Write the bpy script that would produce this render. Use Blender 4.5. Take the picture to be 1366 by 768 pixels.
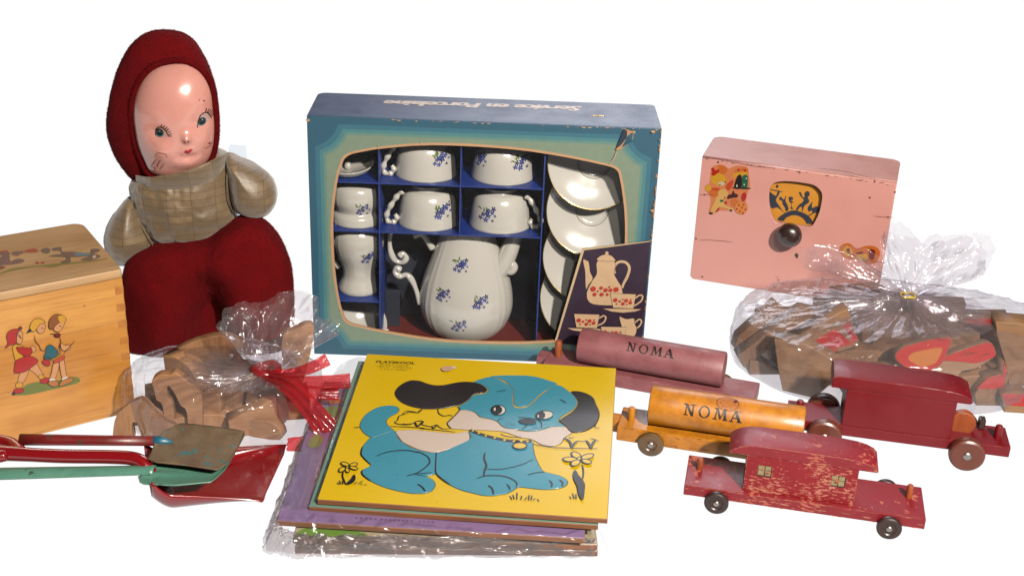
import bpy, bmesh, math, random
import numpy as np
from mathutils import Vector, Matrix, noise
from mathutils.geometry import tessellate_polygon
from math import sin, cos, pi, radians, sqrt, atan2

random.seed(7)
rng = np.random.default_rng(7)
for o in list(bpy.data.objects):
    bpy.data.objects.remove(o)
scene = bpy.context.scene
COL = scene.collection

# ------------------------------------------------------------------ camera
cam_data = bpy.data.cameras.new('camera')
cam = bpy.data.objects.new('camera', cam_data)
COL.objects.link(cam)
cam_data.sensor_width = 36.0
cam_data.lens = 36.0 * 1732.0 / 1366.0
cam_data.clip_start = 0.05
cam_data.clip_end = 60.0
PITCH, ROLL = radians(24.72), radians(2.257)
fw = Vector((0, cos(PITCH), -sin(PITCH)))
rt0 = Vector((1, 0, 0))
up0 = Vector((0, sin(PITCH), cos(PITCH)))
rt = rt0 * cos(ROLL) + up0 * sin(ROLL)
up = -rt0 * sin(ROLL) + up0 * cos(ROLL)
cam.matrix_world = Matrix(((rt.x, up.x, -fw.x, 0), (rt.y, up.y, -fw.y, 0), (rt.z, up.z, -fw.z, 0.74), (0, 0, 0, 1)))
scene.camera = cam

# ------------------------------------------------------------------ world and lamps (studio set; the tabletop glow is added below)
world = bpy.data.worlds.new('World')
scene.world = world
world.use_nodes = True
bg = world.node_tree.nodes['Background']
bg.inputs['Color'].default_value = (0.82, 0.88, 1.0, 1)
bg.inputs['Strength'].default_value = 0.07

def lamp(name, loc, target, size, energy, color):
    d = bpy.data.lights.new(name, 'AREA')
    d.shape = 'DISK'
    d.size = size
    d.energy = energy
    d.color = color
    o = bpy.data.objects.new(name, d)
    COL.objects.link(o)
    o.location = loc
    o.rotation_euler = (Vector(target) - Vector(loc)).to_track_quat('-Z', 'Y').to_euler()
    return o
lamp('key_lamp', (0.74, -0.20, 1.36), (0.05, 1.35, 0.08), 0.10, 132.0, (1.0, 0.92, 0.82))
lamp('second_lamp', (0.28, -0.25, 1.36), (0.0, 1.35, 0.08), 0.08, 16.0, (1.0, 0.93, 0.84))
sb = lamp('back_softbox', (0.3, 3.6, 1.75), (0.1, 1.4, 0.1), 1.5, 36.0, (0.90, 0.92, 1.0))

scene.view_settings.view_transform = 'Standard'
scene.view_settings.look = 'None'
scene.view_settings.exposure = 0.0
scene.view_settings.gamma = 1.0
scene.view_settings.use_curve_mapping = False
scene.render.engine = 'CYCLES'
scene.cycles.transparent_max_bounces = 24
scene.cycles.max_bounces = 8
scene.cycles.caustics_reflective = False
scene.cycles.caustics_refractive = False

# ------------------------------------------------------------------ helpers
GAIN = 0.355
def lin(v):
    v /= 255.0
    return v / 12.92 if v <= 0.04045 else ((v + 0.055) / 1.055) ** 2.4
def C(r, g, b, k=1.0):
    return (lin(r) * GAIN * k, lin(g) * GAIN * k, lin(b) * GAIN * k, 1.0)

def new_mat(name):
    m = bpy.data.materials.new(name)
    m.use_nodes = True
    nt = m.node_tree
    b = nt.nodes['Principled BSDF']
    return m, nt, b
def N(nt, typ, **kw):
    n = nt.nodes.new(typ)
    for k, v in kw.items():
        if k in n.inputs.keys():
            n.inputs[k].default_value = v
        else:
            setattr(n, k, v)
    return n
def mix_col(nt, a, b, fac, mode='MIX'):
    n = nt.nodes.new('ShaderNodeMix')
    n.data_type = 'RGBA'
    n.blend_type = mode
    for sock, val in ((n.inputs[0], fac), (n.inputs[6], a), (n.inputs[7], b)):
        if hasattr(val, 'is_output') or isinstance(val, bpy.types.NodeSocket):
            nt.links.new(val, sock)
        else:
            sock.default_value = val
    return n.outputs[2]
def coords(nt, scale=(1, 1, 1), rot=(0, 0, 0)):
    tc = nt.nodes.new('ShaderNodeTexCoord')
    mp = nt.nodes.new('ShaderNodeMapping')
    mp.inputs['Scale'].default_value = scale
    mp.inputs['Rotation'].default_value = rot
    nt.links.new(tc.outputs['Object'], mp.inputs['Vector'])
    return mp.outputs['Vector']
def tex_noise(nt, vec, scale, detail=4, rough=0.55):
    n = N(nt, 'ShaderNodeTexNoise', Scale=scale, Detail=detail, Roughness=rough)
    nt.links.new(vec, n.inputs['Vector'])
    return n.outputs['Fac']
def ramp(nt, fac, stops):
    r = nt.nodes.new('ShaderNodeValToRGB')
    el = r.color_ramp.elements
    while len(el) < len(stops):
        el.new(0.5)
    for e, (p, c) in zip(el, stops):
        e.position = p
        e.color = c if len(c) == 4 else (*c, 1)
    nt.links.new(fac, r.inputs['Fac'])
    return r.outputs['Color']
def bump(nt, b, h, strength=0.3, dist=0.001):
    n = N(nt, 'ShaderNodeBump', Strength=strength, Distance=dist)
    nt.links.new(h, n.inputs['Height'])
    nt.links.new(n.outputs['Normal'], b.inputs['Normal'])
G0, G1 = (0, 0, 0, 1), (1, 1, 1, 1)
def dark(c, k):
    return (c[0] * k, c[1] * k, c[2] * k, 1)

def paint(name, col, rough=0.38, var=0.14, scale=60, spec=0.5, chip=None, chip_amt=0.0, chip_scale=(120, 120, 420), bmp=0.15, coat=0.0, dirt=None, dirty=0.0):
    """brushed or sprayed paint: uneven tone, fine relief, optional worn-off flecks that show what is below"""
    m, nt, b = new_mat(name)
    v = coords(nt)
    n1 = tex_noise(nt, v, scale, 5)
    n2 = tex_noise(nt, v, scale * 9, 3)
    col_out = mix_col(nt, dark(col, 1 - var), dark(col, 1 + var * 0.7), n1)
    if dirt:
        d = ramp(nt, tex_noise(nt, v, 38, 6, 0.7), [(0.52 - dirty, G0), (0.70 - dirty, G1)])
        sc = nt.nodes.new('ShaderNodeMath'); sc.operation = 'MULTIPLY'; sc.inputs[1].default_value = 0.55
        nt.links.new(d, sc.inputs[0])
        col_out = mix_col(nt, col_out, dirt, sc.outputs[0])
    if chip:
        v2 = coords(nt, chip_scale)
        nz = tex_noise(nt, v2, 1.0, 8, 0.68)
        lo = tex_noise(nt, v, 26, 3, 0.6)
        ma = nt.nodes.new('ShaderNodeMath'); ma.operation = 'MULTIPLY_ADD'; ma.inputs[1].default_value = 0.55
        nt.links.new(lo, ma.inputs[0])
        nt.links.new(nz, ma.inputs[2])
        mb = nt.nodes.new('ShaderNodeMath'); mb.operation = 'SUBTRACT'; mb.inputs[1].default_value = 0.275
        nt.links.new(ma.outputs[0], mb.inputs[0])
        nz = mb.outputs[0]
        f = ramp(nt, nz, [(0.60 - chip_amt, G0), (0.63 - chip_amt, G1)])
        col_out = mix_col(nt, col_out, chip, f)
    nt.links.new(col_out, b.inputs['Base Color'])
    r = ramp(nt, n1, [(0.3, (rough * 0.8,) * 3), (0.7, (min(1, rough * 1.25),) * 3)])
    nt.links.new(r, b.inputs['Roughness'])
    b.inputs['Specular IOR Level'].default_value = spec
    b.inputs['Coat Weight'].default_value = coat
    b.inputs['Coat Roughness'].default_value = 0.12
    bump(nt, b, n2, bmp, 0.0006)
    return m

def wood(name, c1, c2, axis='X', scale=26, rough=0.42, stretch=0.09, coat=0.0):
    m, nt, b = new_mat(name)
    s = {'X': (stretch, 1, 1), 'Y': (1, stretch, 1), 'Z': (1, 1, stretch)}[axis]
    v = coords(nt, s)
    n1 = tex_noise(nt, v, scale, 3, 0.5)
    n2 = tex_noise(nt, v, scale * 9, 4, 0.6)
    n3 = tex_noise(nt, coords(nt), 14, 3)
    a = mix_col(nt, c1, c2, ramp(nt, n1, [(0.32, G0), (0.68, G1)]))
    a = mix_col(nt, a, dark(c2, 0.72), ramp(nt, n2, [(0.46, G0), (0.74, (0.75, 0.75, 0.75, 1))]))
    a = mix_col(nt, a, dark(c1, 1.15), ramp(nt, n3, [(0.45, G0), (0.75, (0.45, 0.45, 0.45, 1))]))
    nt.links.new(a, b.inputs['Base Color'])
    b.inputs['Roughness'].default_value = rough
    b.inputs['Coat Weight'].default_value = coat
    b.inputs['Coat Roughness'].default_value = 0.2
    bump(nt, b, n2, 0.25, 0.0005)
    return m

def print_mat(name, rough=0.35, coat=0.0, var=0.08, bmp=0.05):
    """flat print: the colour of each printed area is stored per face"""
    m, nt, b = new_mat(name)
    at = nt.nodes.new('ShaderNodeAttribute')
    at.attribute_name = 'Col'
    n1 = tex_noise(nt, coords(nt), 90, 5)
    g = ramp(nt, n1, [(0.25, (1 - var,) * 3), (0.75, (1, 1, 1))])
    nt.links.new(mix_col(nt, at.outputs['Color'], g, 1.0, 'MULTIPLY'), b.inputs['Base Color'])
    b.inputs['Roughness'].default_value = rough
    b.inputs['Coat Weight'].default_value = coat
    b.inputs['Coat Roughness'].default_value = 0.15
    bump(nt, b, tex_noise(nt, coords(nt), 700, 2), bmp, 0.0005)
    return m

def film_mat(name, tint=(1, 1, 1, 1), haze=0.07, gloss=1.0, rough=0.09, haze_col=(0.75, 0.75, 0.78, 1), ior=1.30, bs=0.35, bscale=160, cap=0.30):
    """thin clear plastic: mostly see-through, fresnel gloss, a little milky scatter"""
    m = bpy.data.materials.new(name)
    m.use_nodes = True
    nt = m.node_tree
    nt.nodes.clear()
    out = nt.nodes.new('ShaderNodeOutputMaterial')
    tr = N(nt, 'ShaderNodeBsdfTransparent', Color=tint)
    gl = N(nt, 'ShaderNodeBsdfGlossy', Color=(0.95 * gloss, 0.95 * gloss, 0.97 * gloss, 1), Roughness=rough)
    df = N(nt, 'ShaderNodeBsdfDiffuse', Color=haze_col)
    tl = N(nt, 'ShaderNodeBsdfTranslucent', Color=haze_col)
    fr = N(nt, 'ShaderNodeFresnel', IOR=ior)
    m0 = N(nt, 'ShaderNodeMixShader', Fac=0.5)
    nt.links.new(df.outputs[0], m0.inputs[1]); nt.links.new(tl.outputs[0], m0.inputs[2])
    m1 = N(nt, 'ShaderNodeMixShader', Fac=haze)
    nt.links.new(tr.outputs[0], m1.inputs[1]); nt.links.new(m0.outputs[0], m1.inputs[2])
    m2 = nt.nodes.new('ShaderNodeMixShader')
    lim = nt.nodes.new('ShaderNodeMath'); lim.operation = 'MINIMUM'; lim.inputs[1].default_value = cap
    nt.links.new(fr.outputs[0], lim.inputs[0])
    nt.links.new(lim.outputs[0], m2.inputs[0])
    nt.links.new(m1.outputs[0], m2.inputs[1]); nt.links.new(gl.outputs[0], m2.inputs[2])
    nt.links.new(m2.outputs[0], out.inputs['Surface'])
    bp = N(nt, 'ShaderNodeBump', Strength=bs, Distance=0.002)
    nt.links.new(tex_noise(nt, coords(nt), bscale, 4, 0.6), bp.inputs['Height'])
    nt.links.new(bp.outputs['Normal'], gl.inputs['Normal'])
    return m

# -------- object helpers
def thing(name, label, cat, loc=(0, 0, 0), rot=(0, 0, 0), group=None):
    o = bpy.data.objects.new(name, None)
    o.empty_display_size = 0.02
    COL.objects.link(o)
    o.location = loc
    o.rotation_euler = rot
    o['label'] = label
    o['category'] = cat
    if group:
        o['group'] = group
    return o
def tag(o, label, cat, group=None):
    o['label'] = label
    o['category'] = cat
    if group:
        o['group'] = group
    return o
def mesh(name, verts, faces, mat, parent=None, smooth=False, cols=None):
    me = bpy.data.meshes.new(name)
    me.from_pydata([tuple(v) for v in verts], [], faces)
    me.validate()
    if cols is not None:
        a = me.color_attributes.new('Col', 'FLOAT_COLOR', 'CORNER')
        i = 0
        for p in me.polygons:
            for _ in p.loop_indices:
                a.data[i].color = cols[p.index]
                i += 1
    me.materials.append(mat)
    if smooth:
        me.polygons.foreach_set('use_smooth', [True] * len(me.polygons))
    o = bpy.data.objects.new(name, me)
    COL.objects.link(o)
    if parent:
        o.parent = parent
    return o
def from_bm(name, bm, mat, parent=None, smooth=False):
    bmesh.ops.recalc_face_normals(bm, faces=bm.faces)
    me = bpy.data.meshes.new(name)
    bm.to_mesh(me)
    bm.free()
    me.materials.append(mat)
    if smooth:
        me.polygons.foreach_set('use_smooth', [True] * len(me.polygons))
    o = bpy.data.objects.new(name, me)
    COL.objects.link(o)
    if parent:
        o.parent = parent
    return o
def box(name, x0, x1, y0, y1, z0, z1, mat, parent=None, bev=0.001, seg=2, rot=None, loc=None):
    bm = bmesh.new()
    bmesh.ops.create_cube(bm, size=1.0)
    for v in bm.verts:
        v.co = Vector(((x0 + x1) / 2 + v.co.x * (x1 - x0), (y0 + y1) / 2 + v.co.y * (y1 - y0), (z0 + z1) / 2 + v.co.z * (z1 - z0)))
    if bev:
        bmesh.ops.bevel(bm, geom=list(bm.edges), offset=bev, segments=seg, profile=0.6, affect='EDGES')
    o = from_bm(name, bm, mat, parent)
    for p in o.data.polygons:
        p.use_smooth = False
    return o
def area2(p):
    return sum(p[i][0] * p[(i + 1) % len(p)][1] - p[(i + 1) % len(p)][0] * p[i][1] for i in range(len(p)))
def spline(pts, closed=True, n=4):
    """Catmull-Rom through the points"""
    P = [Vector((*p, 0)) if len(p) == 2 else Vector(p) for p in pts]
    L = len(P)
    out = []
    rngi = range(L) if closed else range(L - 1)
    for i in rngi:
        p0 = P[(i - 1) % L] if closed or i > 0 else P[i]
        p1 = P[i]
        p2 = P[(i + 1) % L]
        p3 = P[(i + 2) % L] if closed or i + 2 < L else P[(i + 1) % L]
        for k in range(n):
            t = k / n
            out.append(0.5 * ((2 * p1) + (p2 - p0) * t + (2 * p0 - 5 * p1 + 4 * p2 - p3) * t * t + (3 * p1 - p0 - 3 * p2 + p3) * t ** 3))
    if not closed:
        out.append(P[-1])
    if len(pts[0]) == 2:
        return [(v.x, v.y) for v in out]
    return out
def tri(poly):
    return tessellate_polygon([[Vector((p[0], p[1], 0)) for p in poly]])
def stroke_poly(pts, w, taper=0.35):
    """a brush line as one closed outline"""
    n = len(pts)
    L, R = [], []
    for i, p in enumerate(pts):
        a = pts[max(0, i - 1)]
        b = pts[min(n - 1, i + 1)]
        dx, dy = b[0] - a[0], b[1] - a[1]
        l = math.hypot(dx, dy) or 1
        t = i / (n - 1)
        k = w / 2 * (taper + (1 - taper) * min(1, 4 * min(t, 1 - t) + 0.15))
        L.append((p[0] - dy / l * k, p[1] + dx / l * k))
        R.append((p[0] + dy / l * k, p[1] - dx / l * k))
    return L, R
class Flat:
    """collects flat printed areas, each a hair above the one before, into one mesh"""
    def __init__(self, fn, step=0.00004, base=0.00012):
        self.v, self.f, self.c, self.fn, self.k, self.step, self.base = [], [], [], fn, 0, step, base
    def off(self):
        self.k += 1
        return self.base + self.k * self.step
    def poly(self, pts, col, o=None):
        o = self.off() if o is None else o
        s = len(self.v)
        self.v += [self.fn(p[0], p[1], o) for p in pts]
        for t in tri(pts):
            self.f.append(tuple(s + i for i in t)); self.c.append(col)
    def poly_fine(self, pts, col, o=None, n=5):
        """a filled area cut small enough to hug a curved surface"""
        o = self.off() if o is None else o
        for t in tri(pts):
            A, B, D_ = (pts[i] for i in t)
            s = len(self.v)
            ix = {}
            for i in range(n + 1):
                for j in range(n + 1 - i):
                    a, b = i / n, j / n
                    ix[i, j] = len(self.v)
                    self.v.append(self.fn(A[0] + (B[0] - A[0]) * a + (D_[0] - A[0]) * b, A[1] + (B[1] - A[1]) * a + (D_[1] - A[1]) * b, o))
            for i in range(n):
                for j in range(n - i):
                    self.f.append((ix[i, j], ix[i + 1, j], ix[i, j + 1])); self.c.append(col)
                    if i + j < n - 1:
                        self.f.append((ix[i + 1, j], ix[i + 1, j + 1], ix[i, j + 1])); self.c.append(col)
    def line(self, pts, w, col, o=None, taper=0.35):
        o = self.off() if o is None else o
        L, R = stroke_poly(pts, w, taper)
        s = len(self.v)
        n = len(L)
        self.v += [self.fn(p[0], p[1], o) for p in L] + [self.fn(p[0], p[1], o) for p in R]
        for i in range(n - 1):
            self.f.append((s + i, s + i + 1, s + n + i + 1, s + n + i)); self.c.append(col)
    def raw(self, V, F, col, o=None):
        o = self.off() if o is None else o
        s = len(self.v)
        self.v += [self.fn(p[0], p[1], o) for p in V]
        for f in F:
            self.f.append(tuple(s + i for i in f)); self.c.append(col)
    def build(self, name, mat, parent):
        return mesh(name, self.v, self.f, mat, parent, cols=self.c)
def circle(cx, cy, r, n=14, ry=None):
    ry = r if ry is None else ry
    return [(cx + r * cos(2 * pi * i / n), cy + ry * sin(2 * pi * i / n)) for i in range(n)]
def curve_solid(name, loops, depth, bev, mat, parent=None, res=2, smooth=False):
    """2D outlines (holes allowed) filled, thickened and with eased edges; lies in xy, centred on z"""
    cu = bpy.data.curves.new(name, 'CURVE')
    cu.dimensions = '2D'
    cu.fill_mode = 'BOTH'
    cu.extrude = max(0.0, depth / 2 - bev)
    cu.bevel_depth = bev
    cu.bevel_resolution = res
    cu.offset = -bev
    for lp in loops:
        s = cu.splines.new('POLY')
        s.points.add(len(lp) - 1)
        for q, p in zip(s.points, lp):
            q.co = (p[0], p[1], 0, 1)
        s.use_cyclic_u = True
    tmp = bpy.data.objects.new(name, cu)
    me = bpy.data.meshes.new_from_object(tmp)
    bpy.data.objects.remove(tmp)
    bpy.data.curves.remove(cu)
    me.name = name
    me.materials.clear()
    me.materials.append(mat)
    o = bpy.data.objects.new(name, me)
    COL.objects.link(o)
    if parent:
        o.parent = parent
    return o
def text_geo(body, width, height, x0, y0, bold=0.0, shear=0.0, ang=0.0):
    cu = bpy.data.curves.new('t', 'FONT')
    cu.body = body
    cu.offset = bold
    cu.shear = shear
    cu.resolution_u = 3
    tmp = bpy.data.objects.new('t', cu)
    me = bpy.data.meshes.new_from_object(tmp)
    V = [(v.co.x, v.co.y) for v in me.vertices]
    F = [tuple(p.vertices) for p in me.polygons]
    bpy.data.objects.remove(tmp); bpy.data.curves.remove(cu); bpy.data.meshes.remove(me)
    xs = [v[0] for v in V]; ys = [v[1] for v in V]
    sx = width / (max(xs) - min(xs)); sy = height / (max(ys) - min(ys))
    ca, sa = cos(ang), sin(ang)
    out = []
    for x, y in V:
        X, Y = (x - min(xs)) * sx, (y - min(ys)) * sy
        out.append((x0 + X * ca - Y * sa, y0 + X * sa + Y * ca))
    return out, F
def lathe(name, prof, mat, parent=None, n=40, axis='Z', center=(0, 0, 0), sx=1.0, sy=1.0, mod=None, smooth=True, cap=True):
    """prof: list of (radius, height)"""
    V, F = [], []
    for (r, h) in prof:
        for i in range(n):
            a = 2 * pi * i / n
            k = mod(a, h) if mod else 1.0
            p = (r * k * cos(a) * sx, r * k * sin(a) * sy, h)
            if axis == 'Y':
                p = (p[0], p[2], p[1])
            elif axis == 'X':
                p = (p[2], p[0], p[1])
            V.append((p[0] + center[0], p[1] + center[1], p[2] + center[2]))
    m = len(prof)
    for j in range(m - 1):
        for i in range(n):
            F.append((j * n + i, j * n + (i + 1) % n, (j + 1) * n + (i + 1) % n, (j + 1) * n + i))
    if cap:
        F.append(tuple(range(n - 1, -1, -1)))
        F.append(tuple((m - 1) * n + i for i in range(n)))
    bm = bmesh.new()
    me = bpy.data.meshes.new('x')
    me.from_pydata(V, [], F)
    bm.from_mesh(me)
    bpy.data.meshes.remove(me)
    bmesh.ops.remove_doubles(bm, verts=bm.verts, dist=1e-6)
    o = from_bm(name, bm, mat, parent, smooth)
    return o
def auto_smooth(o, ang=40):
    """sharp where the surface folds, smooth elsewhere"""
    me = o.data
    bm = bmesh.new()
    bm.from_mesh(me)
    for e in bm.edges:
        if len(e.link_faces) == 2 and e.calc_face_angle(0) > radians(ang):
            e.smooth = False
    for f in bm.faces:
        f.smooth = True
    bm.to_mesh(me)
    bm.free()
    return o
def tube(name, pts, radii, mat, parent=None, n=12, cap=True, flat=1.0, smooth=True):
    """round bar along a path; radii may vary; flat squashes one way"""
    P = [Vector(p) for p in pts]
    if not hasattr(radii, '__len__'):
        radii = [radii] * len(P)
    V, F = [], []
    prev = None
    for i, p in enumerate(P):
        t = (P[min(i + 1, len(P) - 1)] - P[max(i - 1, 0)]).normalized()
        if prev is None:
            a = t.orthogonal().normalized()
        else:
            a = (prev - t * prev.dot(t)).normalized()
        prev = a
        b = t.cross(a)
        for k in range(n):
            an = 2 * pi * k / n
            V.append(p + (a * cos(an) + b * sin(an) * flat) * radii[i])
    for j in range(len(P) - 1):
        for k in range(n):
            F.append((j * n + k, j * n + (k + 1) % n, (j + 1) * n + (k + 1) % n, (j + 1) * n + k))
    if cap:
        F.append(tuple(range(n - 1, -1, -1)))
        F.append(tuple((len(P) - 1) * n + k for k in range(n)))
    return mesh(name, V, F, mat, parent, smooth)
def puff(outline, center, df, db, rings=14, e=0.5, n=3, fn=None, ss=0.0):
    """stuffed shape: outline in (x, z), domed to the front (-y) by df and to the back by db. returns verts, faces"""
    B = spline(outline, True, n)
    cx, cz = center
    m = len(B)
    V, F = [], []
    def lay(sign, D):
        idx = []
        for j in range(rings + 1):
            t = j / rings
            s = sin(t * pi / 2) if j < rings else 1.0
            row = []
            if j == 0:
                V.append((cx, sign * D, cz)); row = [len(V) - 1]
            else:
                for (x, z) in B:
                    V.append((cx + (x - cx) * s, sign * D * max(0.0, 1 - s * s) ** e, cz + (z - cz) * s))
                    row.append(len(V) - 1)
            idx.append(row)
        for j in range(rings):
            a, b = idx[j], idx[j + 1]
            for i in range(m):
                k = (i + 1) % m
                f = (a[0], b[i], b[k]) if j == 0 else (a[i], b[i], b[k], a[k])
                F.append(f if sign < 0 else f[::-1])
    lay(-1, df)
    lay(1, db)
    if fn:
        V = [fn(*v) for v in V]
    return V, F
def puff_obj(name, outline, center, df, db, mat, parent, rings=14, e=0.5, n=3, fn=None):
    V, F = puff(outline, center, df, db, rings, e, n, fn)
    bm = bmesh.new()
    me = bpy.data.meshes.new('x')
    me.from_pydata(V, [], F)
    bm.from_mesh(me)
    bpy.data.meshes.remove(me)
    bmesh.ops.remove_doubles(bm, verts=bm.verts, dist=1e-5)
    return from_bm(name, bm, mat, parent, True)

# ------ outlines of prints and cut shapes, in millimetres on the face they belong to
DOG = {'ear_l':('black',[(56.2,195.8),(49.1,189.6),(44.5,180.6),(43.6,172.1),(47.0,164.2),(53.9,156.7),(63.5,151.5),(73.7,149.1),(81.4,148.5),(94.6,150.4),(106.3,154.7),(113.2,158.4),(118.6,164.1),(123.2,171.8),(125.5,178.3),(135.1,181.4),(139.0,186.0),(137.1,191.2),(130.7,196.9),(122.7,199.3),(112.6,198.9),(102.8,195.7),(93.3,191.3),(83.4,189.8),(74.2,192.1),(65.9,195.9)]),'tail':('blue',[(33.4,96.2),(25.1,102.0),(19.1,110.8),(17.8,119.3),(20.0,131.2),(26.3,141.8),(34.7,148.2),(44.1,150.0),(50.6,148.2),(52.7,143.4),(51.3,138.3),(46.2,132.8),(43.2,126.7),(43.8,120.9),(48.8,113.7),(53.4,109.4),(46.0,104.0),(37.8,97.9)]),'hind':('blue',[(32.9,95.8),(30.1,89.6),(27.5,80.2),(28.1,69.5),(32.4,62.8),(41.3,53.5),(34.5,45.7),(34.5,40.6),(39.8,34.3),(50.1,27.7),(62.3,22.2),(76.2,18.5),(87.6,16.7),(96.3,17.4),(99.7,18.1),(104.7,21.0),(107.7,27.0),(107.2,33.6),(102.9,39.1),(97.3,42.5),(103.0,45.4),(105.3,48.6),(103.4,60.6),(101.3,78.1),(95.4,77.9),(83.3,81.1),(73.2,85.6),(62.6,94.0),(59.3,99.3),(56.0,106.1),(53.9,108.5),(46.2,102.9),(38.0,96.7)]),'belly':('cream',[(56.3,108.7),(70.6,111.5),(83.6,112.3),(68.5,111.3),(86.4,111.5),(104.4,110.5),(117.5,110.7),(127.0,115.0),(130.9,108.2),(130.7,100.7),(124.5,94.5),(116.1,87.3),(106.4,81.7),(102.1,79.6),(95.2,79.4),(83.0,82.6),(74.0,87.2),(66.1,92.1),(64.6,93.8),(60.5,99.9)]),'chest':('blue',[(102.7,78.3),(107.8,80.5),(117.1,88.7),(126.5,96.9),(131.4,102.4),(132.5,108.7),(129.8,113.2),(133.2,117.9),(141.2,111.4),(153.6,107.5),(165.9,104.0),(177.9,102.9),(162.5,104.6),(177.0,102.8),(194.1,104.8),(195.9,97.2),(198.7,84.7),(203.1,72.5),(208.6,61.6),(215.7,58.7),(225.1,56.1),(231.6,51.6),(233.8,46.6),(230.6,40.4),(222.8,36.7),(212.8,34.7),(199.3,35.2),(187.9,35.8),(182.8,30.4),(176.7,24.9),(171.3,23.3),(165.7,21.3),(155.8,20.5),(145.5,22.9),(134.0,26.0),(121.9,32.4),(113.0,39.1),(106.6,47.0),(104.4,58.9)]),'forehead':('blue',[(140.5,211.5),(154.4,214.7),(172.3,216.2),(176.4,216.7),(189.5,215.2),(202.9,210.0),(211.7,204.8),(200.3,192.2),(191.3,176.5),(184.8,164.6),(176.3,161.7),(170.5,165.2),(168.6,179.6),(166.5,191.0),(158.7,202.9),(149.8,209.4)]),'head':('blue',[(124.0,199.0),(129.7,205.1),(139.6,210.3),(148.6,208.0),(157.0,201.2),(163.8,195.0),(167.0,186.2),(167.5,173.2),(170.3,161.1),(177.2,159.0),(185.6,162.3),(192.2,174.1),(201.1,189.7),(213.0,203.0),(225.8,192.5),(232.3,184.0),(235.3,176.0),(234.1,168.0),(229.8,159.8),(222.8,152.0),(218.1,143.7),(220.1,138.0),(225.1,133.4),(212.0,132.1),(205.0,127.6),(195.6,123.2),(184.8,122.3),(175.0,123.7),(165.1,125.6),(159.8,130.0),(156.7,134.5),(147.7,138.6),(137.9,140.6),(133.5,146.1),(127.9,149.6),(121.6,150.9),(115.8,150.3),(114.0,156.0),(119.3,162.3),(123.9,170.0),(126.2,176.5),(135.9,179.2),(140.9,185.2),(139.0,190.7),(132.5,196.7)]),'bone':('cream',[(115.8,148.5),(121.8,149.7),(128.1,148.4),(133.5,144.5),(137.8,139.0),(147.8,137.0),(155.5,133.8),(159.8,128.4),(166.3,123.6),(180.8,123.7),(175.2,121.6),(184.9,120.6),(195.7,121.7),(205.1,126.0),(212.1,130.6),(225.4,132.1),(229.3,127.2),(232.6,122.7),(226.3,115.4),(223.8,107.6),(219.9,102.6),(212.9,100.6),(204.4,102.1),(196.9,107.0),(190.7,110.1),(183.5,110.4),(181.9,111.2),(173.2,115.1),(163.2,118.9),(152.3,119.4),(139.1,118.9),(128.4,118.4),(118.8,118.4),(111.5,118.7),(107.1,124.0),(106.6,127.8),(110.4,135.1),(112.8,143.2)]),'ear_r':('black',[(228.1,192.7),(235.9,194.0),(245.0,190.6),(251.7,183.9),(254.5,173.8),(258.0,163.8),(259.2,153.8),(256.8,141.6),(251.0,132.2),(243.9,126.7),(235.5,124.3),(230.5,127.3),(226.5,133.7),(221.3,139.1),(219.5,142.5),(224.6,149.6),(231.7,158.3),(236.3,169.0),(236.5,177.1),(233.1,184.7)])}
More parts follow.
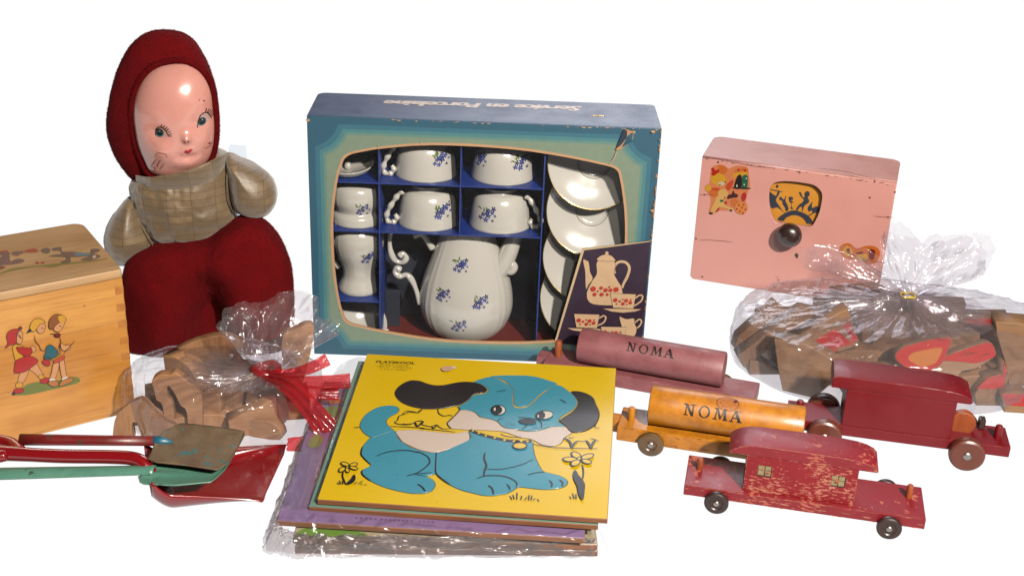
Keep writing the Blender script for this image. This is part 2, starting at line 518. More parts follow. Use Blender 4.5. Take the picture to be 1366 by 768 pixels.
INK = [(1.6,[(44.1,67.4),(52.0,73.5),(62.8,77.6),(74.2,78.7),(83.8,76.8),(82.7,77.8),(87.6,76.0),(94.9,70.4),(97.5,63.5),(95.5,56.4),(88.2,46.2),(79.0,40.8)]),(1.1,[(78.9,41.2),(88.5,44.6),(102.6,48.0)]),(0.9,[(87.6,43.3),(96.8,41.9)]),(1.8,[(91.1,29.6),(96.1,26.0),(100.2,20.1)]),(1.5,[(27.5,80.2),(28.1,69.5),(32.4,62.8),(40.6,54.0)]),(1.5,[(34.7,44.8),(34.6,40.6),(39.8,34.3),(45.0,30.6)]),(2.2,[(149.8,82.6),(150.0,73.7),(153.5,63.4),(152.6,56.3),(152.8,46.9)]),(1.3,[(154.1,58.2),(163.8,58.7),(175.0,61.8),(188.4,69.0),(198.1,77.8)]),(1.7,[(146.8,43.5),(153.6,47.8),(163.7,49.6),(174.0,48.8),(182.4,44.4),(185.7,39.7),(185.4,34.6)]),(2.0,[(158.6,34.4),(163.0,30.2),(165.1,22.1)]),(1.8,[(176.0,38.0),(178.9,34.0),(179.9,30.0)]),(1.3,[(194.9,53.4),(202.0,57.5),(210.5,59.5)]),(1.9,[(215.9,47.6),(219.0,43.6),(218.8,37.7)]),(1.9,[(226.0,49.3),(229.1,45.4),(228.9,40.3)]),(1.4,[(101.8,78.2),(104.0,60.6),(106.2,47.9),(112.9,40.0),(121.9,32.4)]),(1.0,[(150.0,184.0),(154.8,186.2),(159.7,187.5)]),(1.3,[(217.1,177.2),(221.1,174.5),(224.1,171.7)]),(1.3,[(176.9,142.6),(186.7,142.6),(196.7,140.6),(201.4,135.2),(201.9,127.5)]),(1.1,[(187.0,131.8),(186.0,128.8),(182.8,124.6)]),(0.9,[(156.6,134.7),(158.7,138.3),(162.0,139.8)]),(0.9,[(161.9,114.0),(167.6,110.8),(177.3,109.8),(183.1,111.3)]),(1.1,[(79.9,127.0),(74.2,125.3),(72.2,122.7),(66.8,119.3),(57.3,119.3),(52.6,121.8),(54.8,125.9),(54.9,131.7),(57.9,135.0),(61.7,137.7),(64.2,140.6),(70.4,140.2),(74.6,140.6),(77.2,146.9)]),(1.0,[(58.0,135.8),(60.7,141.0),(66.7,141.6),(73.0,140.3),(74.8,144.4),(77.9,147.4)]),(1.1,[(92.9,148.2),(94.8,141.4),(97.6,138.7),(101.5,137.2),(106.1,139.0),(110.2,138.0)]),(1.1,[(60.9,120.5),(65.8,120.0),(72.5,122.6),(73.3,124.6),(77.7,127.0),(81.6,125.4),(80.5,121.4),(83.8,119.8),(90.0,118.5),(95.4,121.9),(98.2,119.3),(103.5,116.0),(111.1,117.7)]),(1.6,[(73.5,123.6),(77.0,117.2),(80.0,124.3)]),(1.6,[(91.0,119.6),(93.4,115.6),(95.6,121.0)]),(1.6,[(72.6,123.7),(76.7,117.4),(80.2,125.5)]),(1.0,[(48.6,114.7),(65.2,115.3),(84.3,115.3),(79.9,114.6),(97.9,113.5),(116.1,112.1)]),(0.9,[(12.9,109.3),(19.2,110.3)]),(1.0,[(195.6,100.9),(210.7,98.0),(224.9,97.5),(260.5,99.9)]),(1.0,[(112.5,154.3),(115.6,149.5),(112.7,140.2),(107.0,128.9),(106.5,124.0),(111.1,117.7)]),(2.4,[(225.3,112.5),(228.9,111.5),(232.8,106.6),(234.4,98.4)]),(2.4,[(239.8,110.1),(236.5,105.1),(235.0,98.5)]),(2.4,[(248.1,111.8),(251.4,106.5),(253.4,100.2)]),(2.4,[(257.7,113.7),(254.9,106.9),(254.0,100.2)]),(0.9,[(239.8,110.1),(244.6,109.6),(248.2,111.5)]),(0.9,[(230.6,114.9),(233.6,113.9),(235.9,116.4)]),(0.9,[(252.2,115.1),(256.5,114.1),(260.8,111.2)]),(0.9,[(256.9,138.7),(255.9,132.7)]),(0.9,[(257.1,132.8),(260.8,133.2)]),(1.4,[(246.2,73.8),(248.3,64.3),(248.2,52.2)]),(0.9,[(180.9,21.2),(183.7,15.7)]),(0.9,[(183.6,23.1),(185.8,16.7)]),(0.9,[(187.4,26.7),(188.1,16.1)]),(0.9,[(192.3,22.5),(191.7,16.4)]),(0.9,[(197.1,21.0),(195.3,16.3)]),(0.9,[(199.0,24.4),(199.2,16.3)]),(0.9,[(201.9,23.8),(201.4,16.5)]),(0.9,[(205.0,20.0),(203.6,16.3)]),(0.9,[(207.2,19.4),(209.2,15.8)]),(0.9,[(237.0,26.0),(239.4,22.2)]),(0.9,[(239.5,30.9),(242.2,22.4)]),(0.9,[(243.0,29.9),(243.9,22.5)]),(1.5,[(16.5,40.6),(17.9,32.3),(23.1,22.0)]),(0.9,[(14.4,23.7),(16.7,21.0)]),(0.9,[(15.8,27.1),(18.4,21.1)]),(0.9,[(18.7,26.6),(20.5,21.3)]),(0.9,[(31.2,22.7),(33.2,26.2)]),(0.9,[(35.0,23.1),(38.2,28.8)]),(0.9,[(37.9,22.5),(38.4,25.0)]),(0.9,[(41.1,22.8),(43.2,23.3)])]
FILL = [('ink',[(163.2,152.7),(163.1,149.9),(162.2,147.3),(160.7,145.1),(158.7,143.7),(156.3,143.0),(153.9,143.2),(151.6,144.2),(149.7,146.0),(148.3,148.4),(147.6,151.1),(147.6,153.9),(148.5,156.6),(150.0,158.7),(152.0,160.2),(154.4,160.9),(156.9,160.7),(159.2,159.7),(161.1,157.8),(162.5,155.4)]),('white',[(162.3,152.6),(162.3,150.3),(161.5,148.2),(160.2,146.4),(158.5,145.2),(156.5,144.6),(154.5,144.8),(152.5,145.6),(150.9,147.1),(149.7,149.0),(149.2,151.3),(149.2,153.6),(149.9,155.8),(151.2,157.5),(152.9,158.8),(154.9,159.4),(157.0,159.2),(159.0,158.3),(160.6,156.8),(161.8,154.9)]),('ink',[(159.4,152.7),(159.3,150.2),(158.7,147.9),(157.6,146.0),(156.1,144.8),(154.4,144.2),(152.5,144.4),(150.8,145.4),(149.3,147.0),(148.2,149.1),(147.6,151.5),(147.6,154.0),(148.2,156.3),(149.3,158.3),(150.8,159.6),(152.6,160.1),(154.5,159.9),(156.2,159.0),(157.7,157.3),(158.8,155.2)]),('white',[(152.6,153.2),(152.7,152.4),(152.6,151.6),(152.4,150.9),(152.2,150.5),(151.8,150.3),(151.5,150.4),(151.1,150.8),(150.8,151.4),(150.6,152.2),(150.4,153.0),(150.4,153.9),(150.5,154.7),(150.6,155.3),(150.9,155.8),(151.2,155.9),(151.6,155.8),(151.9,155.5),(152.2,154.9),(152.5,154.1)]),('ink',[(212.4,150.8),(212.3,148.2),(211.2,145.7),(209.5,143.4),(207.1,141.6),(204.3,140.5),(201.4,140.1),(198.8,140.5),(196.5,141.7),(194.9,143.5),(194.1,145.8),(194.2,148.3),(195.2,150.8),(196.9,153.1),(199.3,155.0),(202.1,156.1),(205.0,156.5),(207.7,156.1),(210.0,154.9),(211.6,153.1)]),('white',[(211.7,150.5),(211.5,148.5),(210.6,146.5),(209.0,144.7),(207.0,143.2),(204.5,142.2),(202.1,141.9),(199.7,142.1),(197.8,143.0),(196.4,144.4),(195.8,146.1),(195.9,148.1),(196.8,150.1),(198.3,152.0),(200.4,153.4),(202.9,154.4),(205.4,154.8),(207.7,154.5),(209.7,153.7),(211.0,152.3)]),('ink',[(204.1,149.2),(204.2,147.1),(204.0,145.0),(203.3,143.2),(202.3,141.8),(201.0,141.0),(199.7,140.8),(198.3,141.2),(197.1,142.3),(196.2,143.9),(195.6,145.8),(195.4,148.0),(195.7,150.0),(196.3,151.9),(197.3,153.3),(198.6,154.1),(200.0,154.3),(201.3,153.8),(202.5,152.7),(203.5,151.1)]),('white',[(198.1,145.7),(198.1,144.9),(198.1,144.2),(197.9,143.6),(197.7,143.2),(197.4,143.1),(197.2,143.2),(196.9,143.5),(196.7,144.1),(196.5,144.8),(196.4,145.6),(196.4,146.4),(196.4,147.1),(196.6,147.7),(196.8,148.1),(197.1,148.2),(197.3,148.1),(197.6,147.8),(197.8,147.2),(198.0,146.5)]),('ink',[(196.4,135.6),(196.0,134.2),(194.7,132.9),(192.7,131.9),(190.1,131.3),(187.2,131.1),(184.3,131.4),(181.7,132.1),(179.6,133.1),(178.2,134.4),(177.6,135.9),(178.0,137.3),(179.3,138.6),(181.3,139.6),(183.9,140.3),(186.8,140.5),(189.7,140.2),(192.4,139.5),(194.5,138.4),(195.9,137.1)]),('ink',[(167.2,129.3),(166.9,128.6),(166.3,128.6),(166.0,129.2),(166.2,129.9),(166.8,130.0)]),('ink',[(169.9,132.1),(169.7,131.4),(169.1,131.4),(168.7,132.0),(169.0,132.7),(169.6,132.8)]),('ink',[(172.1,128.4),(171.9,127.7),(171.3,127.7),(170.9,128.3),(171.2,129.0),(171.8,129.1)]),('ink',[(174.7,130.6),(174.5,129.9),(173.9,129.9),(173.5,130.5),(173.7,131.2),(174.3,131.3)]),('ink',[(195.4,126.2),(195.1,125.5),(194.5,125.5),(194.2,126.1),(194.4,126.8),(195.0,126.9)]),('ink',[(197.1,127.6),(196.8,126.9),(196.2,126.8),(195.9,127.5),(196.1,128.1),(196.7,128.2)]),('ink',[(198.7,125.2),(198.5,124.5),(197.9,124.5),(197.5,125.1),(197.8,125.8),(198.4,125.9)]),('ink',[(190.7,96.7),(190.5,94.9),(189.6,93.1),(188.0,91.7),(185.9,90.7),(183.5,90.1),(181.1,90.2),(178.9,90.8),(177.1,92.0),(175.8,93.5),(175.2,95.2),(175.5,97.1),(176.4,98.8),(178.0,100.3),(180.1,101.3),(182.4,101.9),(184.9,101.8),(187.1,101.2),(189.0,100.0),(190.2,98.5)]),('yellow',[(189.1,96.5),(188.9,95.3),(188.1,94.1),(186.9,93.1),(185.2,92.3),(183.4,92.0),(181.5,92.0),(179.7,92.4),(178.3,93.2),(177.3,94.2),(176.9,95.4),(177.1,96.7),(177.8,97.9),(179.1,98.9),(180.7,99.6),(182.6,100.0),(184.5,100.0),(186.3,99.6),(187.7,98.8),(188.7,97.8)]),('ink',[(240.2,65.0),(238.3,56.4),(240.4,48.1),(243.6,39.9),(244.6,31.6),(248.3,22.1),(250.5,23.1),(250.9,35.5),(250.8,43.9),(248.3,50.5),(244.0,57.0)]),('ink',[(28.0,36.9),(30.8,31.8),(30.1,25.1),(26.0,21.4),(23.1,22.0),(26.3,29.7)]),('ink',[(241.9,80.1),(241.5,78.8),(240.5,77.5),(238.8,76.5),(236.7,75.9),(234.3,75.6),(231.9,75.7),(229.8,76.2),(228.0,77.1),(226.9,78.2),(226.5,79.5),(226.8,80.9),(227.9,82.1),(229.5,83.1),(231.7,83.8),(234.1,84.1),(236.5,84.0),(238.6,83.5),(240.4,82.6),(241.5,81.4)]),('yellow',[(240.5,80.1),(240.2,79.2),(239.3,78.4),(237.9,77.8),(236.2,77.4),(234.3,77.2),(232.3,77.2),(230.5,77.5),(229.1,78.1),(228.2,78.8),(227.9,79.6),(228.2,80.4),(229.0,81.2),(230.4,81.9),(232.2,82.3),(234.1,82.5),(236.1,82.5),(237.8,82.1),(239.2,81.6),(240.2,80.9)]),('ink',[(245.0,83.8),(244.3,82.5),(243.3,81.7),(241.8,81.3),(240.2,81.6),(238.5,82.3),(237.0,83.5),(235.7,85.1),(234.7,86.8),(234.3,88.6),(234.4,90.2),(235.0,91.5),(236.1,92.4),(237.5,92.7),(239.2,92.5),(240.9,91.7),(242.5,90.5),(243.8,88.9),(244.7,87.2),(245.1,85.4)]),('yellow',[(243.6,84.6),(243.2,83.8),(242.4,83.2),(241.4,83.0),(240.2,83.2),(238.9,83.8),(237.7,84.7),(236.7,85.8),(236.0,87.1),(235.7,88.3),(235.7,89.4),(236.2,90.3),(237.0,90.8),(238.0,91.0),(239.2,90.8),(240.5,90.2),(241.7,89.3),(242.7,88.2),(243.4,87.0),(243.7,85.7)]),('ink',[(257.5,89.0),(257.4,87.5),(256.7,85.8),(255.5,84.1),(253.8,82.6),(251.9,81.4),(249.8,80.7),(247.9,80.4),(246.2,80.7),(245.1,81.5),(244.4,82.7),(244.5,84.3),(245.1,86.0),(246.4,87.7),(248.1,89.2),(250.0,90.4),(252.1,91.1),(254.0,91.4),(255.7,91.1),(256.9,90.3)]),('yellow',[(256.1,88.4),(256.0,87.3),(255.5,86.2),(254.5,85.0),(253.1,83.9),(251.5,83.0),(249.9,82.3),(248.4,82.1),(247.1,82.1),(246.2,82.6),(245.8,83.4),(245.9,84.4),(246.4,85.6),(247.4,86.8),(248.8,87.9),(250.3,88.8),(252.0,89.4),(253.5,89.7),(254.8,89.6),(255.7,89.2)]),('ink',[(255.9,76.7),(255.5,75.6),(254.6,74.7),(253.3,74.2),(251.7,74.1),(249.9,74.4),(248.3,75.1),(246.8,76.1),(245.7,77.3),(245.0,78.6),(244.9,79.8),(245.3,81.0),(246.2,81.8),(247.5,82.3),(249.2,82.4),(250.9,82.1),(252.6,81.5),(254.0,80.5),(255.2,79.3),(255.8,78.0)]),('yellow',[(254.5,77.1),(254.3,76.5),(253.6,76.0),(252.6,75.7),(251.4,75.7),(250.1,76.0),(248.9,76.5),(247.8,77.1),(246.9,77.9),(246.4,78.7),(246.3,79.5),(246.6,80.1),(247.2,80.6),(248.2,80.8),(249.4,80.8),(250.7,80.6),(252.0,80.1),(253.1,79.4),(253.9,78.7),(254.4,77.9)]),('ink',[(244.6,78.5),(244.8,76.9),(244.5,75.2),(243.8,73.4),(242.6,71.8),(241.2,70.5),(239.7,69.7),(238.1,69.3),(236.8,69.5),(235.7,70.3),(235.0,71.5),(234.8,73.0),(235.1,74.8),(235.8,76.6),(236.9,78.2),(238.4,79.5),(239.9,80.4),(241.5,80.7),(242.9,80.5),(243.9,79.7)]),('yellow',[(243.4,77.6),(243.5,76.5),(243.3,75.3),(242.7,74.0),(241.8,72.9),(240.8,71.9),(239.6,71.3),(238.5,71.0),(237.5,71.1),(236.7,71.6),(236.3,72.4),(236.1,73.5),(236.3,74.7),(236.9,75.9),(237.8,77.1),(238.8,78.0),(240.0,78.7),(241.1,79.0),(242.1,78.9),(242.9,78.4)]),('ink',[(245.2,82.1),(245.1,81.1),(244.8,80.3),(244.4,79.6),(243.7,79.1),(243.0,78.8),(242.3,78.9),(241.6,79.3),(241.1,79.9),(240.7,80.7),(240.5,81.7),(240.6,82.6),(240.9,83.5),(241.4,84.2),(242.0,84.7),(242.7,84.9),(243.5,84.9),(244.1,84.5),(244.7,83.9),(245.1,83.0)]),('yellow',[(244.3,82.0),(244.2,81.5),(244.1,80.9),(243.8,80.5),(243.4,80.2),(243.0,80.1),(242.5,80.1),(242.1,80.4),(241.8,80.7),(241.6,81.2),(241.5,81.8),(241.5,82.3),(241.7,82.8),(242.0,83.3),(242.4,83.5),(242.8,83.7),(243.2,83.6),(243.6,83.4),(244.0,83.0),(244.2,82.6)]),('ink',[(20.7,49.5),(20.6,48.6),(19.9,47.8),(19.0,47.4),(17.7,47.3),(16.2,47.6),(14.8,48.1),(13.5,49.0),(12.4,50.0),(11.7,51.1),(11.4,52.2),(11.5,53.2),(12.2,53.9),(13.1,54.4),(14.4,54.5),(15.9,54.2),(17.3,53.6),(18.7,52.8),(19.7,51.7),(20.5,50.6)]),('yellow',[(19.7,49.8),(19.5,49.3),(19.1,48.9),(18.3,48.6),(17.3,48.7),(16.2,48.9),(15.0,49.3),(14.0,49.9),(13.2,50.6),(12.6,51.3),(12.4,51.9),(12.6,52.5),(13.1,52.9),(13.8,53.1),(14.8,53.1),(15.9,52.9),(17.1,52.4),(18.1,51.9),(18.9,51.2),(19.5,50.5)]),('ink',[(17.7,45.9),(18.2,44.7),(18.3,43.4),(18.1,42.0),(17.7,40.6),(16.9,39.5),(16.0,38.6),(15.0,38.1),(13.9,38.1),(13.0,38.5),(12.3,39.2),(11.8,40.3),(11.6,41.7),(11.8,43.1),(12.3,44.4),(13.0,45.6),(13.9,46.5),(15.0,47.0),(16.0,47.0),(17.0,46.7)]),('yellow',[(17.0,45.0),(17.3,44.3),(17.4,43.4),(17.2,42.4),(16.8,41.5),(16.2,40.6),(15.5,39.9),(14.8,39.5),(14.1,39.4),(13.4,39.6),(12.9,40.1),(12.6,40.8),(12.6,41.7),(12.8,42.7),(13.2,43.6),(13.7,44.5),(14.4,45.2),(15.2,45.6),(15.9,45.7),(16.5,45.5)]),('ink',[(28.6,52.8),(28.8,51.7),(28.6,50.5),(28.0,49.3),(27.1,48.2),(26.0,47.4),(24.7,46.9),(23.5,46.8),(22.3,47.0),(21.4,47.6),(20.8,48.5),(20.6,49.6),(20.8,50.8),(21.4,52.0),(22.2,53.0),(23.4,53.9),(24.7,54.4),(25.9,54.5),(27.1,54.3),(28.0,53.7)]),('yellow',[(27.7,52.3),(27.8,51.6),(27.6,50.8),(27.1,50.0),(26.4,49.3),(25.5,48.7),(24.5,48.3),(23.6,48.1),(22.7,48.2),(22.1,48.5),(21.7,49.0),(21.6,49.6),(21.8,50.4),(22.3,51.2),(23.0,52.0),(23.9,52.6),(24.9,53.0),(25.8,53.2),(26.7,53.1),(27.3,52.8)]),('ink',[(30.6,44.8),(30.5,43.9),(29.9,43.2),(28.9,42.8),(27.7,42.6),(26.3,42.8),(24.8,43.2),(23.5,43.9),(22.4,44.8),(21.7,45.8),(21.4,46.8),(21.5,47.6),(22.1,48.3),(23.1,48.8),(24.3,48.9),(25.8,48.8),(27.2,48.3),(28.5,47.6),(29.6,46.7),(30.3,45.7)]),('yellow',[(29.6,45.0),(29.5,44.5),(29.0,44.2),(28.2,44.0),(27.3,43.9),(26.2,44.1),(25.0,44.4),(24.0,44.9),(23.2,45.4),(22.7,46.0),(22.4,46.5),(22.6,47.0),(23.0,47.4),(23.8,47.6),(24.8,47.6),(25.9,47.4),(27.0,47.1),(28.0,46.6),(28.8,46.1),(29.4,45.5)]),('ink',[(22.7,38.2),(22.1,37.8),(21.4,37.8),(20.5,38.2),(19.7,39.0),(18.9,40.0),(18.3,41.2),(17.8,42.5),(17.6,43.7),(17.7,44.7),(18.1,45.5),(18.7,45.9),(19.4,45.9),(20.3,45.5),(21.1,44.7),(21.9,43.7),(22.6,42.5),(23.0,41.2),(23.1,40.0),(23.0,39.0)]),('yellow',[(21.9,39.5),(21.5,39.3),(21.1,39.3),(20.5,39.6),(20.0,40.1),(19.5,40.7),(19.1,41.5),(18.8,42.3),(18.7,43.1),(18.7,43.8),(18.9,44.2),(19.3,44.4),(19.7,44.4),(20.3,44.1),(20.8,43.6),(21.3,42.9),(21.7,42.2),(22.0,41.3),(22.1,40.6),(22.1,39.9)]),('ink',[(21.1,46.5),(21.2,45.9),(21.1,45.3),(20.8,44.8),(20.3,44.5),(19.8,44.3),(19.3,44.4),(18.7,44.6),(18.2,45.0),(17.8,45.6),(17.6,46.2),(17.5,46.8),(17.7,47.4),(17.9,47.9),(18.4,48.2),(18.9,48.4),(19.5,48.3),(20.0,48.1),(20.5,47.7),(20.9,47.1)]),('yellow',[(20.4,46.4),(20.4,46.1),(20.3,45.8),(20.1,45.6),(19.9,45.4),(19.6,45.4),(19.3,45.4),(19.0,45.5),(18.7,45.7),(18.5,46.0),(18.4,46.3),(18.3,46.6),(18.4,46.9),(18.6,47.1),(18.8,47.3),(19.1,47.4),(19.4,47.3),(19.8,47.2),(20.0,47.0),(20.2,46.8)]),('scuff',[(86.1,217.4),(87.4,222.0),(92.2,224.1),(96.1,224.1),(99.2,221.1),(97.3,216.4),(93.2,213.7),(88.5,214.3)]),('white',[(97.0,222.8),(101.5,223.3),(101.3,220.2),(98.1,219.8)])]
COLLAR = [(130.3,117.6),(136.1,114.0),(146.2,110.0),(158.5,106.5),(170.7,104.1),(181.4,104.0),(177.0,102.5),(185.3,103.6),(194.0,105.8)]
STUD = [(133.4,116.6),(139.8,113.4),(147.4,109.8),(156.7,107.3),(167.0,105.1),(176.6,104.1),(166.7,104.5),(176.3,103.7),(183.8,104.4),(189.9,104.8)]
PTXT = [[(12.6,227.0),(55.6,228.3)],[(18.3,222.0),(49.2,222.6)],[(15.7,218.3),(53.3,219.0)],[(19.5,214.2),(49.0,214.5)]]
KIDS = [('grass',[(135.3,55.6),(144.7,59.5),(149.3,63.2),(160.5,63.8),(178.4,60.4),(188.3,60.2),(198.3,60.1),(203.1,57.2),(204.1,52.8),(197.4,51.2),(180.2,50.8),(170.3,51.0),(159.0,50.8),(146.6,51.7)],0),('skin',[(145.6,78.8),(154.1,80.6),(151.1,72.5),(146.1,65.7),(144.0,59.7),(139.5,61.8),(141.8,70.1)],1),('skin',[(154.8,81.2),(161.9,85.5),(165.5,76.8),(168.0,68.1),(163.7,67.5),(159.6,74.3)],1),('yel',[(140.2,68.1),(146.2,66.5),(144.5,60.4),(139.3,62.6)],1),('yel',[(162.7,70.7),(166.6,71.2),(168.5,66.3),(164.2,65.8)],1),('red',[(137.4,61.5),(144.9,61.1),(145.7,56.0),(136.8,56.5)],1),('red',[(164.2,65.8),(170.6,66.5),(173.1,63.4),(171.5,59.7),(164.4,61.6)],1),('ink',[(134.1,57.5),(137.0,58.7),(137.3,55.0),(134.6,55.4)],0),('yel',[(141.0,108.6),(144.2,112.3),(149.3,109.8),(151.7,106.8),(150.0,98.5),(150.4,96.0),(142.6,94.0),(141.7,97.4)],1),('red',[(142.6,94.0),(150.4,96.0),(156.6,96.0),(164.1,89.3),(161.8,85.1),(154.8,81.2),(149.8,79.0),(139.6,80.0),(140.6,88.1)],1),('skin',[(158.6,105.1),(161.2,106.5),(163.9,103.0),(161.7,99.0),(158.9,100.2)],1),('red',[(145.1,109.2),(153.0,106.5),(159.5,103.7),(158.6,97.9),(153.2,96.4),(147.0,101.6),(145.0,106.1)],1),('skin',[(147.4,122.8),(149.9,126.2),(152.4,124.8),(152.5,120.0),(151.2,114.1),(148.2,111.9),(145.8,114.6)],1),('red',[(133.8,110.4),(137.2,115.9),(136.6,122.3),(138.5,127.3),(142.9,129.8),(148.2,129.2),(149.2,126.3),(146.8,123.0),(145.9,115.3),(143.5,112.8),(139.5,113.0)],1),('dred',[(148.8,128.8),(151.2,131.3),(153.0,129.3),(151.4,127.4)],1),('skin',[(166.7,124.5),(170.7,129.1),(175.5,128.7),(175.4,124.0),(173.0,119.1),(168.9,119.3)],1),('yel',[(160.0,125.3),(162.2,132.6),(166.7,136.3),(172.7,134.9),(176.3,130.1),(170.7,129.1),(166.7,124.5),(163.7,122.4)],1),('ink',[(156.2,122.3),(160.2,126.8),(161.8,123.3),(158.3,122.6)],0),('skin',[(179.4,82.2),(184.6,80.9),(182.4,70.8),(178.0,63.0),(173.1,63.4),(176.2,72.4)],1),('skin',[(185.4,83.1),(189.8,84.4),(190.3,72.1),(190.7,62.1),(186.3,61.6),(185.1,70.1)],1),('white',[(173.2,64.7),(178.5,63.7),(177.9,61.2),(173.2,62.1)],0),('white',[(185.7,62.1),(191.2,63.3),(191.3,61.1),(186.1,60.0)],0),('tan',[(171.2,59.0),(172.9,61.8),(179.8,60.8),(181.4,55.5),(176.3,54.7)],1),('tan',[(181.9,53.7),(185.4,59.4),(195.5,60.5),(196.5,56.4),(189.1,54.2)],1),('red2',[(180.4,85.2),(190.6,88.0),(190.2,84.3),(185.0,82.4),(180.0,81.6)],1),('skin',[(188.7,103.3),(193.2,99.8),(196.8,99.7),(198.4,95.3),(194.7,93.7),(189.2,95.1)],1),('teal',[(169.9,91.1),(172.5,96.0),(173.9,102.1),(177.6,104.4),(182.0,100.1),(184.2,93.9),(183.2,89.3),(178.6,88.1),(174.3,87.5)],1),('red',[(168.1,87.5),(173.0,87.9),(176.0,83.9),(174.2,80.3),(169.6,82.6)],1),('skin',[(185.3,124.1),(189.8,127.0),(195.5,127.2),(192.7,120.7),(188.8,116.9),(184.7,118.3),(183.4,121.3)],1),('brown',[(178.8,124.8),(180.8,133.0),(186.8,137.5),(193.5,134.8),(197.2,130.0),(195.5,127.2),(189.8,127.0),(185.3,124.1),(183.0,121.4),(180.3,122.1)],1),('yel',[(189.2,134.2),(194.8,133.7),(196.7,128.5),(191.2,126.3)],0),('dred',[(183.7,115.7),(189.2,114.4),(188.1,110.7),(184.0,112.1)],1)]
KIDLINE = [[(164.0,118.8),(164.0,112.5),(167.3,105.3),(168.2,101.1),(172.0,97.8)],[(179.0,116.8),(183.7,115.7)],[(188.8,110.5),(188.9,104.9),(187.0,100.5),(187.3,90.7)],[(184.0,98.8),(185.8,89.5)],[(190.1,90.4),(196.4,96.6),(203.5,103.2)],[(148.2,123.4),(150.9,118.0)],[(171.7,125.7),(173.2,124.5)],[(188.7,123.3),(191.5,123.1)],[(170.4,90.1),(174.0,90.8),(179.6,84.6)]]
TOPD = [('grass',[(140.3,42.4),(147.3,46.8),(154.7,52.3),(165.5,54.1),(179.4,51.3),(197.4,47.8),(209.5,45.1),(234.3,37.6),(253.5,36.2),(253.8,33.6),(234.3,34.0),(210.1,39.6),(199.1,37.9),(188.3,45.1),(173.3,47.9),(157.8,47.8),(147.0,45.2),(139.1,37.2)]),('purple',[(149.4,92.9),(156.9,89.0),(161.3,94.4),(166.9,91.5),(164.0,74.5),(170.0,77.5),(175.7,75.1),(177.4,69.0),(172.1,64.2),(161.8,65.0),(152.3,68.5),(144.9,72.4)]),('purple',[(154.7,107.3),(160.4,104.3),(166.7,104.2),(168.5,93.8),(163.5,90.2),(158.5,95.9),(152.8,98.9)]),('purple',[(169.8,94.7),(174.9,98.3),(178.8,94.7),(176.4,86.5),(171.9,85.7)]),('red',[(182.2,92.9),(186.4,97.0),(194.7,95.9),(196.6,88.5),(192.2,86.1),(184.7,90.0)]),('red',[(160.7,105.7),(167.0,105.6),(168.5,100.7),(163.8,100.9)]),('red',[(185.4,58.7),(188.0,60.4),(189.2,56.7),(187.7,53.0)]),('red',[(189.7,54.9),(193.6,57.5),(193.9,51.2)]),('dred',[(148.6,66.0),(154.4,64.4),(155.4,59.4),(149.8,57.9)]),('grey',[(202.7,68.1),(209.4,69.2),(215.9,69.0),(216.2,78.3),(210.4,81.3),(212.3,88.3),(220.2,87.4),(218.3,74.0),(226.9,69.5),(235.7,61.8),(243.3,57.8),(247.0,67.0),(255.2,62.7),(251.8,56.5),(246.7,54.4),(250.5,43.0),(239.7,37.8),(229.9,41.4),(231.1,45.5),(240.6,48.3),(228.8,52.9),(221.8,55.0),(218.5,42.9),(209.3,44.6),(210.4,48.6),(215.3,50.7),(217.1,57.4),(209.9,62.8)]),('grey',[(199.4,88.7),(205.8,92.6),(208.3,85.6),(205.2,77.7),(200.1,78.8)]),('purple',[(218.9,72.2),(226.7,68.7),(231.2,61.6),(223.5,57.2),(217.8,60.2)]),('blue',[(227.7,64.4),(240.8,56.6),(241.3,51.0),(229.2,54.2)]),('white',[(242.9,47.0),(246.1,48.5),(245.5,42.6),(241.5,40.0)]),('grey',[(179.3,94.4),(182.0,94.6),(180.7,89.0),(178.6,89.1)])]
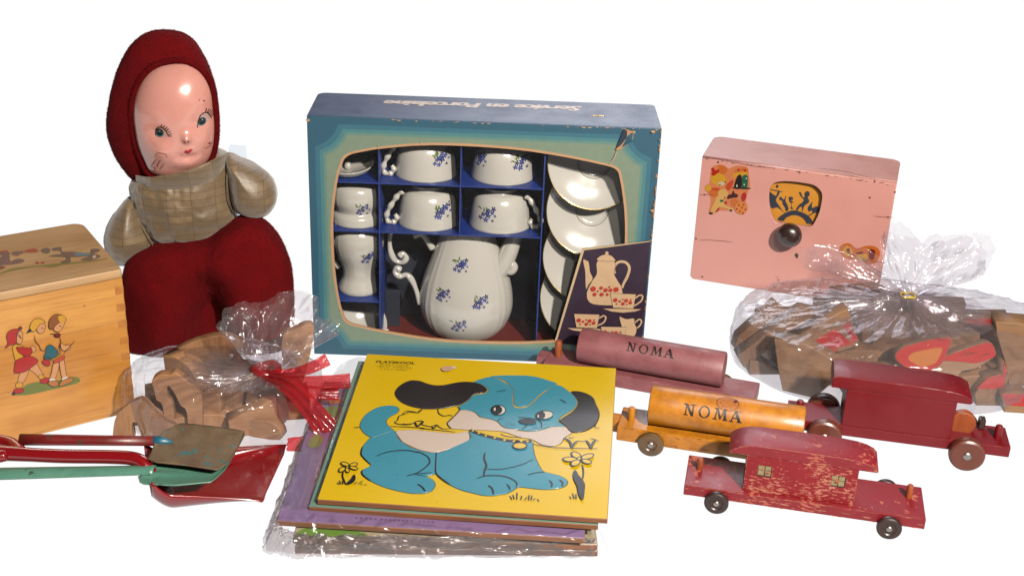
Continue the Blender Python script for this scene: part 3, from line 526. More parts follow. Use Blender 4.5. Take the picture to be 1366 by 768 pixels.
BEAR = [('peach',[(8.6,140.3),(13.6,144.3),(13.9,153.2),(14.9,167.7),(28.2,172.7),(37.0,168.4),(45.9,173.9),(60.4,174.7),(64.3,166.5),(67.9,150.6),(67.4,145.1),(64.9,127.0),(68.5,117.4),(64.6,107.9),(54.0,108.6),(48.1,114.5),(45.4,109.6),(30.6,107.4),(23.6,100.7),(17.0,102.0),(18.1,115.8),(16.1,126.8),(9.1,133.7)]),('orange',[(23.1,171.0),(29.3,172.3),(36.0,168.3),(33.4,161.4),(25.1,159.7)]),('orange',[(44.5,166.1),(60.5,173.6),(63.3,166.4),(53.3,161.8)]),('yel',[(43.9,161.6),(50.8,165.8),(61.1,167.2),(63.6,163.2),(51.3,160.4),(46.4,156.5)]),('yel',[(14.1,151.1),(17.9,157.1),(26.1,160.4),(33.8,157.0),(36.4,150.8),(32.7,144.7),(26.5,142.8),(17.7,146.0)]),('red',[(14.0,165.4),(17.6,167.0),(19.4,163.9),(24.6,165.7),(24.9,162.4),(18.0,155.5),(15.1,158.4),(16.0,161.2)]),('cream',[(34.1,147.1),(34.0,146.2),(33.4,145.4),(32.6,144.7),(31.4,144.1),(30.1,143.8),(28.8,143.8),(27.6,144.0),(26.7,144.5),(26.0,145.2),(25.7,146.0),(25.9,146.9),(26.4,147.7),(27.3,148.4),(28.4,149.0),(29.7,149.3),(31.0,149.3),(32.2,149.1),(33.2,148.6),(33.8,147.9)]),('red2',[(36.0,144.1),(44.6,154.1),(45.2,147.5),(40.7,138.0)]),('red2',[(17.3,138.2),(27.8,139.6),(27.1,136.2),(18.6,135.0)]),('yel',[(17.3,138.2),(17.2,136.8),(16.7,135.4),(15.8,134.3),(14.6,133.5),(13.2,133.1),(11.8,133.1),(10.5,133.6),(9.5,134.4),(8.7,135.6),(8.4,136.9),(8.5,138.3),(9.1,139.6),(10.0,140.8),(11.2,141.5),(12.5,142.0),(13.9,141.9),(15.2,141.5),(16.3,140.6),(17.0,139.5)]),('orange',[(15.5,134.5),(28.2,135.2),(26.8,127.2),(17.2,126.9)]),('orange',[(44.1,124.0),(51.2,127.3),(57.0,121.4),(49.1,115.7)]),('cream2',[(26.7,128.3),(23.2,118.8),(19.1,103.5),(24.5,103.1),(31.2,113.2),(47.4,111.0),(48.2,113.9),(37.2,117.4),(36.5,125.2)]),('cream2',[(40.7,133.6),(40.5,131.5),(39.7,129.5),(38.3,127.8),(36.4,126.6),(34.3,126.0),(32.2,126.0),(30.1,126.7),(28.5,127.9),(27.3,129.6),(26.8,131.7),(27.0,133.7),(27.8,135.7),(29.2,137.4),(31.1,138.6),(33.2,139.2),(35.4,139.2),(37.4,138.5),(39.0,137.3),(40.2,135.6)]),('green',[(30.3,123.2),(35.6,123.9),(34.7,121.3),(31.6,120.3)]),('red',[(35.8,121.7),(41.1,121.3),(38.7,118.2)]),('red',[(25.9,105.6),(30.1,112.4),(31.0,108.6),(28.1,105.3)]),('ink',[(23.0,102.7),(22.9,102.2),(22.6,101.7),(22.0,101.2),(21.2,100.9),(20.4,100.7),(19.5,100.6),(18.7,100.7),(18.1,101.0),(17.6,101.4),(17.5,101.9),(17.6,102.4),(17.9,102.9),(18.5,103.3),(19.3,103.6),(20.1,103.8),(21.0,103.9),(21.8,103.8),(22.4,103.5),(22.8,103.1)]),('ink',[(48.8,110.9),(48.7,110.4),(48.5,109.9),(48.1,109.5),(47.6,109.2),(47.0,109.0),(46.4,109.0),(45.9,109.2),(45.4,109.4),(45.1,109.8),(45.0,110.3),(45.0,110.8),(45.3,111.3),(45.6,111.7),(46.1,112.0),(46.7,112.1),(47.3,112.2),(47.9,112.0),(48.3,111.7),(48.6,111.3)]),('ink',[(37.2,127.7),(37.1,127.5),(37.0,127.2),(36.9,127.0),(36.7,126.8),(36.4,126.7),(36.1,126.7),(35.9,126.8),(35.7,127.0),(35.5,127.2),(35.5,127.5),(35.5,127.8),(35.6,128.0),(35.8,128.3),(36.0,128.4),(36.2,128.5),(36.5,128.5),(36.8,128.4),(37.0,128.2),(37.1,128.0)]),('ink',[(29.1,144.8),(29.1,144.5),(29.0,144.3),(28.8,144.1),(28.6,144.0),(28.3,143.9),(28.1,143.9),(27.8,144.0),(27.6,144.1),(27.5,144.3),(27.4,144.5),(27.5,144.8),(27.6,145.0),(27.7,145.2),(27.9,145.4),(28.2,145.4),(28.5,145.4),(28.7,145.4),(28.9,145.2),(29.0,145.0)]),('ink',[(36.1,149.8),(36.1,149.6),(36.0,149.4),(35.8,149.2),(35.6,149.0),(35.3,148.9),(35.1,148.9),(34.8,149.0),(34.6,149.2),(34.5,149.4),(34.4,149.6),(34.4,149.8),(34.5,150.1),(34.7,150.3),(34.9,150.4),(35.2,150.5),(35.4,150.5),(35.7,150.4),(35.9,150.2),(36.0,150.1)]),('maroon',[(40.2,131.3),(45.3,134.2),(46.9,139.5),(49.4,135.4),(53.7,134.3),(53.0,130.3),(46.8,128.9),(40.7,126.3)]),('ink',[(47.6,143.4),(50.3,160.3),(55.4,161.5),(57.0,144.7)]),('green',[(57.0,161.2),(63.6,162.6),(64.7,145.8),(58.5,144.9)]),('ink',[(47.1,143.9),(67.3,146.4),(67.5,144.5),(47.2,142.3)]),('white',[(61.5,150.0),(61.5,149.6),(61.4,149.3),(61.2,149.0),(60.9,148.8),(60.6,148.7),(60.2,148.8),(59.9,148.9),(59.7,149.1),(59.5,149.4),(59.4,149.7),(59.5,150.0),(59.6,150.4),(59.8,150.6),(60.1,150.8),(60.4,150.9),(60.7,150.9),(61.0,150.8),(61.2,150.6),(61.4,150.3)]),('white',[(63.1,159.0),(63.0,158.6),(63.0,158.3),(62.8,158.0),(62.6,157.9),(62.3,157.8),(62.1,157.8),(61.8,157.9),(61.6,158.1),(61.5,158.4),(61.4,158.7),(61.4,159.1),(61.5,159.4),(61.7,159.7),(61.9,159.8),(62.1,159.9),(62.4,159.9),(62.6,159.8),(62.8,159.6),(63.0,159.3)]),('white',[(51.9,146.8),(52.0,146.2),(51.9,145.7),(51.7,145.3),(51.5,145.0),(51.2,144.9),(50.9,145.0),(50.6,145.2),(50.4,145.5),(50.2,146.0),(50.1,146.5),(50.1,147.1),(50.2,147.6),(50.3,148.0),(50.6,148.3),(50.9,148.4),(51.2,148.4),(51.4,148.2),(51.7,147.8),(51.9,147.3)]),('red',[(65.2,132.7),(65.0,130.8),(64.5,129.0),(63.7,127.7),(62.8,126.8),(61.8,126.5),(60.9,126.8),(60.0,127.7),(59.4,129.1),(59.0,130.8),(59.0,132.7),(59.2,134.6),(59.7,136.4),(60.4,137.7),(61.3,138.6),(62.3,138.9),(63.3,138.6),(64.1,137.7),(64.7,136.3),(65.1,134.6)]),('ball',[(68.7,117.5),(68.5,114.7),(67.5,112.0),(65.8,109.8),(63.6,108.2),(61.0,107.3),(58.3,107.4),(55.8,108.3),(53.7,110.0),(52.2,112.3),(51.6,115.0),(51.7,117.8),(52.7,120.4),(54.5,122.7),(56.7,124.3),(59.3,125.1),(62.0,125.0),(64.5,124.1),(66.6,122.4),(68.0,120.1)]),('red',[(58.0,120.2),(57.7,119.1),(56.8,118.5),(55.8,118.8),(55.3,119.8),(55.6,120.9),(56.5,121.4),(57.5,121.1)]),('red',[(64.2,121.8),(63.9,120.8),(62.9,120.2),(61.9,120.5),(61.5,121.5),(61.8,122.5),(62.7,123.1),(63.7,122.8)]),('red',[(62.5,117.5),(62.2,116.4),(61.2,115.8),(60.2,116.1),(59.7,117.1),(60.1,118.1),(61.0,118.7),(62.0,118.4)]),('red',[(55.9,114.3),(55.6,113.2),(54.7,112.6),(53.7,112.9),(53.2,113.9),(53.5,114.9),(54.4,115.5),(55.4,115.2)]),('red',[(67.4,115.3),(67.1,114.2),(66.2,113.6),(65.2,113.9),(64.7,114.9),(65.0,115.9),(65.9,116.5),(66.9,116.2)]),('red',[(60.4,111.5),(60.1,110.5),(59.1,109.9),(58.1,110.2),(57.6,111.1),(58.0,112.2),(58.9,112.8),(59.9,112.5)]),('red',[(64.8,109.5),(64.5,108.4),(63.6,107.8),(62.6,108.1),(62.1,109.1),(62.4,110.2),(63.3,110.7),(64.3,110.4)]),('red',[(52.3,169.9),(52.0,168.8),(51.1,168.3),(50.1,168.6),(49.7,169.5),(50.0,170.6),(50.9,171.1),(51.9,170.8)]),('red',[(60.9,170.4),(60.6,169.4),(59.7,168.9),(58.7,169.2),(58.3,170.1),(58.6,171.1),(59.5,171.7),(60.4,171.4)]),('orange',[(194.9,77.7),(199.0,85.7),(207.6,88.4),(217.4,82.9),(227.2,87.8),(238.8,89.7),(247.0,84.3),(247.2,72.7),(241.0,64.2),(232.1,63.5),(223.8,68.9),(216.5,67.0),(209.1,65.8),(199.5,70.0)]),('yel',[(199.9,78.5),(206.8,83.6),(213.6,77.3),(208.6,69.8),(201.7,72.0)]),('yel',[(218.7,73.1),(231.7,76.9),(231.6,66.8),(220.9,68.4)]),('dred',[(204.3,79.2),(208.6,81.5),(208.8,73.2)]),('dred',[(233.7,83.9),(241.2,83.4),(241.4,71.7),(235.6,70.8)]),('dred',[(216.8,76.1),(225.3,79.9),(225.9,75.9)])]
PEEP = [(100.7,158.1),(111.6,161.5),(125.4,162.9),(139.3,162.9),(150.5,161.9),(157.9,157.7),(162.8,151.0),(163.6,139.2),(162.5,125.5),(159.6,114.4),(155.8,105.5),(147.8,102.3),(135.1,102.2),(119.5,102.0),(107.9,102.9),(101.3,111.9),(97.2,123.6),(94.7,136.9),(95.1,150.6)]
SILH = [[(108.6,103.8),(116.8,113.4),(127.5,119.6),(138.8,119.0),(147.6,115.7),(154.7,109.1),(154.5,104.5),(147.6,103.5),(145.9,106.3),(139.7,111.5),(129.6,113.0),(120.3,107.8),(116.6,102.2)],[(93.3,140.5),(97.7,138.9),(103.0,136.6),(103.9,141.2),(106.4,144.6),(107.3,142.5),(105.8,137.0),(103.6,130.6),(108.6,123.7),(115.1,116.2),(119.7,113.1),(116.7,114.2),(106.8,120.4),(100.6,118.0),(95.8,123.4)],[(95.0,144.8),(109.2,144.1),(109.4,142.9),(95.1,143.5)],[(107.5,134.2),(110.1,136.1),(114.0,132.8),(115.5,138.3),(116.4,137.0),(116.2,131.6),(120.0,125.4),(121.8,119.5),(118.6,116.8),(116.6,121.8),(113.3,125.9),(111.4,130.9),(108.5,131.3)],[(119.8,137.4),(124.7,138.1),(125.8,134.5),(123.1,133.4),(127.6,131.0),(124.9,129.9),(125.6,123.9),(127.9,121.9),(124.4,121.4),(124.3,129.0),(122.0,130.2)],[(132.2,146.0),(134.9,146.3),(137.7,140.7),(140.5,140.4),(139.6,145.5),(142.3,149.3),(145.9,147.9),(146.4,143.5),(144.6,141.0),(146.8,136.8),(146.9,133.8),(141.9,128.5),(140.6,121.5),(139.4,119.8),(138.7,125.8),(136.0,125.4),(133.7,120.5),(131.4,121.7),(134.8,129.0),(138.6,132.6),(139.5,137.2),(135.6,140.4)],[(146.4,126.1),(148.6,131.0),(151.5,135.9),(151.3,131.4),(152.5,127.0),(157.1,130.0),(161.1,129.0),(160.8,122.2),(155.5,119.9),(150.4,115.4),(146.4,114.0),(152.7,119.5),(152.3,123.2),(148.4,121.1)],[(104.7,150.4),(104.4,148.7),(103.2,147.9),(101.8,148.4),(101.1,149.9),(101.5,151.5),(102.7,152.4),(104.1,151.9)]]
NAIL = [(130.4,176.8),(8.7,127.3),(3.4,61.9),(226.3,178.5),(250.3,132.4),(255.2,68.9),(117.8,8.4),(17.6,6.5),(223.6,155.9),(253.7,168.0),(22.4,175.7)]
CHIP = [(138.5,60.1),(140.2,63.8),(144.0,61.0),(142.7,55.6)]
KNOB = [(129.3,90.6)]
CRACK = [[(7.4,60.7),(26.9,63.4),(54.4,65.0)],[(232.9,131.4),(241.7,131.8),(258.8,133.7)],[(227.0,67.7),(244.9,68.3),(256.6,69.2)],[(1.4,179.5),(29.9,179.9),(70.7,177.0),(98.3,178.4)],[(2.3,126.4),(21.4,129.4)],[(151.8,186.0),(187.2,186.8),(228.7,181.9)]]
CARD = {'panel':[(317.0,151.3),(395.5,164.4),(395.9,18.0),(290.6,27.4)],'pot':[(335.7,136.6),(355.4,136.7),(356.3,121.4),(361.1,112.2),(365.8,104.8),(368.0,95.5),(367.2,87.9),(362.7,82.0),(355.9,79.9),(336.0,80.2),(328.0,84.6),(325.5,92.1),(326.4,99.7),(331.0,111.2),(335.7,120.7)],'lid':[(335.7,137.5),(337.2,142.2),(343.0,145.2),(349.0,145.0),(354.0,141.8),(355.4,137.1)],'knob':[(347.9,147.2),(347.6,146.1),(346.9,145.2),(345.9,144.9),(344.9,145.2),(344.1,146.0),(343.8,147.1),(344.0,148.2),(344.7,149.0),(345.7,149.3),(346.7,149.1),(347.5,148.3)],'spout':[(318.6,137.3),(322.9,136.7),(325.6,134.3),(327.9,122.3),(331.4,114.0),(327.0,105.4),(324.7,99.7),(323.1,107.1),(321.9,122.1)],'handle':[(357.1,121.4),(355.4,127.9),(358.1,134.5),(364.0,137.0),(370.1,135.0),(373.6,128.5),(371.9,118.2),(368.2,108.7),(366.8,103.0)],'dots':[((332.7,100.9),3.4),((342.1,102.5),2.2),((347.6,99.9),2.7),((353.4,100.1),2.4),((359.9,101.2),3.2),((338.5,98.2),1.2),((334.9,94.0),2.4),((343.2,94.3),2.5),((349.9,94.5),1.7),((351.7,104.3),1.2),((359.8,87.6),2.7),((365.1,86.3),1.5),((372.8,87.5),2.4),((369.2,83.2),2.2),((377.8,85.0),2.2),((368.6,88.9),1.0),((373.9,82.8),1.0),((361.8,82.9),1.0),((378.1,89.0),1.0),((318.1,59.4),2.7),((323.3,58.0),1.5),((331.1,59.2),2.4),((327.5,54.9),2.2),((336.1,56.7),2.2),((326.9,60.6),1.0),((332.2,54.5),1.0),((320.0,54.7),1.0),((336.4,60.8),1.0),((350.4,44.9),2.7),((355.7,43.5),1.5),((363.5,44.8),2.4),((359.9,40.4),2.2),((368.6,42.2),2.2),((359.3,46.2),1.0),((364.7,40.0),1.0),((352.4,40.2),1.0),((368.9,46.3),1.0)],'cups':[[(353.3,95.9),(383.6,96.0),(382.1,77.0),(357.8,77.1)],[(311.8,67.4),(342.3,67.6),(340.5,49.2),(315.7,49.5)],[(366.2,65.4),(369.7,64.7),(375.1,63.0),(383.7,64.1),(384.9,58.0),(388.0,50.4),(385.9,40.7),(375.6,38.4),(369.5,53.6)],[(344.9,51.8),(375.3,52.3),(374.0,34.5),(348.7,34.6)]],'saucers':[[(344.9,75.7),(392.5,76.8),(384.1,72.9),(370.3,70.9),(356.3,71.9)],[(304.0,48.2),(345.4,48.6),(344.6,46.1),(325.6,43.5),(312.5,45.0)]],'handles':[[(383.0,90.3),(388.0,94.6),(391.8,93.4),(390.2,86.8),(381.9,79.8)],[(342.1,62.3),(347.1,65.9),(350.2,63.5),(347.6,56.7),(340.3,52.6)],[(375.0,48.0),(380.1,50.1),(382.9,47.3),(379.8,40.5),(373.9,37.4)],[(384.9,58.0),(389.9,62.9),(393.1,60.2),(391.2,54.3),(387.1,50.4)]]}
WINDOW = {'top':[(42.7,254.4),(66.4,261.2),(94.4,265.8),(126.6,269.7),(159.7,270.9),(197.9,270.5),(236.3,268.7),(268.0,265.4),(296.4,261.4),(322.3,256.9),(351.0,251.1)],'right':[(351.0,251.1),(355.2,237.5),(358.6,222.0),(362.3,202.6),(364.9,179.4),(366.2,155.8),(366.2,132.1),(365.2,103.2),(362.3,74.0),(357.7,44.4)],'bottom':[(357.7,44.4),(333.1,36.7),(306.5,31.9),(271.0,27.7),(234.5,25.5),(199.7,24.9),(164.2,25.2),(133.0,27.6),(102.0,32.0),(71.0,36.9),(41.0,43.7)],'left':[(41.0,43.7),(35.8,56.2),(31.5,77.4),(28.2,105.1),(26.7,139.3),(26.9,174.9),(28.7,195.4),(31.4,215.7),(35.8,236.9),(42.7,254.4)]}
# ------ outlines of the loose wooden pieces, in metres
PIECE_L = [(1.192,[(-0.3751,0.0653),(-0.3664,0.0726),(-0.3567,0.0723),(-0.3501,0.075),(-0.341,0.0669),(-0.3288,0.0551),(-0.3242,0.0429),(-0.3269,0.0176),(-0.3339,0.011),(-0.3403,0.0145),(-0.3414,0.0296),(-0.3474,0.0368),(-0.352,0.0491),(-0.3577,0.0587),(-0.3601,0.0561),(-0.3598,0.0462),(-0.3551,0.0365),(-0.3554,0.0163),(-0.3642,0.0159),(-0.366,0.036),(-0.3719,0.0432),(-0.3733,0.0531)]),(1.235,[(-0.3813,0.0691),(-0.3646,0.0711),(-0.345,0.0657),(-0.3347,0.0535),(-0.3315,0.0333),(-0.3431,0.0277),(-0.3628,0.0345),(-0.3798,0.0465)]),(1.178,[(-0.4165,0.0093),(-0.4129,0.0245),(-0.4042,0.0374),(-0.3861,0.0481),(-0.3741,0.0363),(-0.36,0.0244),(-0.3507,0.0173),(-0.368,0.0039),(-0.3827,0.0109),(-0.3904,0.0231),(-0.3971,0.0202),(-0.3974,0.0039),(-0.4161,0.0022)]),(1.2,[(-0.2978,0.0218),(-0.2843,0.0275),(-0.2642,0.036),(-0.2464,0.0443),(-0.2444,0.0116),(-0.2568,0.0033),(-0.263,0.0133),(-0.2723,0.0026),(-0.2858,0.0005),(-0.2963,0.0092)]),(1.3,[(-0.2567,0.0663),(-0.2425,0.0773),(-0.2239,0.0832),(-0.2209,0.0666),(-0.2385,0.0593),(-0.2527,0.0509)]),(1.27,[(-0.3719,0.0612),(-0.3483,0.075),(-0.3185,0.0826),(-0.2986,0.0747),(-0.297,0.062),(-0.3215,0.0299),(-0.3323,0.0031),(-0.3439,0.0026),(-0.3468,0.0288),(-0.3662,0.0461)]),(1.215,[(-0.3309,0.0395),(-0.3175,0.0427),(-0.3091,0.0355),(-0.3142,0.0046),(-0.3268,0.0005),(-0.3314,0.0141)])]
PIECE_R = [(1.42,[(0.2752,0.0179),(0.2784,0.033),(0.3217,0.0772),(0.332,0.0703),(0.3366,0.0632),(0.2869,0.0162)],0),(1.39,[(0.2741,0.0249),(0.2948,0.0406),(0.349,0.0845),(0.3701,0.0793),(0.3585,0.0684),(0.3091,0.0307),(0.2834,0.0083)],0),(1.335,[(0.3039,0.0682),(0.3409,0.0668),(0.3753,0.0521),(0.3772,0.0254),(0.3588,0.0005),(0.3216,0.0042),(0.3129,0.0308)],0),(1.385,[(0.2889,0.0197),(0.3081,0.0163),(0.3324,0.0025),(0.3374,0.0005),(0.3094,0.0005),(0.2904,0.0005)],0),(1.37,[(0.3255,0.0522),(0.3926,0.0981),(0.414,0.052),(0.3895,0.0426),(0.3593,0.0475)],0),(1.4,[(0.4344,0.0246),(0.4382,0.0732),(0.4546,0.076),(0.474,0.0602),(0.4897,0.0441),(0.4673,0.0197)],0),(1.345,[(0.4495,0.0501),(0.4545,0.0585),(0.4678,0.0662),(0.5091,0.0782),(0.5085,0.0609),(0.5009,0.0421),(0.4769,0.0327),(0.4553,0.0421)],1),(1.42,[(0.5388,0.0445),(0.5594,0.0412),(0.5602,0.0262),(0.5426,0.0233)],0),(1.345,[(0.4907,0.0375),(0.5099,0.0528),(0.5535,0.072),(0.5642,0.0634),(0.564,0.0552),(0.545,0.0399),(0.5295,0.0351),(0.5219,0.0264)],1),(1.36,[(0.5631,0.0943),(0.6068,0.0932),(0.6229,0.0143),(0.594,0.0109),(0.5816,0.046),(0.5675,0.0762)],0),(1.33,[(0.5432,0.0149),(0.5556,0.0362),(0.5727,0.041),(0.5713,0.0573),(0.5764,0.0453),(0.5765,0.0123),(0.5775,0.0005),(0.5476,0.0005)],1),(1.315,[(0.5683,0.0245),(0.5941,0.0257),(0.6101,0.0181),(0.6168,0.0005),(0.5755,0.0005)],1)]
TRIRED = [[(0.3532,0.0518),(0.3817,0.0722),(0.4046,0.0536),(0.3815,0.0474)],[(0.3901,0.0773),(0.3968,0.0814),(0.4099,0.0611),(0.4047,0.0553)],[(0.3632,0.0456),(0.3889,0.0471),(0.3809,0.038)]]

STAND = Matrix.Rotation(pi / 2, 4, 'X')
def stand(o, dy=0.0):
    o.data.transform(STAND)
    o.data.transform(Matrix.Translation((0, dy, 0)))
    return o
MM = 0.001
def mm(p):
    return [(x * MM, y * MM) for x, y in p]

# ------------------------------------------------------------------ tabletop; white glow added to give the blank, shadowless background
m, nt, b = new_mat('added_ground_glow')
b.inputs['Base Color'].default_value = (0, 0, 0, 1)
b.inputs['Roughness'].default_value = 1.0
b.inputs['Specular IOR Level'].default_value = 0.0
b.inputs['Emission Color'].default_value = (1, 1, 1, 1)
b.inputs['Emission Strength'].default_value = 1.03
tbl = mesh('tabletop', [(-3.2, 0.42, 0), (3.2, 0.42, 0), (3.2, 6.5, 0), (-3.2, 6.5, 0)], [(0, 1, 2, 3)], m)
tbl['kind'] = 'structure'
tbl['label'] = 'white tabletop under the toys with a shadowless glow added for the blank background'

# ------------------------------------------------------------------ shared materials
P_GLOSS = print_mat('printed_gloss', 0.28, 0.25)
P_MATT = print_mat('printed_matt', 0.55, 0.0, 0.12)
P_PAPER = print_mat('printed_card', 0.42, 0.0, 0.12, 0.12)
PAL = dict(ink=C(28, 22, 22), white=C(225, 215, 200), yellow=C(232, 192, 8), black=C(42, 36, 38), blue=C(66, 148, 172), cream=C(216, 196, 180), scuff=C(214, 170, 140),
           grass=C(120, 128, 50), skin=C(226, 160, 104), yel=C(222, 164, 40), red=C(188, 32, 24), dred=C(120, 24, 20), tan=C(196, 120, 50), red2=C(206, 72, 34), teal=C(30, 104, 116),
           brown=C(150, 84, 28), purple=C(112, 82, 96), grey=C(96, 86, 92), peach=C(226, 134, 84), orange=C(214, 112, 40), cream2=C(228, 176, 96), green=C(24, 100, 72),
           maroon=C(70, 16, 20), ball=C(226, 140, 50), teal2=C(40, 90, 110))

# ------------------------------------------------------------------ wooden toy chest
wd_rot = 0.5815
wood_box = thing('wooden_box', 'honey coloured wooden toy chest with three walking children printed on its front', 'wooden box',
                 (-0.4106 - cos(wd_rot) * 0.26, 1.2417 - sin(wd_rot) * 0.26, 0), (0, 0, wd_rot))
WB_W, WB_D, WB_H = 0.26, 0.150, 0.1721
woods = [wood('varnished_pine_a', C(236, 168, 78), C(204, 128, 44), 'X', 44, 0.34, 0.05, 0.3), wood('varnished_pine_b', C(230, 160, 70), C(206, 132, 48), 'X', 40, 0.34, 0.045, 0.3),
         wood('varnished_pine_c', C(240, 174, 86), C(210, 140, 56), 'X', 50, 0.34, 0.05, 0.3)]
end_grain = wood('pine_end_grain', C(214, 140, 58), C(186, 112, 42), 'Z', 160, 0.4, 0.5, 0.2)
top_wood = wood('pale_lid_wood', C(222, 180, 130), C(202, 154, 102), 'X', 30, 0.5, 0.05)
T = 0.009
zs = [0.004, 0.058, 0.112, 0.1625]
for i in range(3):
    box('front_plank', 0.0, WB_W - 0.0006, 0.0, T, zs[i], zs[i + 1] - 0.0003, woods[i], wood_box, 0.0005, 1)
box('side_panel', WB_W - T - 0.0012, WB_W - 0.0012, T + 0.0002, WB_D - T, 0.004, 0.1625, woods[1], wood_box, 0.0006)
box('side_panel', 0.0, T, T + 0.0002, WB_D - T, 0.004, 0.1625, woods[1], wood_box, 0.0006)
box('back_panel', 0.0, WB_W - 0.0012, WB_D - T + 0.0002, WB_D - 0.0005, 0.004, 0.1625, woods[0], wood_box, 0.0006)
box('base_panel', 0.0015, WB_W - 0.0025, 0.0015, WB_D - 0.002, 0.0, 0.0039, woods[2], wood_box, 0.0005)
lid_out = []
for (cx, cy, a0, r) in ((0.004, 0.004, pi, 0.004), (WB_W - 0.003, 0.003, 1.5 * pi, 0.003), (WB_W - 0.014, WB_D - 0.014, 0, 0.014), (0.014, WB_D - 0.014, pi / 2, 0.014)):
    for k in range(6):
        a = a0 + k / 5 * pi / 2
        lid_out.append((cx + r * cos(a), cy + r * sin(a)))
lid = curve_solid('lid', [lid_out], 0.0093, 0.0009, top_wood, wood_box)
lid.data.transform(Matrix.Translation((0, 0, WB_H - 0.0047)))
for i in range(8):
    z0 = 0.007 + i * 0.0196
    box('finger_joint', WB_W - T - 0.0006, WB_W - 0.0003, -0.0003, T, z0, z0 + 0.0092, end_grain, wood_box, 0.0004, 1)
d = Flat(lambda u, v, o: (u * MM, -o, v * MM))
for col, pts, outl in KIDS:
    s = spline(pts, True, 3)
    d.poly(s, PAL[col])
    if outl:
        d.line(s + [s[0]], 0.55, C(70, 34, 20), taper=1.0)
for l in KIDLINE:
    d.line(spline(l, False, 4), 0.7, C(80, 36, 20))
d.build('children_print', P_GLOSS, wood_box)
d = Flat(lambda u, v, o: (u * MM, v * MM, WB_H - 0.0001 + o))
for col, pts in TOPD:
    base = PAL[col]
    s = spline(pts, True, 3)
    s = [(x + 0.7 * noise.noise((x * 0.4, y * 0.4, 3)), y + 0.7 * noise.noise((x * 0.4, y * 0.4, 9))) for x, y in s]
    wash = C(206, 160, 108)
    d.poly(s, tuple(0.68 * base[i] + 0.32 * wash[i] for i in range(3)) + (1,))
d.build('animal_print', P_MATT, wood_box)
box('nail_mark', 0.2165, 0.2185, -0.0006, 0.0, 0.138, 0.1405, end_grain, wood_box, 0.0)

# ------------------------------------------------------------------ pink peep box
pink_box = thing('pink_box', 'pink painted wooden box with a black knob and a yellow silhouette peephole', 'wooden box', (0.2477, 1.6603, 0), (0, 0, -0.3001))
PW, PD, PH = 0.2544, 0.0994, 0.180
pinkp = paint('pink_enamel', C(238, 168, 156), 0.36, 0.08, 22, 0.5, chip=C(120, 78, 56), chip_amt=-0.115, chip_scale=(70, 70, 70), coat=0.15)
pink_top = pinkp
fr_loop = [(0.0, 0.0), (PW, 0.0), (PW, PH - 0.0135), (0.0, PH - 0.0135)]
fr_loop = [(0.0045, 0.001), (PW - 0.0005, 0.001), (PW - 0.0005, PH - 0.0005), (0.0005, PH - 0.0005), (0.0005, 0.005)]
peep = mm(spline(PEEP, True, 4))
if area2(peep) > 0:
    peep = peep[::-1]
fp = curve_solid('front_panel', [fr_loop, peep], 0.007, 0.0006, pinkp, pink_box)
stand(fp, 0.0035)
def round_slab(name, W0, W1, D0, D1, z0, z1, rad, mat, par):
    pts = []
    for (cx, cy, a0, r) in ((W0 + 0.001, D0 + 0.001, pi, 0.001), (W1 - 0.001, D0 + 0.001, 1.5 * pi, 0.001), (W1 - rad, D1 - rad, 0, rad), (W0 + rad, D1 - rad, pi / 2, rad)):
        for k in range(7):
            a = a0 + k / 6 * pi / 2
            pts.append((cx + r * cos(a), cy + r * sin(a)))
    o = curve_solid(name, [pts], z1 - z0, 0.0008, mat, par)
    o.data.transform(Matrix.Translation((0, 0, (z0 + z1) / 2)))
    return o
round_slab('top_panel', 0.0, PW, 0.0073, PD, PH - 0.008, PH, 0.014, pinkp, pink_box)
box('side_panel', 0.0, 0.008, 0.0073, PD - 0.008, 0.003, PH - 0.0083, pinkp, pink_box)
box('side_panel', PW - 0.008, PW, 0.0073, PD - 0.008, 0.003, PH - 0.0083, pinkp, pink_box)
box('back_panel', 0.0005, PW - 0.0005, PD - 0.0078, PD - 0.0005, 0.003, PH - 0.0083, pinkp, pink_box)
round_slab('base_panel', 0.0005, PW - 0.0005, 0.0073, PD - 0.0005, 0.0, 0.003, 0.010, pinkp, pink_box)
xs = [p[0] for p in PEEP]; zs2 = [p[1] for p in PEEP]
d = Flat(lambda u, v, o: (u * MM, 0.0095 - o, v * MM), base=0.0)
d.poly([(min(xs) - 6, min(zs2) - 6), (max(xs) + 6, min(zs2) - 6), (max(xs) + 6, max(zs2) + 6), (min(xs) - 6, max(zs2) + 6)], C(236, 158, 30))
for s in SILH:
    d.poly(spline(s, True, 3), C(36, 46, 66))
d.build('peephole_picture', P_MATT, pink_box)
d = Flat(lambda u, v, o: (u * MM, -o, v * MM))
for col, pts in BEAR[:-6]:
    d.poly(spline(pts, True, 3) if len(pts) < 24 else pts, PAL[col])
d.build('bear_decal', P_GLOSS, pink_box)
d = Flat(lambda u, v, o: (u * MM, -o, v * MM))
for col, pts in BEAR[-6:]:
    d.poly(spline(pts, True, 3), PAL[col])
d.build('butterfly_decal', P_GLOSS, pink_box)
d = Flat(lambda u, v, o: (u * MM, -o, v * MM))
for i, (u, v) in enumerate(NAIL):
    d.poly([(u + 1.5 * cos(a) * (0.8 + 0.3 * random.random()), v + 1.3 * sin(a) * (0.8 + 0.3 * random.random())) for a in [k * pi / 4 for k in range(8)]], C(66, 34, 28))
for c in CRACK:
    pts = spline(c, False, 6)
    pts = [(x + random.uniform(-.3, .3), y + random.uniform(-.35, .35)) for x, y in pts]
    d.line(pts, 0.7, C(150, 88, 70), taper=0.1)
d.poly(CHIP, C(52, 62, 34))
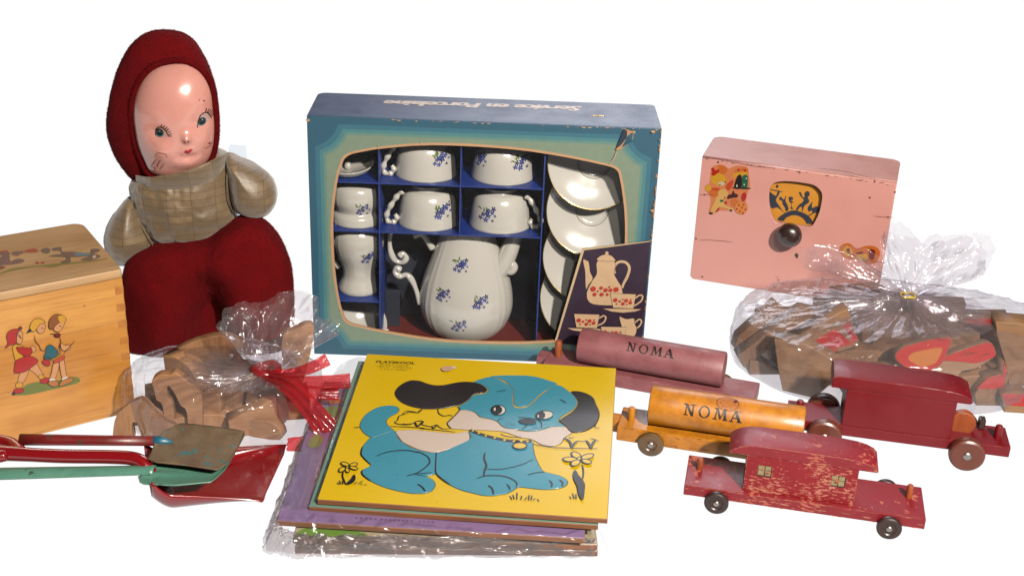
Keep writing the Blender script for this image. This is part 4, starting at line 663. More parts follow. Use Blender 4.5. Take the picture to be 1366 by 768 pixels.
for k in range(26):
    t = random.random()
    u = random.uniform(2, 252)
    v = 179 - abs(random.gauss(0, .8))
    w = random.uniform(.6, 3.2)
    d.poly([(u - w, v), (u - w * .3, v - random.uniform(.2, .8)), (u + w, v - .15), (u + w * .4, v + .4)], C(140, 88, 66))
d.build('wear_mark', P_MATT, pink_box)['kind'] = 'stuff'
knobm = paint('black_knob', C(58, 34, 30), 0.3, 0.3, 40, 0.5, coat=0.5)
lathe('knob', [(0.0, 0.0), (0.008, 0.0), (0.0085, -0.003), (0.0075, -0.006), (0.012, -0.0085), (0.0162, -0.013), (0.0168, -0.018), (0.0145, -0.0235), (0.009, -0.027), (0.003, -0.0282), (0.0, -0.0284)], knobm, pink_box, 36, 'Y', (KNOB[0][0] * MM, -0.0001, KNOB[0][1] * MM + 0.003), cap=False)

# ------------------------------------------------------------------ tea set carton
TU, TY, TR_ = -0.2368, 1.3944, 0.0084
tea = thing('gift_carton', 'blue green printed cardboard carton with a curved cellophane window on a toy tea set', 'carton', (TU, TY, 0), (0, 0, TR_))
TW, TD, TH = 0.3975, 0.0925, 0.2994
def tea_world(u, dep, v):
    c, s = cos(TR_), sin(TR_)
    return (TU + c * u - s * dep, TY + s * u + c * dep, v)
def resample(pts, n):
    L = [0]
    for a, b in zip(pts, pts[1:]):
        L.append(L[-1] + math.hypot(b[0] - a[0], b[1] - a[1]))
    out = []
    for k in range(n):
        t = L[-1] * k / (n - 1)
        i = max(j for j in range(len(L)) if L[j] <= t + 1e-9)
        i = min(i, len(pts) - 2)
        f = (t - L[i]) / (L[i + 1] - L[i])
        out.append((pts[i][0] + (pts[i + 1][0] - pts[i][0]) * f, pts[i][1] + (pts[i + 1][1] - pts[i][1]) * f))
    return out
MS, NC = 14, 9
CW, CH = TW * 1000, TH * 1000
def ticket(a, R):
    s = sqrt(R * R - a * a)
    a0, a1 = atan2(s, a), atan2(a, s)
    pts = []
    arc = [(R * cos(a0 + (a1 - a0) * k / (NC - 1)), R * sin(a0 + (a1 - a0) * k / (NC - 1))) for k in range(NC)]
    corner = lambda fx, fy, rev: [((CW - x) if fx else x, (CH - y) if fy else y) for x, y in (arc[::-1] if rev else arc)]
    seq = [corner(0, 0, 0), corner(1, 0, 1), corner(1, 1, 0), corner(0, 1, 1)]
    for i in range(4):
        pts += seq[i]
        pts += resample([seq[i][-1], seq[(i + 1) % 4][0]], MS)[1:-1]
    return pts
def rect_outline(R):
    half = NC // 2
    pts = []
    arc = [(0, R * (1 - k / half)) for k in range(half)] + [(R * k / half, 0) for k in range(half + 1)]
    corner = lambda fx, fy, rev: [((CW - x) if fx else x, (CH - y) if fy else y) for x, y in (arc[::-1] if rev else arc)]
    seq = [corner(0, 0, 0), corner(1, 0, 1), corner(1, 1, 0), corner(0, 1, 1)]
    for i in range(4):
        pts += seq[i]
        pts += resample([seq[i][-1], seq[(i + 1) % 4][0]], MS)[1:-1]
    return pts
def window_outline():
    sides = [WINDOW['bottom'][::-1], WINDOW['right'][::-1], WINDOW['top'][::-1], WINDOW['left'][::-1]]
    # walk: left-bottom corner -> bottom side -> right side upwards -> top side to the left -> left side down
    pts = []
    fine = [resample(spline(s, False, 5), 60) for s in sides]
    for i in range(4):
        prev, cur = fine[i - 1], fine[i]
        a, c, b2 = prev[-3], prev[-1], cur[2]
        for k in range(NC):
            t = k / (NC - 1)
            p = ((1 - t) ** 2 * a[0] + 2 * t * (1 - t) * c[0] + t * t * b2[0], (1 - t) ** 2 * a[1] + 2 * t * (1 - t) * c[1] + t * t * b2[1])
            pts.append(p)
        nxt = fine[i]
        pts += resample(nxt[2:-2], MS)[1:-1]
    return pts
win = window_outline()
wcx, wcy = sum(p[0] for p in win) / len(win), sum(p[1] for p in win) / len(win)
def grow(p, k):
    dx, dy = p[0] - wcx, p[1] - wcy
    l = math.hypot(dx / 165, dy / 115) or 1
    nx, ny = dx / 165 ** 2 * 165, dy / 115 ** 2 * 115
    q = math.hypot(nx, ny) or 1
    return (p[0] + nx / q * k, p[1] + ny / q * k)
def cloud(pts, amp, seed):
    return [(x + amp * noise.noise((x * .05, y * .05, seed)), y + amp * noise.noise((x * .05, y * .05, seed + 5))) for x, y in pts]
rings = [rect_outline(36), ticket(8.5, 36), ticket(13.5, 42), ticket(17.5, 46.5), ticket(20.5, 50), [grow(p, 3.0) for p in win], win]
for r in (1, 2, 3, 4):
    rings[r] = cloud(rings[r], 0.6, r)
bands = [C(46, 98, 122), C(58, 118, 138), C(80, 138, 144), C(108, 148, 138), C(134, 154, 132), C(210, 164, 122)]
V, F, CC = [], [], []
for r in rings:
    V += [(p[0] * MM, 0.0, p[1] * MM) for p in r]
n = len(rings[0])
for k in range(len(rings) - 1):
    for i in range(n):
        j = (i + 1) % n
        F.append((k * n + i, k * n + j, (k + 1) * n + j, (k + 1) * n + i)); CC.append(bands[k])
# the cut edge of the opening goes back into the carton
V += [(p[0] * MM, 0.0022, p[1] * MM) for p in win]
k = len(rings) - 1
for i in range(n):
    j = (i + 1) % n
    F.append((k * n + i, k * n + j, (k + 1) * n + j, (k + 1) * n + i)); CC.append(C(196, 148, 104))
# back of the front card
V += [(p[0] * MM, 0.0022, p[1] * MM) for p in rings[0]]
s0, s1 = (k + 1) * n, (k + 2) * n
for i in range(n):
    j = (i + 1) % n
    F.append((s0 + i, s0 + j, s1 + j, s1 + i)); CC.append(C(150, 140, 120))
mesh('window_frame', V, F, P_PAPER, tea, cols=CC)
def card(name, col, rough=0.45):
    return paint(name, col, rough, 0.1, 30, 0.45, bmp=0.1)
teal_card = card('carton_teal', C(50, 100, 118))
blue_card = card('carton_blue_violet', C(72, 88, 124), 0.40)
tray_blue = card('tray_blue', C(24, 60, 150))
tray_dark = card('tray_floor_red', C(120, 40, 34))
box('side_flap', 0.0, 0.0015, 0.0024, TD, 0.0, TH - 0.0016, teal_card, tea, 0.0004, 1)
box('side_flap', TW - 0.0015, TW, 0.0024, TD, 0.0, TH - 0.0016, teal_card, tea, 0.0004, 1)
box('back_card', 0.0017, TW - 0.0017, TD - 0.0015, TD, 0.0, TH - 0.0016, teal_card, tea, 0.0004, 1)
box('bottom_flap', 0.0017, TW - 0.0017, 0.0024, TD - 0.0017, 0.0, 0.0015, teal_card, tea, 0.0004, 1)
# lid top, slightly rounded at the rear corners
lp = []
for (cx, cy, a0, r) in ((0.0008, 0.0009, pi, 0.0008), (TW - 0.0008, 0.0009, 1.5 * pi, 0.0008), (TW - 0.006, TD - 0.006, 0, 0.006), (0.010, TD - 0.010, pi / 2, 0.010)):
    for q in range(6):
        a = a0 + q / 5 * pi / 2
        lp.append((cx + r * cos(a), cy + r * sin(a)))
o = curve_solid('top_flap', [lp], 0.0015, 0.0004, blue_card, tea, 1)
o.data.transform(Matrix.Translation((0, 0, TH - 0.0005)))
ztop = TH + 0.00025
d = Flat(lambda u, v, o: (u * MM, v * MM, ztop + o))
d.poly([(2, 1.6), (395, 1.6), (395, 10), (300, 11), (160, 9), (60, 12), (2, 10)], C(52, 88, 124))
tv, tf = text_geo('Service en Porcelaine', 229, 19.0, 0, 0, 0.018, 0.28)
for bx in (0, 0.8, 1.6, 2.4):
    d.raw([(311 - bx - x, 70.0 - y + (312 - 232 - (312 - x)) * -0.018) for x, y in tv], tf, C(250, 228, 214))
d.build('lettering', P_PAPER, tea)
# wear: rubbed edges, the tear at the top right
d = Flat(lambda u, v, o: (u * MM, -o, v * MM))
random.seed(11)
for k in range(34):
    u = random.choice([random.uniform(95, 215), random.uniform(260, 395), random.uniform(300, 340)])
    v = 299.2 - abs(random.gauss(0, .5)); w = random.uniform(.5, 3.4)
    d.poly([(u - w, v - .1), (u - w * .2, v - random.uniform(.3, 1.2)), (u + w, v - .2), (u + w * .3, v + .3)], C(206, 170, 140))
for k in range(30):
    v = random.choice([random.uniform(180, 299), random.uniform(195, 215), random.uniform(20, 299)])
    u = 396.6 - abs(random.gauss(0, .5)); h = random.uniform(.6, 4.5)
    d.poly([(u + .6, v - h), (u - random.uniform(.3, 1.6), v - h * .2), (u - .2, v + h), (u + .7, v + h * .6)], C(190, 140, 100))
for k in range(10):
    v = random.uniform(10, 290); h = random.uniform(.6, 2.2)
    d.poly([(.2, v - h), (random.uniform(.7, 1.6), v), (.3, v + h)], C(190, 140, 100))
d.poly([(356, 299), (365.5, 296), (366, 288), (362, 282), (355, 277), (350, 273.5), (347, 274.5), (352, 282), (356, 290)], C(208, 150, 96))
d.poly([(355, 298.5), (358.5, 297), (359, 289), (353, 280), (347.5, 275), (350, 284)], C(24, 50, 70))
d.line([(349, 274), (347, 266), (344, 260), (341, 257)], 1.0, C(206, 176, 140))
for (u, v) in ((388, 297.5), (2, 296), (395, 203), (366, 296)):
    d.poly([(u - 3.2, v - .6), (u - .5, v - 2.6), (u + 2.0, v - 1.2), (u + 1.6, v + .8), (u - 1.6, v + .8)], C(208, 158, 112))
for (u, v, l) in ((80, 266, 5), (30, 170, 5), (33, 60, 4), (16, 205, 2), (128, 273, 4), (22, 140, 2)):
    d.line([(u, v), (u + l * .2, v + l * .5), (u - .5, v + l)], .5, C(200, 185, 160))
d.build('worn_edge', P_PAPER, tea)['kind'] = 'stuff'
# torn flap that stands off the card
V = [(0.3555, -0.0002, 0.2985), (0.3655, -0.0035, 0.2955), (0.3645, -0.0060, 0.2850), (0.3530, -0.0030, 0.2765)]
mesh('torn_flap', V, [(0, 1, 2, 3)], card('torn_card', C(46, 96, 116)), tea)
# corner card
cp = CARD['panel']
o = curve_solid('corner_card', [mm(cp)], 0.0012, 0.0002, card('corner_card_print', C(52, 34, 56), 0.4), tea, 1)
stand(o, -0.0009)
d = Flat(lambda u, v, o: (u * MM, -0.0015 - o, v * MM), base=0.0001)
cream, rdot, inkc = C(222, 186, 146), C(196, 54, 38), C(60, 38, 50)
d.poly([(cp[0][0] - .4, cp[0][1]), (cp[0][0] + 2.2, cp[0][1] - 2.4), (cp[3][0] + 2.2, cp[3][1] + .6), (cp[3][0] - .4, cp[3][1])], C(220, 190, 150))
d.poly([(cp[0][0] - .4, cp[0][1]), (cp[1][0], cp[1][1]), (cp[1][0], cp[1][1] - 1.0), (cp[0][0] + 2, cp[0][1] - 2.0)], C(220, 190, 150))
def inked(pts, smooth=True):
    s = spline(pts, True, 4) if smooth else pts
    d.poly(s, cream)
    d.line(s + [s[0]], .45, inkc, taper=1.0)
d.line(spline(CARD['handle'], False, 5), 3.2, cream, taper=.8)
inked(CARD['spout']); inked(CARD['pot']); inked(CARD['lid']); d.poly(CARD['knob'], cream)
for hnd in CARD['handles']:
    d.line(spline(hnd, False, 5), 1.9, cream, taper=.9)
for sc in CARD['saucers']:
    inked(sc, False)
for i, cu in enumerate(CARD['cups']):
    inked(cu, i == 2)
for (p, r) in CARD['dots']:
    d.poly(circle(p[0], p[1], r, 12), rdot)
d.build('tea_print', P_PAPER, tea)
# tray: dividers and shelves
yb, yf = TD - 0.0022, 0.0065
def div(name, x0, x1, z0, z1, y0=yf, y1=yb, mat=tray_blue):
    return box(name, x0, x1, y0, y1, z0, z1, mat, tea, 0.0, 1)
tray_navy = card('tray_back_dark', C(44, 50, 62))
div('tray_back', 0.002, TW - 0.002, 0.002, TH - 0.003, yb + 0.0001, yb + 0.0006, tray_navy)
div('tray_floor', 0.002, TW - 0.002, 0.0105, 0.0118, mat=tray_dark)
V1, V2, V3 = 0.0790, 0.1725, 0.2680
div('divider', V1, V1 + 0.0012, 0.012, 0.297)
div('divider', V2, V2 + 0.0012, 0.1612, 0.297)
div('divider', V3, V3 + 0.0014, 0.012, 0.297)
for (x0, x1, z) in ((0.002, V1 - .0002, 0.2205), (V1 + 0.0014, V2 - .0002, 0.2205), (V2 + 0.0014, V3 - .0002, 0.2205), (0.002, V1 - .0002, 0.1600), (V1 + 0.0014, V3 - .0002, 0.1600), (0.002, V1 - .0002, 0.0695)):
    div('shelf', x0, x1, z - 0.0012, z)
div('tray_strip', V1 + 0.002, V1 + 0.020, 0.0125, 0.062, 0.058, 0.060, tray_navy)
# cellophane
film = film_mat('cellophane', (0.99, 0.99, 0.99, 1), 0.006, 0.8, 0.04, ior=1.22)
gx, gz = 24, 18
V, F = [], []
for j in range(gz + 1):
    for i in range(gx + 1):
        x = 0.024 + (0.372 - 0.024) * i / gx; z = 0.021 + (0.276 - 0.021) * j / gz
        V.append((x, 0.0036 + 0.0008 * noise.noise((x * 22, z * 22, 4)), z))
for j in range(gz):
    for i in range(gx):
        a = j * (gx + 1) + i
        F.append((a, a + 1, a + gx + 2, a + gx + 1))
mesh('cellophane_window', V, F, film, tea, True)

# ------------------------------------------------------------------ porcelain in the carton
por, nt, b = new_mat('white_porcelain')
b.inputs['Base Color'].default_value = (0.235, 0.226, 0.205, 1)
b.inputs['Roughness'].default_value = 0.16
b.inputs['Coat Weight'].default_value = 0.6
b.inputs['Coat Roughness'].default_value = 0.05
bump(nt, b, tex_noise(nt, coords(nt), 60, 3), 0.06, 0.001)
gold, nt, b = new_mat('gold_rim')
b.inputs['Base Color'].default_value = (0.45, 0.30, 0.10, 1)
b.inputs['Metallic'].default_value = 1.0
b.inputs['Roughness'].default_value = 0.3
FLP = print_mat('fired_flower_print', 0.16, 0.5)
def bouquet(par, cx, cz, s, surf, seed, flip=1):
    """a posy of blue blossoms and green leaves fired onto the glaze"""
    r = random.Random(seed)
    d = Flat(lambda u, v, o: surf(u, v, o), base=0.00015, step=0.00001)
    for k in range(4):
        a = r.uniform(0.6, 2.6); x, z = cx - flip * s * r.uniform(.1, .7), cz + s * r.uniform(.0, .5)
        d.line([(x, z), (x + s * .25 * cos(a), z + s * .3 * sin(a)), (x + s * .45 * cos(a + .4), z + s * .5 * sin(a + .4))], s * .16, C(92, 120, 52))
    cen = [(-.62, -.42), (-.2, -.55), (-.45, -.05), (.1, -.1), (.45, .25), (.62, .62), (.15, .42), (.75, -.05), (.5, -.55), (-.05, .1)]
    for k, (ax, az) in enumerate(cen):
        x, z = cx + flip * ax * s + r.uniform(-.08, .08) * s, cz + az * s
        col = [C(34, 50, 130), C(50, 70, 152), C(24, 34, 96)][k % 3]
        rr = s * r.uniform(.26, .36)
        if k in (7, 8):
            rr *= .55
        pts = []
        ph = r.uniform(0, 6)
        for q in range(20):
            a = 2 * pi * q / 20
            m_ = rr * (.68 + .32 * cos(5 * a + ph))
            pts.append((x + m_ * cos(a), z + m_ * sin(a)))
        d.poly(pts, col)
        d.poly(circle(x, z, rr * .18, 6), C(150, 160, 190))
    return d.build('flower_print', FLP, par)
def prof_r(prof, z):
    P = sorted((h, r) for r, h in prof)
    for (h0, r0), (h1, r1) in zip(P, P[1:]):
        if h0 <= z <= h1 and h1 > h0:
            return r0 + (r1 - r0) * (z - h0) / (h1 - h0)
    return P[-1][1] if z > P[-1][0] else P[0][1]
def dense(prof, n=5):
    pts = spline(prof, False, n)
    return [(max(0, p[0]), p[1]) for p in pts]
def lathe_surf(prof, sy):
    def f(u, v, o):
        r = prof_r(prof, v * MM)
        x = max(-r * .999, min(r * .999, u * MM))
        return (x, -sqrt(r * r - x * x) * sy - o, v * MM)
    return f
CUP = dense([(0.0372, 0.0), (0.0374, 0.002), (0.0362, 0.010), (0.0345, 0.022), (0.0315, 0.033), (0.0265, 0.0405), (0.0205, 0.0435), (0.0195, 0.0480)], 4)
CUP_IN = [(0.0358, 0.0), (0.0345, 0.010), (0.032, 0.022), (0.028, 0.033), (0.0, 0.038)]
HANDLE = [(-.0290, .0420), (-.0345, .0372), (-.0400, .0290), (-.0455, .0190), (-.0485, .0090), (-.0460, .0030), (-.0400, .0028), (-.0362, .0075), (-.0385, .0125)]
def cup(u, v, dep, side, label, seed, fl):
    t = thing('teacup', label, 'teacup', tea_world(u, dep, v), (0, 0, TR_), 'porcelain cups in the carton')
    lathe('bowl', CUP_IN[::-1] + CUP + [(0.017, 0.0478), (0.0165, 0.0435), (0.0, 0.0432)], por, t, 48, sy=0.93, cap=False)
    if side:
        pts = [(side * -x, -0.014, z) for x, z in spline(HANDLE, False, 5)]
        rad = [0.0031 + 0.0008 * sin(i * 1.1) for i in range(len(pts))]
        tube('handle', pts, rad, por, t, 10)
    if fl:
        bouquet(t, fl[0], fl[1], 11.5, lathe_surf(CUP, .93), seed)
    return t
cup(0.1305, 0.2206, 0.0465, -1, 'upturned white teacup with blue posy, handle on the left, on the uppermost shelf', 1, (19, 27))
cup(0.2205, 0.2206, 0.0465, 0, 'upturned white teacup with two posies and hidden handle on the uppermost shelf', 2, (22, 26))
bouquet(bpy.data.objects['teacup.001'], -27, 26, 10.0, lathe_surf(CUP, .93), 12)
cup(0.1340, 0.1601, 0.0465, -1, 'upturned white teacup, left handle, on the shelf right above the coffee pot', 3, (18, 23))
cup(0.2195, 0.1601, 0.0465, 1, 'upturned white teacup with blue posy and its handle towards the saucers', 4, (-15, 22))
# coffee pot
pot = thing('coffee_pot', 'large white porcelain coffee pot with four blue posies standing in the carton', 'coffee pot', tea_world(0.1815, 0.0468, 0.0119), (0, 0, TR_))
POT = dense([(0.034, 0.0), (0.040, 0.004), (0.0500, 0.016), (0.0565, 0.034), (0.0572, 0.052), (0.0535, 0.074), (0.0455, 0.098), (0.0380, 0.118), (0.0335, 0.132), (0.0330, 0.144)], 5)
def flute(a, h):
    s = sin(a)
    e = 1.0
    for c0 in (-2.55, -2.38, -0.60, -0.77):
        dlt = (a - 2 * pi if a > pi else a) - c0
        e += 0.020 * math.exp(-(dlt / .05) ** 2)
    return e
lathe('body', [(0, 0.0)] + POT + [(0.028, 0.1445), (0.0, 0.1445)], por, pot, 120, sy=0.70, mod=flute, cap=False)
hp = spline([(-.088, -.004, .146), (-.0925, -.004, .132), (-.0930, -.004, .112), (-.0880, -.004, .098), (-.0790, -.004, .0945), (-.0735, -.004, .100), (-.0770, -.004, .106), (-.0815, -.004, .103)], False, 6)
hd = tube('handle', hp, [0.0034 + 0.0007 * sin(i * .5) for i in range(len(hp))], por, pot, 12)
hp = spline([(-.0800, -.004, .084), (-.0850, -.004, .0865), (-.0870, -.004, .081), (-.0810, -.004, .076), (-.0730, -.004, .078), (-.0660, -.004, .070), (-.0600, -.004, .054), (-.0560, -.004, .040)], False, 6)
tube('handle_scroll', hp, [0.0036 + 0.0006 * sin(i * .5) for i in range(len(hp))], por, hd, 12)
hp = spline([(-.0650, .0, .128), (-.0560, .0, .1315), (-.0500, .0, .126), (-.0420, .0, .112)], False, 5)
tube('handle_scroll', hp, 0.0045, por, hd, 10)
sp = spline([(.0300, -.004, .080), (.0420, -.005, .096), (.0500, -.005, .114), (.0560, -.005, .132), (.0620, -.005, .1455)], False, 5)
spt = tube('spout', sp, [0.016 - 0.008 * (i / (len(sp) - 1)) ** .8 for i in range(len(sp))], por, pot, 18)
tube('spout_scroll', spline([(.046, -.008, .094), (.053, -.010, .091), (.0565, -.010, .096), (.053, -.010, .1005)], False, 5), 0.0058, por, spt, 12)
ps = lathe_surf(POT, .70)
for i, (u, v) in enumerate([(-6, 104), (-27, 66), (18, 60), (-7, 28)]):
    bouquet(pot, u, v, 10.8, ps, 20 + i)
# left column
CREAM = dense([(0.0255, 0.0), (0.0262, 0.004), (0.0235, 0.011), (0.0205, 0.020), (0.0220, 0.033), (0.0280, 0.050), (0.0305, 0.064), (0.0295, 0.076), (0.0255, 0.084)], 4)
cr = thing('cream_jug', 'white porcelain cream jug with a blue posy, standing upright on the lowest left shelf', 'jug', tea_world(0.0510, 0.0440, 0.0696), (0, 0, TR_))
lathe('body', [(0, 0.0)] + CREAM + [(0.0235, 0.0835), (0.024, 0.075), (0.0, 0.02)], por, cr, 96, cap=False, mod=lambda a, h: flute(a, h) if h > .006 else 1)
bouquet(cr, 14, 51, 10.5, lathe_surf(CREAM, 1), 31)
tube('handle', spline([(-.029, 0, .070), (-.036, 0, .066), (-.038, 0, .050), (-.033, 0, .036), (-.025, 0, .026)], False, 5), 0.0028, por, cr, 10)
SUG = dense([(0.0310, 0.0), (0.0314, 0.003), (0.0300, 0.010), (0.0262, 0.0140), (0.0268, 0.0180), (0.0295, 0.0260), (0.0295, 0.0360), (0.0265, 0.0450), (0.0190, 0.0490)], 4)
sg = thing('sugar_bowl', 'upturned white sugar bowl with flared rim and low posy in the left column', 'bowl', tea_world(0.0500, 0.0440, 0.1601), (0, 0, TR_))
lathe('body', [(0, 0.002), (0.028, 0.001)] + SUG + [(0.0, 0.0495)], por, sg, 96, cap=False, mod=lambda a, h: flute(a, h) if h > .015 else 1)
bouquet(sg, 9, 22, 9.5, lathe_surf(SUG, 1), 32)
LID = dense([(0.004, 0.0), (0.016, 0.0005), (0.0250, 0.005), (0.0300, 0.0110), (0.0305, 0.0125)], 4)
ld = thing('pot_lid', 'small white porcelain lid lying in the uppermost left compartment', 'lid', tea_world(0.0400, 0.0400, 0.2207), (0.12, 0, TR_))
lathe('dish', [(0, 0)] + LID + [(0.0285, 0.0125), (0.024, 0.0065), (0.0, 0.003)], por, ld, 56, cap=False)
lathe('knob', [(0.0, 0.002), (0.003, 0.003), (0.0045, 0.008), (0.003, 0.0115), (0, 0.0125)], por, ld, 20, cap=False)
ld2 = thing('pot_lid', 'white porcelain lid leaning in the lowest left compartment under the cream jug', 'lid', tea_world(0.0470, 0.0420, 0.0150), (0.62, 0.35, TR_))
lathe('dish', [(0, 0)] + [(r * 1.12, h * 1.5) for r, h in LID] + [(0.032, 0.0188), (0.028, 0.0105), (0.0, 0.005)], por, ld2, 56, cap=False)
tube('handle', spline([(.026, 0, .014), (.034, 0, .022), (.035, 0, .004), (.030, 0, -.004)], False, 5), 0.0032, por, ld2, 10)
# saucers leaning like shingles in the right compartment
SAU = [(0, 0.0), (0.014, 0.0), (0.0175, 0.0004), (0.0185, 0.0018), (0.0200, 0.0022), (0.030, 0.0036), (0.044, 0.0072), (0.0535, 0.0112), (0.0545, 0.0120), (0.0545, 0.0128)]
SAU_B = [(0.0530, 0.0105), (0.044, 0.0052), (0.030, 0.0016), (0.020, -0.0022), (0.0, -0.0022)]
where = ['front most, uppermost of the leaning saucers', 'second in the leaning row', 'third in the leaning row, partly behind the purple card', 'last and lowest, mostly behind the purple card']
for i, (u, v) in enumerate([(0.3270, 0.2440), (0.3285, 0.1840), (0.3270, 0.1240), (0.3262, 0.0690)]):
    t = thing('saucer', 'white gold rimmed porcelain saucer, ' + where[i], 'saucer', tea_world(u, 0.0405 + 0.002 * i, v), (radians(77), 0, TR_), 'saucers in the carton')
    lathe('plate', SAU + SAU_B, por, t, 72, cap=False)
    rim = [(0.0545 * cos(a), 0.0545 * sin(a), 0.0128) for a in [2 * pi * k / 72 for k in range(73)]]
    tube('gold_rim', rim, 0.00055, gold, t, 6, cap=False)
    d = Flat(lambda p, q, o: (p * MM, q * MM, 0.0023 + o), base=0.0002)
    ring = circle(0, 0, 19.6, 48)
    d.line(ring + [ring[0]], 0.55, C(90, 78, 66), taper=1)
    d.build('well_line', FLP, t)
# ------------------------------------------------------------------ doll
def plush_mat(name, col):
    m, nt, b = new_mat(name)
    v = coords(nt)
    n1 = tex_noise(nt, v, 55, 5, 0.6)
    n2 = tex_noise(nt, coords(nt, (0.35, 0.35, 1)), 900, 3, 0.7)
    c = mix_col(nt, dark(col, 0.62), dark(col, 1.2), n1)
    c = mix_col(nt, c, dark(col, 0.45), ramp(nt, n2, [(0.45, G0), (0.75, (0.8, 0.8, 0.8, 1))]))
    nt.links.new(c, b.inputs['Base Color'])
    b.inputs['Roughness'].default_value = 0.95
    b.inputs['Specular IOR Level'].default_value = 0.1
    b.inputs['Sheen Weight'].default_value = 0.08
    b.inputs['Sheen Tint'].default_value = dark(col, 2.5)
    bump(nt, b, n2, 0.9, 0.0015)
    return m
plush = plush_mat('red_plush', C(124, 2, 10))
def shirt_mat():
    m, nt, b = new_mat('olive_satin')
    tc = nt.nodes.new('ShaderNodeTexCoord')
    mp = nt.nodes.new('ShaderNodeMapping')
    mp.inputs['Rotation'].default_value = (pi / 2, 0, 0)
    nt.links.new(tc.outputs['Object'], mp.inputs['Vector'])
    wob = tex_noise(nt, tc.outputs['Object'], 28, 2)
    add = nt.nodes.new('ShaderNodeVectorMath'); add.operation = 'MULTIPLY_ADD'
    add.inputs[1].default_value = (0.006, 0.006, 0.006)
    nt.links.new(wob, add.inputs[0]); nt.links.new(mp.outputs[0], add.inputs[2])
    br = N(nt, 'ShaderNodeTexBrick', Scale=1.0)
    br.inputs['Mortar Size'].default_value = 0.00042
    br.inputs['Mortar Smooth'].default_value = 0.4
    br.inputs['Brick Width'].default_value = 0.027
    br.inputs['Row Height'].default_value = 0.0092
    br.offset = 0.0
    br.inputs['Color1'].default_value = C(142, 116, 80)
    br.inputs['Color2'].default_value = C(124, 100, 66)
    br.inputs['Mortar'].default_value = C(98, 72, 48)
    nt.links.new(add.outputs[0], br.inputs['Vector'])
    n1 = tex_noise(nt, tc.outputs['Object'], 40, 5)
    c = mix_col(nt, br.outputs['Color'], C(104, 84, 60), ramp(nt, n1, [(0.48, G0), (0.78, (0.75, 0.75, 0.75, 1))]))
    nt.links.new(c, b.inputs['Base Color'])
    b.inputs['Roughness'].default_value = 0.5
    b.inputs['Sheen Weight'].default_value = 0.3
    h = tex_noise(nt, coords(nt), 70, 5, 0.6)
    bump(nt, b, h, 0.28, 0.004)
    return m
shirt = shirt_mat()
doll = thing('rag_doll', 'soft doll in red plush hood and trousers with painted face and olive shirt', 'doll', (-0.374, 1.43, 0), (0, 0, 0.13))
HOOD = [(-26.7, 380.7), (-45.4, 377.4), (-60.6, 366.6), (-72.1, 350.7), (-81.3, 332.2), (-88.3, 311.9), (-93.5, 292.2), (-96.9, 274.2), (-96.0, 256.3), (-91.6, 238.2), (-84.3, 222.0), (-72.3, 206.8), (-47.0, 197.8), (-2.2, 207.0), (13.8, 224.3), (21.9, 240.2), (27.5, 261.3), (29.4, 279.4), (28.4, 306.0), (24.5, 327.8), (18.1, 347.5), (8.3, 365.9), (-6.0, 377.2)]
FACE = [(-15.0, 352.7), (-30.2, 348.7), (-42.6, 339.7), (-52.0, 326.5), (-58.4, 310.7), (-61.6, 293.2), (-61.4, 275.6), (-59.5, 258.0), (-54.8, 242.0), (-46.0, 224.3), (-20.6, 216.1), (3.2, 224.3), (17.8, 239.6), (24.9, 257.0), (27.9, 279.3), (27.5, 301.2), (26.2, 321.1), (21.3, 335.5), (12.8, 346.2), (-0.1, 352.5)]
m3 = lambda P: mm(P)
def soft(amp, fr, seed):
    def f(x, y, z):
        k = noise.noise((x * fr, y * fr, z * fr + seed))
        k2 = noise.noise((x * fr * 3, y * fr * 3, z * fr * 3 + seed))
        return (x + amp * 0.4 * k2, y + amp * (k + 0.4 * k2), z + amp * 0.3 * k)
    return f
hood = puff_obj('hood', m3(HOOD), (-0.034, 0.290), 0.036, 0.060, plush, doll, 18, 0.42, 4, soft(0.0015, 40, 1))
# face mask
FB = spline(m3(FACE), True, 6)
fcx, fcz = -0.016, 0.285
FA = sorted((atan2(z - fcz, x - fcx), math.hypot(x - fcx, z - fcz)) for x, z in FB)
fa_a = np.array([a for a, r in FA]); fa_r = np.array([r for a, r in FA])
fa_a = np.concatenate([fa_a[-3:] - 2 * pi, fa_a, fa_a[:3] + 2 * pi]); fa_r = np.concatenate([fa_r[-3:], fa_r, fa_r[:3]])
BUMPS = [(-0.0004, 0.2745, 0.0058, 0.0050, 0.0060), (-0.029, 0.258, 0.0048, 0.0140, 0.0120), (0.0180, 0.268, 0.0040, 0.0110, 0.0110), (-0.0005, 0.2600, 0.0032, 0.0090, 0.0050),
         (-0.004, 0.2440, 0.0050, 0.0150, 0.0085), (-0.031, 0.2810, -0.0036, 0.0110, 0.0080), (0.0160, 0.2920, -0.0032, 0.0100, 0.0080), (-0.008, 0.3270, 0.0020, 0.0260, 0.0200),
         (-0.0005, 0.2515, -0.0016, 0.0110, 0.0030), (-0.031, 0.301, 0.0010, 0.010, 0.004), (0.0170, 0.314, 0.0010, 0.010, 0.004)]
def face_y(x, z):
    a = atan2(z - fcz, x - fcx)
    r = math.hypot(x - fcx, z - fcz)
    s = min(1.0, r / float(np.interp(a, fa_a, fa_r)))
    y = 0.029 + 0.031 * max(0, 1 - s * s) ** 0.55
    for bx, bz, am, sx, sz in BUMPS:
        y += am * math.exp(-((x - bx) / sx) ** 2 - ((z - bz) / sz) ** 2) * (1 - s ** 6)
    return -y
V, F = [], []
nb, nr = len(FB), 46
V.append((fcx, face_y(fcx, fcz), fcz))
for j in range(1, nr + 1):
    s = sin(j / nr * pi / 2)
    for x, z in FB:
        X, Z = fcx + (x - fcx) * s, fcz + (z - fcz) * s
        V.append((X, face_y(X, Z), Z))
